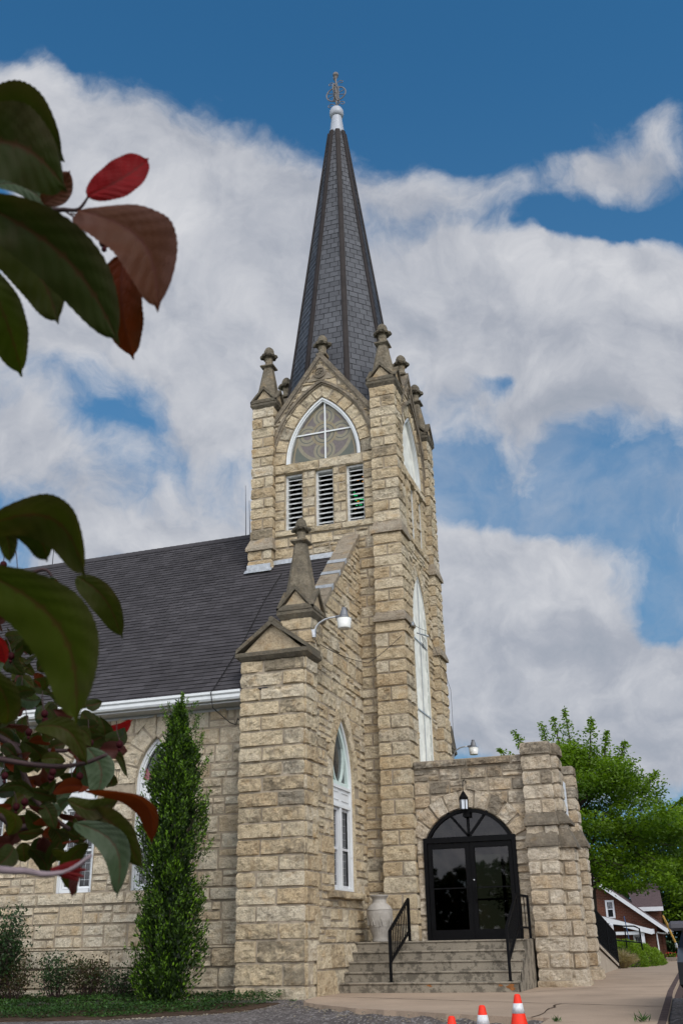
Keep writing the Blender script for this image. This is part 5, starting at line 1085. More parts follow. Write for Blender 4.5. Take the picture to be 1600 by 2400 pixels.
# small shrubs by the wall
def shrub(name, label, c, rx, ry, h, nl, mt, ls, twigs, tmt, group=None, dens=.9):
    t_ = thing(name, label, 'shrub', c, group); m = MB(); c = A3(*c)
    tips = []
    for k in range(twigs):
        a = RN.uniform(0, 6.28); q = math.sqrt(RN.rand()); e = c+A3(rx*q*math.cos(a), ry*q*math.sin(a), h*RN.uniform(.5, 1.0)); b = c+A3(rx*.3*q*math.cos(a), ry*.3*q*math.sin(a), 0); md = (b+e)/2+RN.normal(size=3)*.05
        tube(m, [b, md, e], [.007, .005, .002], 4); tips += [md, e, (md+e)/2]
        for j in range(2): s = md+(e-md)*RN.rand(); f = s+RN.normal(size=3)*A3(.1, .1, .06)+A3(0, 0, .1); tube(m, [s, f], [.003, .0015], 3); tips.append(f)
    m.build('stems', tmt, t_); tips = np.array(tips); P = tips[RN.randint(len(tips), size=nl)]+RN.normal(size=(nl, 3))*.05*(1 if dens < .5 else 1.6); P[:, 2] = np.maximum(P[:, 2], c[2]+.02); m = MB()
    leaves(m, P, rdir(nl)+A3(0, 0, .3), rdir(nl), RN.uniform(.6, 1.2, nl)*ls, RN.uniform(.4, .6, nl)*ls, RN.rand(nl)); m.build('foliage', mt, t_)
shrub('evergreen_shrub', 'dense dark evergreen shrub at the left edge of the wall', (-5.15, -6.4, -.05), .58, .55, 1.62, 5200, M_SHRUB, .075, 120, M_BARK)
GB = 'thin reddish barberry shrubs in the wall bed'
for i, (x, y, h, lab) in enumerate(((-4.75, -6.2, .72, 'thin twiggy barberry nearest the dark evergreen shrub'), (-3.85, -6.1, .80, 'widest of the twiggy barberries, green at its base'), (-3.25, -6.0, .72, 'twiggy barberry with bare red stems below the middle nave window'), (-2.55, -6.0, .55, 'lowest twiggy barberry, beside the columnar conifer'))):
    shrub('barberry_shrub', lab, (x, y, -.05), .42, .40, h, 1500 if i != 3 else 900, M_BARB if i % 2 == 0 else M_SHRUB, .058, 42, M_TWIG, GB, dens=.3)
# creeping ground cover
n = 26000; xx = RN.uniform(-9, .58, n*2); yy = RN.uniform(-9.6, -5.25, n*2); front = np.interp(xx, [-9, -2.6, -1.0, .1, .5, .62], [-9.45, -9.0, -8.45, -7.55, -6.85, -6.3])+.35*(vnoise(xx*2.2, xx*0, 6)-.5); top = .03+.14*vnoise(xx*1.6, yy*1.6, 9)*np.clip((yy-front)/.5, 0, 1)
kp = (yy > front) & (RN.rand(n*2) < .93) & (np.maximum(np.abs(xx+1.42)/.5, np.abs(yy+6.45)/.5) > .8); xx, yy, top = xx[kp], yy[kp], top[kp]; n = len(xx)
m = MB(); P = np.stack([xx, yy, np.array([zas(a_, b_) for a_, b_ in zip(xx, yy)])+.01+top*RN.uniform(.3, 1, n)], 1); leaves(m, P, rdir(n)*A3(1, 1, .3)+A3(0, 0, .25), rdir(n)*.6+A3(0, 0, 1), RN.uniform(.03, .06, n), RN.uniform(.02, .035, n), RN.rand(n)**1.2*(.25+1.1*vnoise(xx*1.3, yy*1.8, 21)))
o = m.build('ground_cover', M_COVER); tag(o, 'low creeping green ground cover along the foot of the church wall', 'ground cover', kind='stuff')
def weed(label, c, s):
    m = MB(); n = 26; P = np.tile(A3(*c), (n, 1))+RN.normal(size=(n, 3))*A3(.02, .02, 0)*s*4; leaves(m, P, rdir(n)*A3(1, 1, .2)+A3(0, 0, .6), rdir(n), RN.uniform(.05, .12, n)*s*3, RN.uniform(.008, .015, n)*s*3, RN.rand(n)); tag(m.build('weed', M_COVER, org=c), label, 'weed', 'weeds in the paving joints')
weed('weed tuft in the walk joint nearest the right orange cone', (5.95, -11.0, .0), .30); weed('weed tuft at the kerb edge at the lower right', (6.9, -11.0, .0), .45); weed('tiny weed at the asphalt edge between two cones', (4.90, -10.0, .0), .16); weed('small weed by the buttress foot at the walk corner', (.95, -6.4, -.02), .25)
# gravel crumbs along the asphalt edge
m = MB(); rg = random.Random(40)
for i in range(280):
    e = edge[rg.randrange(0, 30)]; x, y = e[0]-rg.uniform(-.02, .5)*rg.random()-.02, e[1]-rg.uniform(.0, .5)*rg.random(); s = rg.uniform(.006, .018); ball(m, (x, y, zas(x, y)+s*.5), s, 5, sq=(1, .8, .6), rough=.5, seed=i)
for i in range(130):
    x = rg.uniform(-1.2, 1.0); y = np.interp(x, [-1.2, -1.0, .1, .5, .72, 1.0], [-9.1, -9.0, -8.1, -7.45, -6.7, -6.3])-rg.uniform(0, .35); s = rg.uniform(.008, .022); ball(m, (x, y, zas(x, y)+s*.5), s, 5, sq=(1, .8, .6), rough=.5, seed=i)
tag(m.build('gravel_crumbs', M_STEP), 'loose pale gravel crumbs along the asphalt edge', 'gravel', kind='stuff')
# ------------------------------------------------------------------ traffic cones
def cone():
    t_ = thing('traffic_cone', '', 'traffic cone', (0, 0, 0), 'orange traffic cones in front of the walk'); H = .62
    R = lambda z: .16+(.034-.16)*z/H
    m = MB(); lathe(m, (0, 0, 0), [(R(.02), .02), (R(H-.21), H-.21)], 24); lathe(m, (0, 0, 0), [(R(H-.10), H-.10), (R(H-.012), H-.012), (.026, H), (.022, H), (.02, H-.05)], 24); m.build('body', M_ORANGE, t_, smooth_=False)
    m = MB(); lathe(m, (0, 0, 0), [(R(H-.21)+.002, H-.21), (R(H-.10)+.002, H-.10)], 24); m.build('collar', M_REFL, t_, smooth_=True); m = MB(); box(m, -.17, .17, -.17, .17, 0, .025, bev=.008); m.build('base', M_ORANGE, t_); return t_
CN = cone()
def place_cone(o, x, y, ztop, s, lab): o.location = (x, y, ztop-.62*s); o.scale = (s, s, s); o['label'] = lab; o.rotation_euler = (0, 0, x*3)
place_cone(CN, 5.52, -10.95, .284, .95, 'orange cone with white collar standing tallest in view, rightmost of three')
c2 = copy_tree(CN); place_cone(c2, 5.19, -11.4, .193, .97, 'orange cone with a scratched white collar, middle of three'); c3 = copy_tree(CN); place_cone(c3, 4.96, -11.95, .118, 1.0, 'orange cone of which only the tip shows, leftmost of three')
# ------------------------------------------------------------------ ramp, fence, hedge on the far side of the porch
m = MB(); m.add([(x, y, z) for x in (3.3, 5.0) for y, z in ((2.05, -.1), (10.0, -.05), (10.0, .02), (2.05, .88))], [(0, 1, 2, 3)[::-1], (4, 5, 6, 7), (3, 2, 6, 7)[::-1], (1, 5, 6, 2), (0, 3, 7, 4)]); m.add([(x, y, z) for x in (4.86, 5.04) for y, z in ((2.05, .92), (9.9, .06), (9.9, .14), (2.05, 1.0))], [(0, 1, 2, 3)[::-1], (4, 5, 6, 7), (3, 2, 6, 7)[::-1], (1, 5, 6, 2)])
tag(m.build('wheelchair_ramp', M_RAMP, org=(5, 6, 0)), 'sloping concrete ramp behind the porch with a kerb', 'ramp')
def ramp_fence(name, label, x0, y0, z0, x1, y1, z1, h, npost, bal):
    t_ = thing(name, label, 'fence', (x0, y0, z0)); Pp = lambda f: A3(x0+(x1-x0)*f, y0+(y1-y0)*f, z0+(z1-z0)*f)
    for i in range(npost): p = Pp(i/(npost-1)); m = MB(); box(m, p[0]-.03, p[0]+.03, p[1]-.03, p[1]+.03, p[2]-.05, p[2]+h+.02); m.build('post', M_BLACK, t_)
    for hh_, nm in ((h, 'top_rail'), (.12, 'bottom_rail')): m = MB(); tube(m, [Pp(0)+A3(0, 0, hh_), Pp(1)+A3(0, 0, hh_)], .024, 6); m.build(nm, M_BLACK, t_)
    if bal:
        m = MB()
        for i in range(bal): p = Pp((i+.5)/bal); box(m, p[0]-.01, p[0]+.01, p[1]-.01, p[1]+.01, p[2]+.12, p[2]+h)
        m.build('balusters', M_BLACK, t_)
ramp_fence('ramp_fence', 'black metal picket fence along the ramp edge next to the walk', 4.95, 2.4, .93, 5.02, 9.95, .08, .92, 4, 44)
T_ = thing('ramp_handrail', 'black tube handrail with rounded end on the far side of the ramp', 'handrail', (3.9, 6, .4))
for x0, yA, zA, x1, yB, zB in ((3.75, 4.0, 1.55, 4.78, 14.8, 1.15),):
    m = MB(); q = [(x0, yA, zA), (x1-.5, 11.5, 1.30), (x1+.15, yB, zB+.06), (x1+.45, yB+1.2, zB+.06), (x1+.6, yB+1.5, zB-.02), (x1+.62, yB+1.6, .2)]; tube(m, q, .028, 6); m.build('top_rail', M_BLACK, T_); m = MB(); tube(m, [(x0, yA, zA-.45), (x1-.5, 11.5, .85), (x1+.6, yB+1.5, .66)], .022, 6); m.build('bottom_rail', M_BLACK, T_)
    for i, f in enumerate((.15, .4, .6, .8, 1.0)): m = MB(); x, y = x0+(x1+.2-x0)*f, yA+(yB-yA)*f; tube(m, [(x, y, -.05), (x, y, zA+(zB-zA)*f)], .024, 6); m.build('post', M_BLACK, T_)
m = MB(); box(m, 4.72, 4.86, 11.6, 11.74, -.1, 1.22, bev=.012); lathe(m, (4.79, 11.67, 1.22), [(.085, 0), (.06, .03), (.01, .05)], 8); tag(m.build('white_post', M_TRIM, org=(4.79, 11.67, 0)), 'short white post behind the black ramp fence', 'post')
m = MB(); tube(m, [(5.06, 16.0, -.15), (4.99, 16, .9), (4.93, 16.0, 1.50)], .018, 6); lathe(m, (4.93, 16.0, 1.5), [(.02, -.02), (.022, .03), (.005, .05)], 8); tag(m.build('blue_pole', M_BLUE, org=(5.06, 16, -.15)), 'thin leaning blue pole in front of the house porch', 'pole')
G_ = thing('ornamental_grass', 'dry tan clump of ornamental grass at the foot of the ramp', 'grass clump', (5.02, 11.6, gz(11.6))); m = MB(); n = 1500; a = RN.uniform(0, 6.28, n); q = RN.rand(n); d = np.stack([np.cos(a)*q*.9, np.sin(a)*q*.9, np.full(n, .8)], 1); P = np.tile(A3(5.02, 11.6, gz(11.6)), (n, 1))+np.stack([np.cos(a), np.sin(a), a*0], 1)*(.13*q)[:, None]; L0 = RN.uniform(.25, .48, n)
leaves(m, P, d, rdir(n), L0, np.full(n, .012), RN.rand(n)); P2 = P+d/np.linalg.norm(d, axis=1, keepdims=True)*L0[:, None]*.8; leaves(m, P2, d*A3(1.6, 1.6, .25)+RN.normal(size=(n, 3))*.2, rdir(n), L0*.6, np.full(n, .011), RN.rand(n)); m.build('blades', M_DRY, G_)
def hedge(label, c, rx, ry, h):
    t_ = thing('hedge_shrub', label, 'hedge', c, 'rounded green hedge shrubs along the walk'); n = int(5200*rx*h*1.6); u = RN.normal(size=(n, 3)); u[:, 2] = np.abs(u[:, 2]); u /= np.linalg.norm(u, axis=1, keepdims=True); q = RN.uniform(.72, 1.0, n)**.5*(.9+.2*vnoise(u[:, 0]*4+5, u[:, 2]*4+u[:, 1]*3, int(c[1])))
    P = A3(*c)+u*A3(rx, ry, h)*q[:, None]; m = MB(); leaves(m, P, u+RN.normal(size=(n, 3))*.6+A3(0, 0, .3), rdir(n), RN.uniform(.05, .10, n), RN.uniform(.03, .05, n), np.clip(RN.rand(n)*.6+.4*u[:, 2], 0, 1)); m.build('foliage', M_HEDGE, t_)
    m = MB(); n2 = 14
    for k in range(n2): a = k*6.28/n2; tube(m, [A3(*c)-A3(0, 0, .05), A3(*c)+A3(rx*.8*math.cos(a), ry*.8*math.sin(a), h*.75)], [.015, .005], 4)
    ball(m, A3(*c)+A3(0, 0, 0), 1.0, 14, sq=(rx*.74, ry*.74, h*.74), rough=.2); m.build('stems', M_BARK, t_)
hedge('tallest rounded hedge shrub right behind the dry grass clump', (4.75, 15.6, gz(15.6)), .78, 1.2, .86); hedge('second hedge shrub, in the middle of the hedge row', (4.95, 18.6, gz(18.6)), .8, 1.3, .86); hedge('third hedge shrub, before the house corner', (5.0, 22.0, gz(22)), .8, 1.6, .80); hedge('smallest hedge shrub at the far end by the house downspout', (4.95, 26.5, gz(26.5)), .8, 1.9, .72)

# ------------------------------------------------------------------ brick house across the way
HY_ = 58.0; KH = (HY_+23.793)/(48+23.793)
def hp(x, z, dy=0.0): return A3(CAMPOS[0]+(x-CAMPOS[0])*KH, HY_+dy, CAMPOS[2]+(z-CAMPOS[2])*KH)
HX = lambda x: float(hp(x, 0)[0]); HZ = lambda z: float(hp(0, z)[2])
HS = thing('brick_house', 'dark red brick house with white trim, gable roof and front porch behind the hedge', 'house', (HX(2), HY_, HZ(-.6)))
zg = HZ(-.6)-.4; xr = HX(4.60); xl = HX(-3.2); xm = (xr+xl)/2; ze = HZ(1.62); sl = (3.63-1.68)/(5.11-2.48); zp = ze+(xr-xm)*sl
fh = FR((0, HY_, 0), (1, 0, 0), (0, -1, 0)); m = MB(); fprism(m, fh, [(xl, zg), (xr, zg), (xr, ze), (xm, zp), (xl, ze)], -11, 0); m.build('brick_walls', M_BRICK, HS)
m = MB(); ov = .75; band(m, fh, [(xl-ov, ze-ov*sl+.02), (xm, zp+.02), (xr+ov, ze-ov*sl+.02)], [(xl-ov, ze-ov*sl+.2), (xm, zp+.22), (xr+ov, ze-ov*sl+.2)], -11.5, .55); RFH = m.build('roof', M_HROOF, HS)
m = MB(); band(m, fh, [(xl-ov, ze-ov*sl-.14), (xm, zp-.14), (xr+ov, ze-ov*sl-.14)], [(xl-ov, ze-ov*sl+.17), (xm, zp+.18), (xr+ov, ze-ov*sl+.17)], .56, .64); fbox(m, fh, xr+ov-.08, xr+ov+.12, ze-ov*sl-.02, ze-ov*sl+.2, -11, .6); m.build('fascia', M_TRIM, RFH)
# dormer with low roof behind the rake
m = MB(); x0, x1 = HX(3.70), HX(5.05); zb_ = HZ(2.66); m.add([(x0-.6, 61.5, zb_), (x1, 61.5, zb_), (x1-.3, 66, zb_+1.9), (x0-1.4, 66, zb_+1.9)], [(0, 1, 2, 3)]); box(m, x0-.5, x1-.3, 62, 66, zg, zb_-.1, mi=2); box(m, x0-.6, x1, 61.42, 61.5, zb_-.28, zb_+.02, mi=1); m.build('dormer', [M_HROOF, M_TRIM, M_BRICK], HS)
def hwin(name, a0, a1, b0, b1, n=.02):
    m = MB(); x0, x1, z0, z1 = HX(a0), HX(a1), HZ(b0), HZ(b1); w = .14; fbox(m, fh, x0, x0+w, z0, z1, -.05, n+.06); fbox(m, fh, x1-w, x1, z0, z1, -.05, n+.06); fbox(m, fh, x0+w, x1-w, z1-w, z1, -.05, n+.06); fbox(m, fh, x0+w, x1-w, z0, z0+.1, -.05, n+.1); fbox(m, fh, x0+w, x1-w, (z0+z1)/2-.03, (z0+z1)/2+.03, -.03, n+.03)
    o = m.build(name, M_TRIM, HS); m = MB(); fbox(m, fh, x0+w, x1-w, z0+.1, z1-w, n-.01, n+.005); m.build('pane', M_GLASS, o); m = MB()
    for k in (1, 2, 3): x = x0+w+(x1-x0-2*w)*k/4; fbox(m, fh, x-.012, x+.012, (z0+z1)/2, z1-w, n+.006, n+.02)
    m.build('muntin', M_TRIM, o)
hwin('window', 1.56, 2.12, 1.98, 3.08); hwin('window', 3.08, 3.70, -.1, .97)
m = MB(); px0, px1 = HX(1.22), HX(4.36); pz0, pz1 = HZ(2.02), HZ(1.18)
fprism(m, fh, [(px0-.9, pz0+.30), (px1, pz1), (px1, pz1+.12), (px0-.9, pz0+.42)], .0, 1.9); PR = m.build('porch_roof', M_HROOF, HS); m = MB(); fprism(m, fh, [(px0-.9, pz0+.02), (px1, pz1-.25), (px1, pz1+.1), (px0-.9, pz0+.40)], 1.9, 1.96); fbox(m, fh, px1-.02, px1+.1, pz1-.2, pz1+.12, 0, 1.95); m.build('fascia', M_TRIM, PR)
m = MB(); fbox(m, fh, HX(1.0), HX(3.88), HZ(.98), HZ(1.16), 1.5, 1.75); m.build('porch_beam', M_TRIM, HS); m = MB(); fbox(m, fh, HX(3.66), HX(3.86), HZ(-.55), HZ(.98), 1.5, 1.75); m.build('porch_post', M_TRIM, HS)
m = MB(); fbox(m, fh, HX(1.1), HX(3.9), HZ(-.75), HZ(-.2), 0.02, 1.8); m.build('porch_base', M_BRICK, HS)
for xa, ya in ((HX(4.55), HY_-.08), (xr+.07, HY_+5.5)):
    m = MB(); tube(m, [(xr+ov-.02, ya-.3 if ya < 59 else ya, ze-ov*sl), (xr+ov-.2, ya, ze-ov*sl-.15), (xa+.02, ya, ze-.62), (xa, ya, ze-.85), (xa+.03, ya, HZ(-.42)), (xa+.25, ya-.1, HZ(-.55))], .055, 6); m.build('downspout', M_WHITE, HS)
m = MB(); fbox(m, fh, HX(4.55), HX(5.02), zg, HZ(-.5), -.2, .25); m.build('foundation_block', M_KERB, HS)
# small flag hanging at the porch corner: stripes and a blue canton
F_ = thing('hanging_flag', 'small red, white and blue flag drooping at the house porch corner', 'flag', (HX(1.25), HY_-2.1, HZ(1.25))); m = MB(); fx, fzz = HX(1.18), HZ(1.28)
for k in range(7): m.add([(fx+.04*k, HY_-2.1+.03*(k % 2), fzz), (fx+.04*k+.04, HY_-2.1+.03*((k+1) % 2), fzz), (fx+.04*k+.04, HY_-2.1+.03*((k+1) % 2), fzz+.62), (fx+.04*k, HY_-2.1+.03*(k % 2), fzz+.70)], [(0, 1, 2, 3)], mi=(2 if k < 3 else k % 2))
m.build('cloth', [plain('flag_red', (.3, .02, .025)), M_TRIM, M_BLUE], F_); m = MB(); tube(m, [(fx-.02, HY_-2.1, fzz+.75), (fx+.35, HY_-1.9, fzz+.72)], .02, 5); m.build('pole', M_BLACK, F_)
P_ = thing('flower_planter', 'stone planter of small red flowers at the end of the walk', 'planter', (HX(5.2)+.2, 62, -1.15)); m = MB(); box(m, HX(5.2)-.5, HX(5.2)+2.2, 61.6, 62.4, -1.3, -.62, bev=.03); m.build('trough', M_KERB, P_); m = MB(); n = 260; P = np.stack([RN.uniform(HX(5.2)-.45, HX(5.2)+2.1, n), RN.uniform(61.6, 62.3, n), RN.uniform(-.62, -.30, n)], 1); leaves(m, P, rdir(n), rdir(n), np.full(n, .14), np.full(n, .1), RN.rand(n)); m.build('leaves', M_HEDGE, P_); m = MB(); n = 70; P = np.stack([RN.uniform(HX(5.2)-.4, HX(5.2)+2.0, n), RN.uniform(61.55, 62.2, n), RN.uniform(-.5, -.25, n)], 1); leaves(m, P, rdir(n), rdir(n), np.full(n, .12), np.full(n, .1), RN.rand(n)); m.build('flowers', plain('red_petals', (.35, .03, .02)), P_)
GW = MB(); a = A3(5.30, 42, 1.95); b = A3(5.95, 42, .05); tube(GW, [a, b], .06, 8); tube(GW, [a+(a-b)*.02, a-(a-b)*.35+A3(.06, -.05, 0)], .05, 6); GWO = tag(GW.build('guy_wire_guard', M_YEL, org=tuple(b)), 'slanting yellow plastic guard on a utility pole guy wire by the house', 'cable guard')
m = MB(); tube(m, [b-A3(-.12, 0, .35), b], .03, 6); m.build('anchor_rod', M_GALV, GWO)
# ------------------------------------------------------------------ parked dark car at the right edge
C_ = thing('parked_car', 'black car parked at the kerb, only its side mirror and flank in view', 'car', (8.35, -8.7, -.35))
cx0, cx1 = 7.355, 9.25; prof = [(-11.1, .36), (-11.2, .5), (-11.05, .72), (-10.1, .86), (-9.3, 1.38), (-7.4, 1.42), (-6.6, .92), (-6.35, .85), (-6.3, .34)]; prof = [(y, z-.12) for y, z in prof]
m = MB(); k = len(prof); V = []; ins = lambda y, z: .2 if z > .75 else (.0 if .3 < z else .10)
for s in (0, 1): V += [((cx0+ins(y, z)) if s == 0 else (cx1-ins(y, z)), y, z) for y, z in prof]
m.add(V, [(i, (i+1) % k, k+(i+1) % k, k+i) for i in range(k)]+[tuple(range(k))[::-1], tuple(range(k, 2*k))]); body = m.build('body', M_CARP, C_)
m = MB(); m.add([(cx0+.21, y, z) for y, z in ((-10.0, .78), (-9.32, 1.2), (-7.55, 1.24), (-6.95, .84))], [(0, 1, 2, 3)]); m.add([(cx0+.195, y, z) for y, z in ((-10.0, .78), (-9.32, 1.2), (-7.55, 1.24), (-6.95, .84))], [(0, 1, 2, 3)]); m.build('side_window', M_GLASS, C_)
for y in (-10.2, -7.3):
    for x in (cx0+.1, cx1-.1): m = MB(); th = np.linspace(0, 2*math.pi, 25); tube(m, [(x-.1, y, -.03), (x+.1, y, -.03)], .32, 24); w = m.build('wheel', M_RUB, C_); m = MB(); tube(m, [(x-.115, y, -.03), (x+.115, y, -.03)], .2, 20); m.build('rim', M_GALV, w)
m = MB(); box(m, 7.30, 7.52, -10.58, -10.44, .925, 1.03, bev=.03); mr = m.build('side_mirror', plain('grey_mirror_shell', (.06, .058, .066), .45, .4), C_); m = MB(); box(m, 7.44, 7.56, -10.54, -10.48, .87, .93); m.build('mirror_arm', M_CARP, mr)
m = MB(); box(m, 7.345, 7.37, -10.62, -10.45, .74, .80, bev=.008); m.build('chrome_trim', M_CHROME, C_); m = MB(); box(m, 7.42, 7.6, -11.19, -11.0, .36, .52, bev=.02); m.build('headlight', M_STORM, C_)
# ------------------------------------------------------------------ trees
def tree(name, label, base, trunk_h, tr, clumps, mt, leaf, npc, cr_, seed, spikes=()):
    t_ = thing(name, label, 'tree', base, 'trees behind the church porch and house'); rg = random.Random(seed); b = A3(*base); m = MB(); top = b+A3(rg.uniform(-.3, .3), 0, trunk_h)
    tube(m, [b-A3(0, 0, .3), b+A3(.05, 0, trunk_h*.4), top], [tr*1.25, tr*.9, tr*.7], 9)
    C = np.array(clumps)
    mid = []
    for i in range(9):
        p = C[rg.randrange(len(C)), :3]; e = top+(p-top)*.55+A3(0, 0, .3); tube(m, [top-A3(0, 0, rg.uniform(0, trunk_h*.35)), (top+e)/2+A3(rg.uniform(-.3, .3), rg.uniform(-.3, .3), .2), e], [tr*.5, tr*.32, tr*.16], 6); mid.append(e)
    mid = np.array(mid)
    for p in C[::2]:
        q = mid[np.argmin(np.linalg.norm(mid-p[:3], axis=1))]; tube(m, [q, (q+p[:3])/2+A3(rg.uniform(-.2, .2), 0, .15), p[:3]], [tr*.15, tr*.09, tr*.03], 4, cap=False)
    for s in spikes: tube(m, [A3(*s[0]), A3(*s[1])], [.05, .015], 4)
    m.build('trunk', M_BARK, t_)
    R = np.random.RandomState(seed); P = []; T = []
    for c in C:
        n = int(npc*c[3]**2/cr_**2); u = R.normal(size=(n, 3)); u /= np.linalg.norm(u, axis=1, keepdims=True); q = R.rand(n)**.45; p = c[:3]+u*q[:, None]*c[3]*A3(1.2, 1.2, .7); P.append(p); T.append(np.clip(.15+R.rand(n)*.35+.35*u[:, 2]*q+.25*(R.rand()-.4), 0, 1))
    for s in spikes:
        a_, e_ = A3(*s[0]), A3(*s[1]); n = s[2]; f = R.rand(n)**.8; p = a_+(e_-a_)*f[:, None]+R.normal(size=(n, 3))*A3(1, 1, .7)*(.42*(1.08-f)*(.4+1.2*vnoise(f*6, f*0, int(s[0][0]*7)+30)))[:, None]; P.append(p); T.append(.35+.5*R.rand(n))
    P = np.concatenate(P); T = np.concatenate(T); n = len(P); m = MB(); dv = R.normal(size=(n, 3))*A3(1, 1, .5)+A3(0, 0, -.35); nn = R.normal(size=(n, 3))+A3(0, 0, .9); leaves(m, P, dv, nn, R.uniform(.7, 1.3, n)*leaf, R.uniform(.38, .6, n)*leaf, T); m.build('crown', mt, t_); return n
def crown(cx, cy, z0, z1, rx, ry, n, cr_, seed, keep=None):
    rg = random.Random(seed); out = []; tries = 0
    while len(out) < n and tries < 9000:
        tries += 1; f = rg.random(); a = rg.uniform(0, 2*math.pi); q = rg.random()**.42; prof = (math.sin(math.pi*min(1, max(0.02, f*.80+.17))))**.8; z = z0+(z1-z0)*f
        x, y = cx+rx*prof*q*math.cos(a), cy+ry*prof*q*math.sin(a)
        if keep and not keep(x, y, z): continue
        out.append((x, y, z, cr_*rg.uniform(.5, 1.3)))
    return out
TB = (2.35, 30.0, gz(30)); cl = crown(3.0, 30, 2.6, 10.2, 5.2, 4.2, 210, .95, 5, keep=lambda x, y, z: not (x < 1.2 and z < 3.2) and not (z > 8.6 and x > 5) and not (z < 3.5 and 2.9 < x < 5.2 and rg_k.random() < .8) if True else 0) if False else None
rg_k = random.Random(8)
cl2 = [(random.Random(i).uniform(3.0, 6.4), random.Random(i+90).uniform(27.2, 29.5), random.Random(i+50).uniform(2.95, 3.9), .5) for i in range(24)]
cl = cl2+crown(3.1, 30, 3.9, 10.0, 5.3, 4.0, 190, .86, 5, keep=lambda x, y, z: z < 10.0-max(0, (x-3.2))*.9 and z < 9.9+min(0, (x-.3))*.6)
SPK = [((2.4, 29.5, 9.2), (2.25, 29.3, 11.95), 330), ((3.2, 29.5, 9.0), (3.55, 29.3, 11.35), 330), ((1.5, 29.5, 9.0), (.9, 29.3, 11.3), 280), ((.6, 29.5, 8.6), (-.5, 29.2, 11.0), 300), ((0.1, 29.5, 8.2), (-1.35, 29.2, 10.1), 260), ((4.4, 29.5, 8.4), (5.1, 29.2, 10.0), 260), ((5.4, 29.5, 7.2), (6.4, 29.2, 8.4), 240), ((3.9, 29.5, 8.9), (4.25, 29.2, 10.6), 260), ((-.6, 29.5, 7.6), (-2.0, 29.2, 9.4), 200), ((6.2, 29.5, 6.2), (7.5, 29.0, 7.0), 220), ((1.9, 29.2, 9.3), (1.65, 29.1, 11.5), 240)]
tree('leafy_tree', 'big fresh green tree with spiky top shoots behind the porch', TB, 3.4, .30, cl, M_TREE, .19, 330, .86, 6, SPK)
ck = lambda x0, x1, y, z0, z1, n, s, r=1.5: [(random.Random(s*999+i).uniform(x0, x1), y+random.Random(s*77+i).uniform(-2, 2), random.Random(s*55+i).uniform(z0, z1), r*random.Random(s*33+i).uniform(.7, 1.2)) for i in range(n)]
tree('leafy_tree', 'broad green tree beyond the house at the right edge', (10.5, 66, -1.2), 4.0, .4, ck(5.6, 13.5, 66, 2.0, 10.6, 110, 1), M_TREE, .30, 320, 1.5, 11)
tree('leafy_tree', 'dark green tree standing over the brick house roof', (5.5, 74, -1.3), 4.0, .4, ck(1.0, 9.5, 74, 3.6, 10.0, 80, 2), M_TREE2, .32, 260, 1.5, 12)
tree('leafy_tree', 'dark low tree filling the gap right of the brick house', (8.6, 70, -1.2), 1.5, .25, ck(5.2, 11.5, 71, -.8, 5.0, 90, 3, 1.3), M_TREE2, .28, 260, 1.3, 13)
tree('leafy_tree', 'dark tree far left of the brick house, behind its wall', (-4, 72, -1.2), 4.0, .4, ck(-9, 1, 72, 2.0, 8.0, 50, 4), M_TREE2, .32, 220, 1.5, 14)
o = MB(); n = 20000; P = np.stack([RN.uniform(-45, 32, n), RN.uniform(-68, -62, n), RN.uniform(-1, 1, n)], 1); P[:, 2] = -1+(P[:, 2]+1)/2*(5.2+2.6*vnoise(P[:, 0]*.22, P[:, 0]*0, 3)); leaves(o, P, rdir(n), rdir(n), RN.uniform(.5, 1.0, n), RN.uniform(.4, .8, n), RN.rand(n)*.3); tag(o.build('added_treeline', M_TREE2), 'unseen dark treeline added behind the viewpoint for the door glass reflection', 'trees', kind='stuff')  # unseen trees added so the door glass reflects something dark
o = MB(); n = 16000; P = np.stack([RN.uniform(3.5, 17, n), RN.uniform(67, 71, n), RN.uniform(-1.3, 3.4, n)], 1); leaves(o, P, rdir(n), rdir(n), RN.uniform(.15, .3, n), RN.uniform(.1, .2, n), RN.rand(n)*.6); tag(o.build('far_undergrowth', M_TREE2), 'dark undergrowth at the far end of the walk', 'undergrowth', kind='stuff')
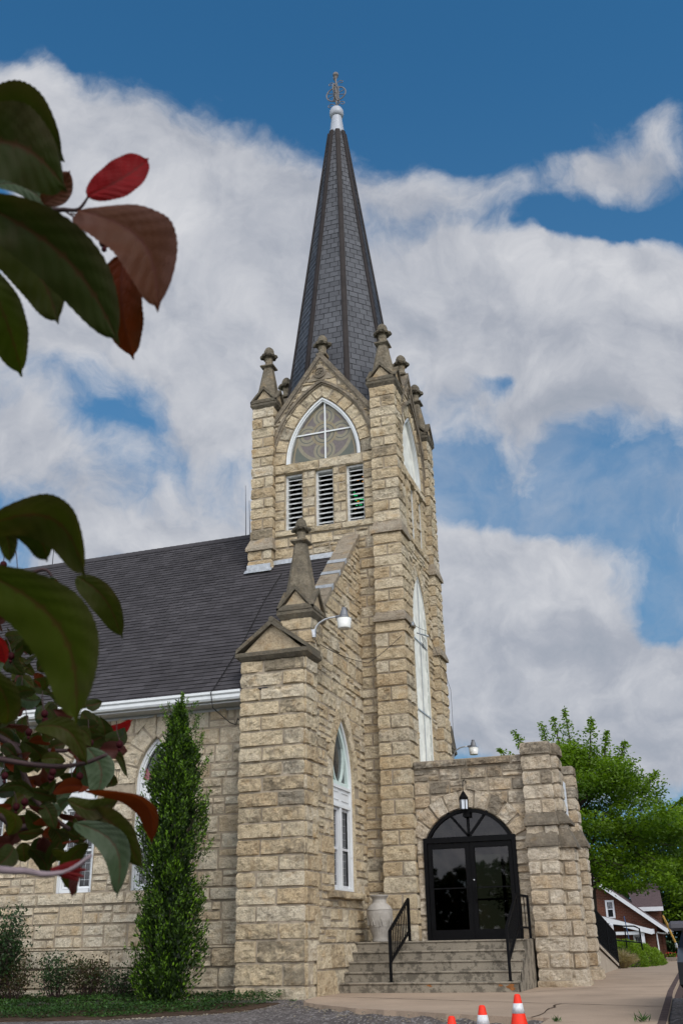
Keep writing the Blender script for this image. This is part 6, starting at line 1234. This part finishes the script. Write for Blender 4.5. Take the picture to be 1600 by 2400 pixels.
# ------------------------------------------------------------------ crabapple branches close to the viewpoint
LJ = json.loads('''{"nb":99,"leaves":[[7.377,-23.418,1.344,7.426,-23.38,1.332,0.0399,0,0.25,-0.5],[7.406,-23.451,1.287,7.452,-23.405,1.284,0.0408,0,0.2,0.02],[7.397,-23.357,1.327,7.419,-23.364,1.343,0.0147,5,0.1,-0.23],[7.355,-23.36,1.352,7.399,-23.351,1.329,0.0117,6,0.1,0.34],[7.419,-23.443,1.254,7.478,-23.383,1.184,0.0325,0,0.12,-0.05],[7.445,-23.377,1.303,7.479,-23.365,1.336,0.0218,3,0.1,0.09],[7.448,-23.389,1.282,7.491,-23.362,1.221,0.035,5,0.24,0.41],[7.452,-23.342,1.282,7.442,-23.311,1.224,0.0269,4,0,-0.41],[7.394,-23.402,1.272,7.43,-23.377,1.214,0.0288,1,0.12,-0.12],[7.4,-23.409,1.24,7.404,-23.37,1.185,0.0236,2,0.1,-0.28],[7.386,-23.368,1.091,7.43,-23.321,1.069,0.0264,1,0.33,-0.36],[7.387,-23.352,1.107,7.401,-23.319,1.085,0.0186,0,0.25,-0.33],[7.39,-23.362,1.106,7.391,-23.34,1.079,0.011,1,0.1,0.12],[7.218,-23.056,1.19,7.206,-23.007,1.155,0.026,6,-0.2,0.1],[7.232,-23.07,1.18,7.244,-23.068,1.139,0.0085,5,0,-0.06],[7.333,-23.186,1.131,7.36,-23.166,1.084,0.0199,1,0.18,-0.25],[7.409,-23.391,1.057,7.442,-23.337,0.98,0.0334,2,0.2,0.09],[7.355,-23.305,1.031,7.349,-23.271,1.0,0.0159,1,0.15,0.15],[7.165,-22.988,1.204,7.163,-22.96,1.193,0.0103,4,0,0.14],[7.243,-23.037,0.99,7.282,-23.015,0.995,0.0146,1,0.25,0.44],[7.264,-23.044,0.995,7.285,-22.968,0.949,0.0187,4,0.25,-0.49],[7.253,-23.018,0.982,7.302,-23.017,0.931,0.0258,1,0.2,-0.33],[7.252,-23.037,0.971,7.287,-23.023,0.911,0.0209,6,0.28,0.29],[7.236,-22.999,0.978,7.262,-22.985,0.952,0.0173,7,0.2,0.34],[7.264,-23.036,0.954,7.229,-22.993,0.91,0.0157,1,-0.15,0.11],[7.263,-23.041,0.939,7.256,-23.04,0.912,0.0077,7,0,-0.31],[7.003,-22.726,1.015,6.954,-22.717,0.989,0.0226,7,-0.15,0.13],[7.002,-22.718,0.997,6.976,-22.678,0.971,0.0206,7,0.1,0.11],[7.043,-22.764,1.003,7.024,-22.711,0.976,0.0168,0,0.1,0.41],[7.129,-22.948,0.964,7.124,-22.967,0.945,0.0187,0,0.1,0.05],[7.124,-22.829,1.077,7.138,-22.828,1.023,0.0273,6,0.2,0.22],[7.196,-23.026,1.058,7.241,-23.011,1.024,0.0177,1,0.25,0.33],[7.124,-22.916,1.016,7.101,-22.942,1.017,0.012,0,0.2,0.14],[7.003,-22.603,1.124,7.015,-22.633,1.157,0.0197,0,0.1,-0.39],[6.985,-22.567,1.156,7.031,-22.583,1.161,0.0144,3,0.15,0.1],[7.034,-22.65,1.124,7.036,-22.594,1.148,0.0189,0,0.12,0.31],[7.036,-22.647,1.118,7.061,-22.645,1.112,0.0123,0,0.15,0.31],[7.07,-22.683,1.095,7.101,-22.706,1.063,0.0107,0,0.2,-0.11],[7.214,-23.1,0.981,7.196,-23.051,0.957,0.0123,1,0.2,-0.09],[6.927,-22.659,1.066,6.917,-22.592,1.043,0.0189,0,0.1,0.49],[7.032,-22.726,1.036,7.025,-22.662,1.025,0.0175,0,0.2,-0.44],[7.055,-22.767,1.018,7.043,-22.703,1.01,0.0197,7,0.2,-0.1],[7.104,-22.991,1.167,7.104,-22.963,1.139,0.0146,3,0.1,-0.3],[7.004,-22.799,1.176,6.991,-22.752,1.153,0.0185,6,0.1,-0.24],[6.985,-22.718,0.985,6.995,-22.692,0.952,0.0206,0,0.1,-0.32],[6.946,-22.679,0.997,6.946,-22.67,0.973,0.0182,1,0,0.31],[7.074,-22.799,0.975,7.073,-22.763,0.954,0.0189,1,0.1,-0.34],[6.863,-22.626,1.223,6.873,-22.613,1.184,0.0243,0,0.10958982125476971,0.33],[7.071,-22.893,1.194,7.023,-22.866,1.202,0.0122,0,0.01326042198980562,0.42],[6.881,-22.68,1.196,6.841,-22.668,1.178,0.0167,0,-0.09710365831323012,0.29],[7.008,-22.806,1.234,6.993,-22.771,1.207,0.0213,0,0.06568938754832426,-0.22],[6.976,-22.78,1.227,6.971,-22.724,1.25,0.0158,0,0.22431706233531803,-0.08],[6.959,-22.783,1.216,6.965,-22.765,1.19,0.0137,1,0.0422980746520156,0.35],[6.958,-22.777,1.203,6.968,-22.796,1.176,0.0138,6,-0.14277298584858794,0.31],[6.913,-22.687,1.242,6.889,-22.686,1.233,0.0134,0,-0.10239177717048999,-0.01],[7.015,-22.849,1.151,6.975,-22.84,1.15,0.0157,7,0.19387772767503206,-0.26],[6.946,-22.771,1.163,6.98,-22.777,1.144,0.0162,4,-0.11317066159114132,0.21],[7.024,-22.842,1.196,7.043,-22.848,1.163,0.0182,0,-0.11761670712620287,-0.35],[6.94,-22.726,1.176,6.994,-22.743,1.16,0.0201,6,-0.09174839241591926,-0.05],[6.92,-22.598,1.159,6.923,-22.581,1.133,0.0138,0,0.10215971737055782,0.15],[6.98,-22.715,1.18,6.989,-22.767,1.174,0.0121,0,0.2404030278986524,0.18],[6.841,-22.559,1.188,6.867,-22.596,1.145,0.0178,0,0.0008002991141528026,0.2],[6.973,-22.67,1.113,6.932,-22.645,1.098,0.0143,4,0.16280758842259804,-0.36],[7.003,-22.736,1.151,7.028,-22.753,1.112,0.0194,1,0.18409299399162896,-0.45],[6.901,-22.655,1.119,6.862,-22.611,1.089,0.0217,0,0.039721538266512424,0.34],[6.93,-22.644,1.179,6.922,-22.635,1.152,0.0142,6,-0.009981939428051617,-0.32],[6.955,-22.663,1.124,6.959,-22.687,1.084,0.0206,0,-0.0705387209754578,-0.48],[6.859,-22.589,1.145,6.829,-22.56,1.169,0.0121,4,0.11622249167093965,-0.06],[6.915,-22.662,1.149,6.874,-22.591,1.13,0.0159,0,-0.06238473427594558,0.02],[6.859,-22.551,1.174,6.866,-22.502,1.173,0.0158,0,-0.023059663271962072,-0.16],[7.034,-22.853,1.138,7.073,-22.865,1.135,0.0146,0,-0.05486143613453141,-0.34],[6.933,-22.637,1.211,6.906,-22.641,1.223,0.0171,4,-0.0004481376279274474,0.35],[6.963,-22.77,1.127,6.954,-22.714,1.12,0.018,7,0.17740879991400169,-0.18],[6.991,-22.693,1.068,6.948,-22.658,1.053,0.0128,0,0.23288503646599465,0.09],[7.062,-22.701,1.079,7.065,-22.74,1.045,0.0177,4,-0.09371980629730284,0.49],[6.988,-22.649,1.067,6.982,-22.673,1.044,0.0155,6,0.0035566179786297447,0.05],[7.036,-22.687,1.121,7.018,-22.708,1.1,0.0178,7,0.228070425940384,0.47],[7.062,-22.814,1.039,7.088,-22.832,1.044,0.0095,0,0.1807221215736534,0.17],[6.982,-22.756,1.083,6.972,-22.744,1.05,0.0168,0,0.13858251568324928,-0.43],[7.044,-22.797,1.075,7.067,-22.782,1.074,0.012,1,0.06339916797884493,0.42],[6.885,-22.564,1.141,6.869,-22.596,1.131,0.0185,0,-0.13542843460191448,-0.09],[6.881,-22.573,1.124,6.929,-22.58,1.1,0.0175,6,0.08795683257473047,-0.06],[6.947,-22.573,1.074,6.937,-22.602,1.089,0.0202,0,0.2095588692916888,0.29],[6.933,-22.6,1.089,6.942,-22.63,1.097,0.0129,0,0.21427024695560534,-0.21],[6.956,-22.698,1.098,6.942,-22.725,1.086,0.016,4,0.17472921624348783,0.41],[6.951,-22.708,1.118,6.938,-22.659,1.094,0.0172,0,0.2493337911524127,0.49],[7.086,-22.794,1.107,7.115,-22.813,1.082,0.0132,1,0.13230956768392868,0.06],[7.061,-22.81,1.023,7.08,-22.813,0.994,0.0168,0,0.11408468001842217,0.03],[7.066,-22.776,1.02,7.036,-22.768,1.028,0.0129,6,-0.11342489029595372,-0.46],[7.03,-22.73,1.014,6.994,-22.705,0.994,0.014,4,-0.033905378251008575,0.36],[6.97,-22.598,1.025,6.994,-22.625,0.999,0.0116,4,0.2400411907845165,-0.2],[6.972,-22.619,1.002,6.965,-22.657,0.991,0.0164,0,0.07929021617160206,0.43],[6.941,-22.688,0.998,6.929,-22.72,0.996,0.0171,7,-0.10697045982937937,-0.17],[7.031,-22.752,1.008,7.026,-22.789,1.018,0.0183,0,-0.11648914822132153,-0.07],[7.058,-22.74,1.011,7.056,-22.725,1.031,0.0153,7,0.22221600298213176,-0.12],[6.937,-22.584,1.011,6.933,-22.619,0.985,0.0196,6,0.23449893549554393,0.33],[7.056,-22.9,1.257,7.073,-22.885,1.258,0.0115,0,-0.07546330332038548,-0.11],[6.977,-22.806,1.275,7.028,-22.823,1.25,0.0138,6,-0.02069660882480892,-0.4],[6.992,-22.807,1.288,6.989,-22.827,1.294,0.0135,4,-0.04837315943766586,0.06],[6.924,-22.743,1.259,6.943,-22.779,1.263,0.0159,7,-0.023574042505198567,0.22],[6.82,-22.637,1.32,6.764,-22.627,1.318,0.0185,1,0.03155133329172555,-0.14],[6.828,-22.603,1.193,6.822,-22.531,1.199,0.0209,7,0.12220997605275905,0.37],[6.945,-22.773,1.224,6.991,-22.781,1.226,0.0174,0,0.22619271589494075,-0.06],[6.85,-22.598,1.269,6.833,-22.532,1.283,0.0132,0,-0.1320206700764011,-0.49],[6.957,-22.739,1.154,6.928,-22.744,1.153,0.0155,0,-0.11322133560259279,0.24],[6.79,-22.533,1.255,6.715,-22.467,1.246,0.0159,0,-0.02762044477315681,-0.4],[6.944,-22.793,1.258,6.963,-22.779,1.263,0.0116,7,0.16631963285201914,-0.43],[6.869,-22.673,1.176,6.836,-22.605,1.17,0.0136,7,0.04461601204627941,-0.39],[6.787,-22.525,1.302,6.742,-22.508,1.281,0.0231,0,0.07178600762989171,0.14],[6.972,-22.809,1.197,6.974,-22.808,1.213,0.0123,0,0.03864391221061217,-0.11],[6.841,-22.571,1.225,6.896,-22.584,1.209,0.0168,0,0.13144091725305893,0.17],[6.827,-22.538,1.221,6.842,-22.521,1.205,0.0138,0,0.20843599225851586,0.02],[6.838,-22.574,1.23,6.827,-22.604,1.209,0.0191,1,-0.1073851203558564,0.21],[6.86,-22.589,1.252,6.877,-22.629,1.212,0.0149,1,-0.13638570885800289,0.12],[6.905,-22.676,1.204,6.931,-22.669,1.198,0.015,1,0.22968789920645674,0.46],[6.994,-22.798,1.227,6.967,-22.8,1.217,0.0134,0,0.14073326284568508,0.06],[6.88,-22.697,1.228,6.865,-22.653,1.261,0.0203,6,-0.10271887679849634,0.41],[6.821,-22.586,1.207,6.806,-22.619,1.207,0.0147,0,0.06304046056660761,-0.27],[6.998,-22.759,1.193,7.023,-22.751,1.206,0.0192,0,-0.13685175207563724,-0.25],[6.805,-22.545,1.28,6.841,-22.548,1.251,0.016,1,0.07497301255412181,0.11],[6.828,-22.595,1.227,6.782,-22.526,1.213,0.0185,0,0.0972616806458727,0.05],[6.918,-22.722,1.268,6.889,-22.653,1.26,0.0141,1,0.21007267511151487,-0.07],[6.899,-22.703,1.191,6.862,-22.674,1.168,0.0199,0,-0.10858466770725328,-0.03],[6.89,-22.652,1.226,6.926,-22.68,1.193,0.0134,4,0.040441016988918194,-0.33],[6.822,-22.555,1.288,6.879,-22.563,1.275,0.0222,7,0.23332420466409878,0.02],[6.899,-22.678,1.112,6.87,-22.622,1.095,0.0124,6,-0.027282998059316943,-0.35],[6.878,-22.418,1.208,6.875,-22.421,1.179,0.0162,7,0.12506992757672666,0.19],[7.037,-22.689,1.103,6.994,-22.656,1.095,0.0151,4,0.019432364086537757,-0.07],[6.963,-22.536,1.139,6.948,-22.561,1.11,0.023,6,-0.02031328347651784,0.45],[7.043,-22.694,1.089,6.99,-22.633,1.066,0.0221,1,0.1689596601356951,0.15],[7.044,-22.717,1.154,7.058,-22.699,1.161,0.0133,0,0.07796819974748079,0.36],[6.936,-22.588,1.136,6.905,-22.594,1.128,0.016,0,-0.02907063836373633,-0.34],[6.952,-22.695,1.12,6.981,-22.693,1.113,0.0117,4,0.09137923885398022,-0.39],[7.011,-22.802,1.131,6.982,-22.801,1.116,0.0171,0,-0.09491685082127418,-0.43],[7.008,-22.727,1.156,7.02,-22.728,1.171,0.0177,0,0.18596406609057323,0.17],[6.971,-22.778,1.099,6.993,-22.773,1.081,0.0142,0,0.14448649085389723,0.11],[6.887,-22.46,1.144,6.829,-22.382,1.115,0.022,0,-0.06743272446341425,-0.26],[6.79,-22.447,1.19,6.761,-22.43,1.156,0.0201,0,7.277132755417748e-05,0.16],[6.918,-22.685,1.125,6.902,-22.705,1.138,0.0171,0,0.04627480435309639,-0.19],[7.061,-22.702,1.101,7.089,-22.682,1.099,0.0195,7,0.0028373901296254445,0.24],[6.943,-22.682,1.132,6.932,-22.681,1.099,0.0173,0,0.057697529889318866,0.29],[6.731,-22.456,1.197,6.691,-22.39,1.169,0.0188,4,0.041022835470576724,-0.12],[7.086,-22.732,1.109,7.058,-22.735,1.087,0.0182,0,-0.14795062596208014,0.1],[6.873,-22.458,1.192,6.906,-22.452,1.192,0.0194,0,-0.12874931999589875,0.34],[6.854,-22.568,1.113,6.841,-22.599,1.098,0.0202,0,0.0531252563670222,-0.32],[6.889,-22.664,1.149,6.869,-22.624,1.127,0.0145,6,0.17498961947622252,0.42],[7.062,-22.734,1.119,7.083,-22.734,1.104,0.0128,0,0.018853881461047023,-0.46],[7.02,-22.625,1.092,7.001,-22.576,1.07,0.0137,0,0.11660263131074164,0.41],[6.905,-22.673,1.167,6.884,-22.684,1.171,0.0108,0,-0.07138815627047695,0.03],[6.979,-22.783,1.085,6.976,-22.73,1.086,0.0154,7,0.2250260639754961,0.17],[6.948,-22.75,1.147,6.948,-22.785,1.129,0.0128,1,0.057328253675369784,0.5],[7.023,-22.632,1.116,7.05,-22.636,1.122,0.0125,0,0.06902657026559658,-0.1],[6.852,-22.509,1.132,6.868,-22.484,1.129,0.0152,0,-0.05499098753585571,-0.12],[6.928,-22.575,1.195,6.965,-22.579,1.188,0.0151,1,-0.1275761997568852,-0.27],[6.95,-22.649,1.18,6.947,-22.678,1.155,0.0157,0,0.11195080019063039,-0.17],[7.038,-22.672,1.138,6.979,-22.645,1.152,0.0209,0,0.08635003546443823,-0.19],[6.947,-22.591,1.134,6.982,-22.597,1.136,0.0125,4,-0.0007607494900536138,-0.27],[7.04,-22.792,1.109,7.029,-22.742,1.11,0.011,0,-0.10324913161366459,0.39],[6.923,-22.501,1.178,6.881,-22.481,1.207,0.0237,1,-0.049463668974722624,-0.17],[6.756,-22.499,1.205,6.803,-22.521,1.161,0.0229,0,0.08755062263399968,-0.0],[6.845,-22.465,1.136,6.787,-22.415,1.163,0.0127,0,0.11960799357688043,-0.41],[7.027,-22.726,1.158,7.024,-22.766,1.159,0.0154,0,0.13231005091679385,-0.17],[6.856,-22.443,1.171,6.873,-22.394,1.167,0.0227,0,0.23257202697729454,0.26],[7.084,-22.802,1.118,7.083,-22.837,1.12,0.012,7,0.056301169567100434,-0.3],[6.956,-22.548,1.158,6.972,-22.539,1.134,0.0141,0,-0.114718752651783,0.48],[7.027,-22.778,1.071,7.014,-22.806,1.076,0.0137,0,-0.0820807287478594,0.14],[6.919,-22.581,1.007,6.874,-22.541,1.025,0.0115,4,0.23037025302703648,-0.47],[6.963,-22.709,1.068,6.949,-22.659,1.048,0.0179,0,-0.07156855386733206,0.1],[7.029,-22.757,0.997,7.025,-22.796,0.991,0.0166,0,-0.015435573172729922,0.26],[6.866,-22.588,1.044,6.875,-22.563,1.018,0.0196,0,0.10452509920206346,0.21],[7.013,-22.692,1.065,6.98,-22.681,1.053,0.0132,7,0.01421348452243737,0.2],[6.858,-22.429,1.135,6.818,-22.381,1.115,0.0177,4,0.012646368456418922,0.35],[6.873,-22.539,1.117,6.799,-22.496,1.107,0.0233,7,0.2232701997821768,0.06],[7.089,-22.765,1.03,7.081,-22.702,1.018,0.017,4,0.0022314412518631144,0.19],[6.882,-22.614,1.078,6.809,-22.575,1.076,0.0177,0,0.0027069409378335796,-0.39],[7.066,-22.776,0.987,7.043,-22.763,0.961,0.0143,0,-0.027435930242601214,0.17],[6.999,-22.692,1.009,6.959,-22.66,0.995,0.0145,0,0.011580868835848496,0.19],[7.032,-22.725,1.076,6.971,-22.675,1.071,0.0145,0,-0.08291896688169052,-0.18],[6.888,-22.623,1.06,6.836,-22.596,1.04,0.022,1,0.08215243186063945,-0.3],[7.049,-22.821,1.036,7.078,-22.813,1.026,0.0139,0,0.10563620877982396,-0.34],[6.982,-22.677,1.003,6.991,-22.648,0.993,0.0116,4,0.018024284524395334,-0.02],[6.77,-22.381,1.025,6.745,-22.289,1.003,0.0175,1,0.23543072001059165,-0.1],[6.849,-22.509,1.096,6.866,-22.51,1.115,0.0181,4,-0.018861771489499274,0.22],[6.945,-22.586,1.022,6.986,-22.588,1.017,0.0176,0,0.18483898154849435,-0.47],[6.981,-22.757,1.03,6.97,-22.778,1.026,0.0104,4,-0.05472922722719485,-0.1],[6.835,-22.39,1.063,6.788,-22.37,1.041,0.022,0,0.1126583315011139,0.28],[7.052,-22.766,1.005,7.04,-22.794,1.003,0.0124,4,0.08870081171694985,0.28],[7.099,-22.812,1.026,7.068,-22.777,1.013,0.0107,6,-0.12726645629543473,-0.42],[6.878,-22.617,1.025,6.929,-22.65,1.031,0.0186,1,0.05871080182359678,-0.09],[6.744,-22.433,1.045,6.724,-22.391,1.011,0.017,4,-0.06947005400559142,-0.39],[6.914,-22.666,1.066,6.941,-22.661,1.048,0.0133,0,0.021468696170960005,-0.37],[6.84,-22.511,1.042,6.78,-22.461,1.031,0.0169,0,-0.09722939609700222,-0.46],[6.87,-22.439,1.122,6.888,-22.407,1.117,0.0179,1,0.15509547618651745,-0.18],[7.044,-22.701,0.994,7.04,-22.684,1.011,0.0155,1,0.136423160677882,-0.24],[7.088,-22.783,1.069,7.074,-22.729,1.046,0.017,6,-0.005042836620118146,0.49],[6.813,-22.515,1.097,6.813,-22.466,1.104,0.0173,4,0.03664230393694373,0.13],[7.097,-22.792,0.986,7.11,-22.823,1.001,0.0145,0,0.13917289257590268,0.45],[6.893,-22.569,1.015,6.864,-22.528,0.986,0.0184,0,0.007285515744997334,-0.0],[7.053,-22.768,0.982,7.051,-22.716,0.984,0.0156,4,0.04362793630249634,-0.43],[6.935,-22.685,1.028,6.935,-22.696,1.006,0.0118,0,-0.02618449738776006,0.13],[6.946,-22.602,1.097,6.91,-22.593,1.097,0.011,0,-0.06341615783259077,-0.27],[6.802,-22.463,1.087,6.805,-22.51,1.057,0.0222,1,-0.12087388655204791,-0.39],[6.961,-22.675,1.054,6.98,-22.676,1.069,0.0144,0,-0.0075229415839451474,-0.42],[6.9,-22.64,1.071,6.876,-22.576,1.052,0.0176,0,0.08797104426646099,-0.06],[7.086,-22.773,1.045,7.077,-22.814,1.032,0.0173,4,0.07789491976117888,0.25],[7.051,-22.787,1.011,7.055,-22.828,1.017,0.0116,7,0.20157198023185494,0.02],[7.017,-22.767,1.044,7.008,-22.79,1.025,0.0126,1,-0.13343205878807418,0.1],[6.945,-22.693,1.016,6.946,-22.659,1.006,0.0111,6,0.11260817418081034,0.08],[6.837,-22.565,1.069,6.819,-22.516,1.092,0.0179,0,-0.07904399524484441,0.0],[6.874,-22.652,1.352,6.848,-22.646,1.336,0.0136,0,0.006080467706799847,-0.39],[7.002,-22.771,1.251,7.047,-22.797,1.254,0.0168,6,-0.14620088061128536,-0.02],[6.962,-22.744,1.311,6.978,-22.754,1.322,0.0116,0,0.17733911333545008,0.15],[6.889,-22.651,1.356,6.823,-22.622,1.374,0.0213,1,-0.11030874747415775,-0.48],[6.957,-22.776,1.299,6.988,-22.793,1.27,0.0119,4,-0.06804464445827957,0.36],[7.033,-22.806,1.238,7.005,-22.785,1.222,0.0134,0,0.15360150096368055,-0.37],[6.821,-22.625,1.338,6.88,-22.648,1.294,0.0243,7,0.16305894654150513,0.25],[6.825,-22.62,1.381,6.821,-22.613,1.354,0.013,0,0.1568491497776582,0.49],[6.913,-22.705,1.336,6.934,-22.674,1.33,0.0185,1,0.043778848756728966,-0.04],[6.99,-22.784,1.316,7.003,-22.764,1.292,0.0167,0,-0.1473566626401305,-0.08]],"twigs":[[[[7.069,-23.01,1.057],[7.126,-23.018,1.041],[7.161,-23.026,1.032],[7.182,-23.017,1.028],[7.209,-23.006,1.025],[7.233,-23.0,1.027],[7.253,-22.996,1.034]],0.0026,0.0016,0],[[[6.907,-22.829,1.171],[6.944,-22.797,1.127],[6.985,-22.77,1.098],[6.989,-22.76,1.079],[6.995,-22.746,1.053],[7.002,-22.736,1.036],[7.019,-22.721,1.017],[7.034,-22.711,1.005]],0.004,0.0022,0],[[[6.903,-22.778,1.057],[6.956,-22.745,1.023],[6.972,-22.733,1.009],[7.001,-22.725,1.013]],0.0045,0.003,0],[[[7.293,-23.254,0.925],[7.346,-23.257,0.918],[7.36,-23.251,0.917],[7.372,-23.247,0.915],[7.385,-23.243,0.917],[7.399,-23.242,0.925]],0.0023,0.001,1],[[[7.314,-23.376,1.358],[7.348,-23.36,1.348],[7.375,-23.348,1.342],[7.389,-23.342,1.337],[7.399,-23.338,1.337],[7.409,-23.335,1.337],[7.417,-23.336,1.346]],0.003,0.0007,0],[[[7.389,-23.325,1.35],[7.396,-23.32,1.345],[7.406,-23.314,1.339],[7.413,-23.308,1.331]],0.0006,0.0005,0],[[[7.393,-23.322,1.348],[7.404,-23.318,1.346],[7.416,-23.312,1.343]],0.0005,0.0004,0],[[[7.056,-23.004,1.161],[7.104,-22.997,1.179],[7.136,-22.995,1.198],[7.151,-22.999,1.218],[7.168,-22.996,1.223],[7.174,-22.987,1.209]],0.004,0.0009,0],[[[7.139,-22.997,1.204],[7.158,-22.994,1.213],[7.174,-22.989,1.213]],0.0012,0.0008,0],[[[6.849,-22.735,1.175],[6.908,-22.733,1.215],[6.928,-22.736,1.235],[6.939,-22.742,1.255]],0.005,0.003,0],[[[6.854,-22.666,1.154],[6.883,-22.647,1.132],[6.936,-22.624,1.12],[6.992,-22.607,1.124],[7.016,-22.603,1.132]],0.004,0.0012,0]],"berries":[[7.068,-22.869,1.251],[7.074,-22.863,1.242],[7.069,-22.862,1.236],[7.071,-22.857,1.227],[7.028,-22.852,1.185],[7.049,-22.886,1.274],[7.035,-22.894,1.282],[7.009,-22.786,1.025],[7.019,-22.785,1.03],[7.052,-22.786,1.056],[7.083,-22.775,1.056],[7.054,-22.787,1.061],[7.001,-22.803,1.058],[7.413,-23.307,1.329],[7.055,-22.815,1.123],[7.023,-22.831,1.135],[7.035,-22.813,1.104],[7.1,-22.786,1.091],[7.132,-22.774,1.089],[7.073,-22.774,1.046],[7.034,-22.834,1.148],[7.055,-22.812,1.115]]}''')
CT = thing('crabapple_tree', 'purple-leaved crabapple with dark green, bronze and red leaves hanging in from the left', 'tree', (5.2, -22.3, -.85))
fw_ = A3(*cw)
def crab_leaf(r, i, into=None):
    B, T = A3(*r[0:3]), A3(*r[3:6]); w, cls, bend, side = r[6], int(r[7]), r[8], r[9]; L = np.linalg.norm(T-B); D = (T-B)/L; S = np.cross(D, fw_); S /= np.linalg.norm(S); N = np.cross(S, D); N /= np.linalg.norm(N)
    if N@fw_ > 0: N = -N
    S = np.cross(D, N)
    sg = 1 if (S@A3(*cr)) > 0 else -1
    rg = random.Random(i); nu, nv = (40, 6) if into is None else (8, 2); V = []; C = []; roll = side*.9
    S2 = S*math.cos(roll)+N*math.sin(roll); N2 = -S*math.sin(roll)+N*math.cos(roll)
    wob = rg.uniform(0, 6)
    for a in range(nu+1):
        t_ = a/nu; q_ = t_**(.92 if cls != 3 else 1.0)/.955; f = max(0, 1-(2*min(1, q_)-1)**2)**.55; f = max(f, .16*(1-t_)/.07 if t_ > .9 else 0, .012)
        ctr = B+D*L*t_+S*sg*bend*L*math.sin(math.pi*t_)*1.0+N2*(.10*L*math.sin(math.pi*t_)*(1 if i % 2 else -.6))-N2*.10*L*t_*t_
        for b in range(-nv, nv+1):
            v = b/nv; tooth = 1+(.028*((a*1.0) % 2) if abs(b) == nv else 0); ww = w*.55/max(.8, math.cos(roll))*f*v*tooth
            fold = .22*abs(v)*f*w*.5+.018*w*math.sin(t_*22+abs(v)*3)*abs(v)+.09*w*v*v*math.sin(t_*5+wob)
            V.append(ctr+S2*ww+N2*fold); vein = abs(v) if abs(v) < .12 else min(abs(v), abs(((t_*8-abs(v)*1.6) % 1)-.5)*.5+.055)
            C.append((.5, vein, max(0, abs(v)-.45)*1.6*(1 if v*sg > 0 else .2)))
    k = 2*nv+1; F = [(a*k+b, a*k+b+1, (a+1)*k+b+1, (a+1)*k+b) for a in range(nu) for b in range(2*nv)]
    
    if into is not None: into.add(V, F, C, cls); return
    m = MB(); m.add(V, F, C); m.build('leaf', CRAB[cls], CT, smooth_=True)
LM = MB()
for i, r in enumerate(LJ['leaves']): crab_leaf(r, i, LM if i >= LJ['nb'] else None)
o = LM.build('inner_leaves', CRAB, CT, smooth_=True); o['kind'] = 'stuff'
for P, r0, r1, col in LJ['twigs']:
    P = np.array(P); n = len(P); Q = []
    for i in range(n-1):
        for f in (0, .25, .5, .75):
            p0, p1, p2, p3 = P[max(i-1, 0)], P[i], P[i+1], P[min(i+2, n-1)]; Q.append(.5*((2*p1)+(p2-p0)*f+(2*p0-5*p1+4*p2-p3)*f*f+(3*p1-p0-3*p2+p3)*f**3))
    Q.append(P[-1]); m = MB(); rr = np.linspace(r0, r1, len(Q))*(1+.18*vnoise(np.arange(len(Q))*1.3, np.zeros(len(Q)), 4)); tube(m, Q, rr, 8); m.build('branch', M_TWIG if col == 0 else M_TWIGP, CT, smooth_=True)
for i, b in enumerate(LJ['berries']):
    m = MB(); b = A3(*b); ball(m, b, .0042, 12, sq=(1, 1, 1.1)); lathe(m, b-A3(0, 0, .0055), [(.0012, .001), (.0022, -.0012), (.0006, -.003)], 6); fr0 = m.build('fruit', M_BERRY, CT, smooth_=True); m = MB(); rg = random.Random(i); tube(m, [b+A3(0, 0, .004), b+A3(rg.uniform(-.006, 0), 0, .015), b+A3(rg.uniform(-.015, -.004), .002, .028)], .0005, 5); m.build('stalk', M_TWIG, fr0)
# bud at the end of the pale twig, limbs and trunk beyond the left of the view
m = MB(); e = A3(*LJ['twigs'][3][0][4])
for k in range(5): d = A3(.010*math.cos(k*.5-1), .003, .006*math.sin(k*.7-1.4)); tube(m, [e-A3(.012, 0, 0), e-A3(.004, 0, 0)+d*.4, e+d], [.002, .0026, .0005], 6)
m.build('bud', CRAB[3], CT)
m = MB(); tb = A3(5.2, -22.3, -.95); tube(m, [tb, tb+A3(.05, .05, .9), tb+A3(.2, -.1, 1.9), tb+A3(.5, -.3, 2.6)], [.10, .075, .06, .03], 10); m.build('trunk', M_BARK, CT)
for P, *_ in LJ['twigs'][:5]+LJ['twigs'][7:]:
    p = A3(*P[0]); q = tb+A3(.1, 0, .9 if p[2] < 1.1 else 1.7); 
    if np.linalg.norm(p-q) > .3 and p is not None: m = MB(); md = (p+q)/2+A3(-.05, .05, .12); tube(m, [q, md, p], [.025, .010, .0045], 7); m.build('limb', M_BARK, CT)
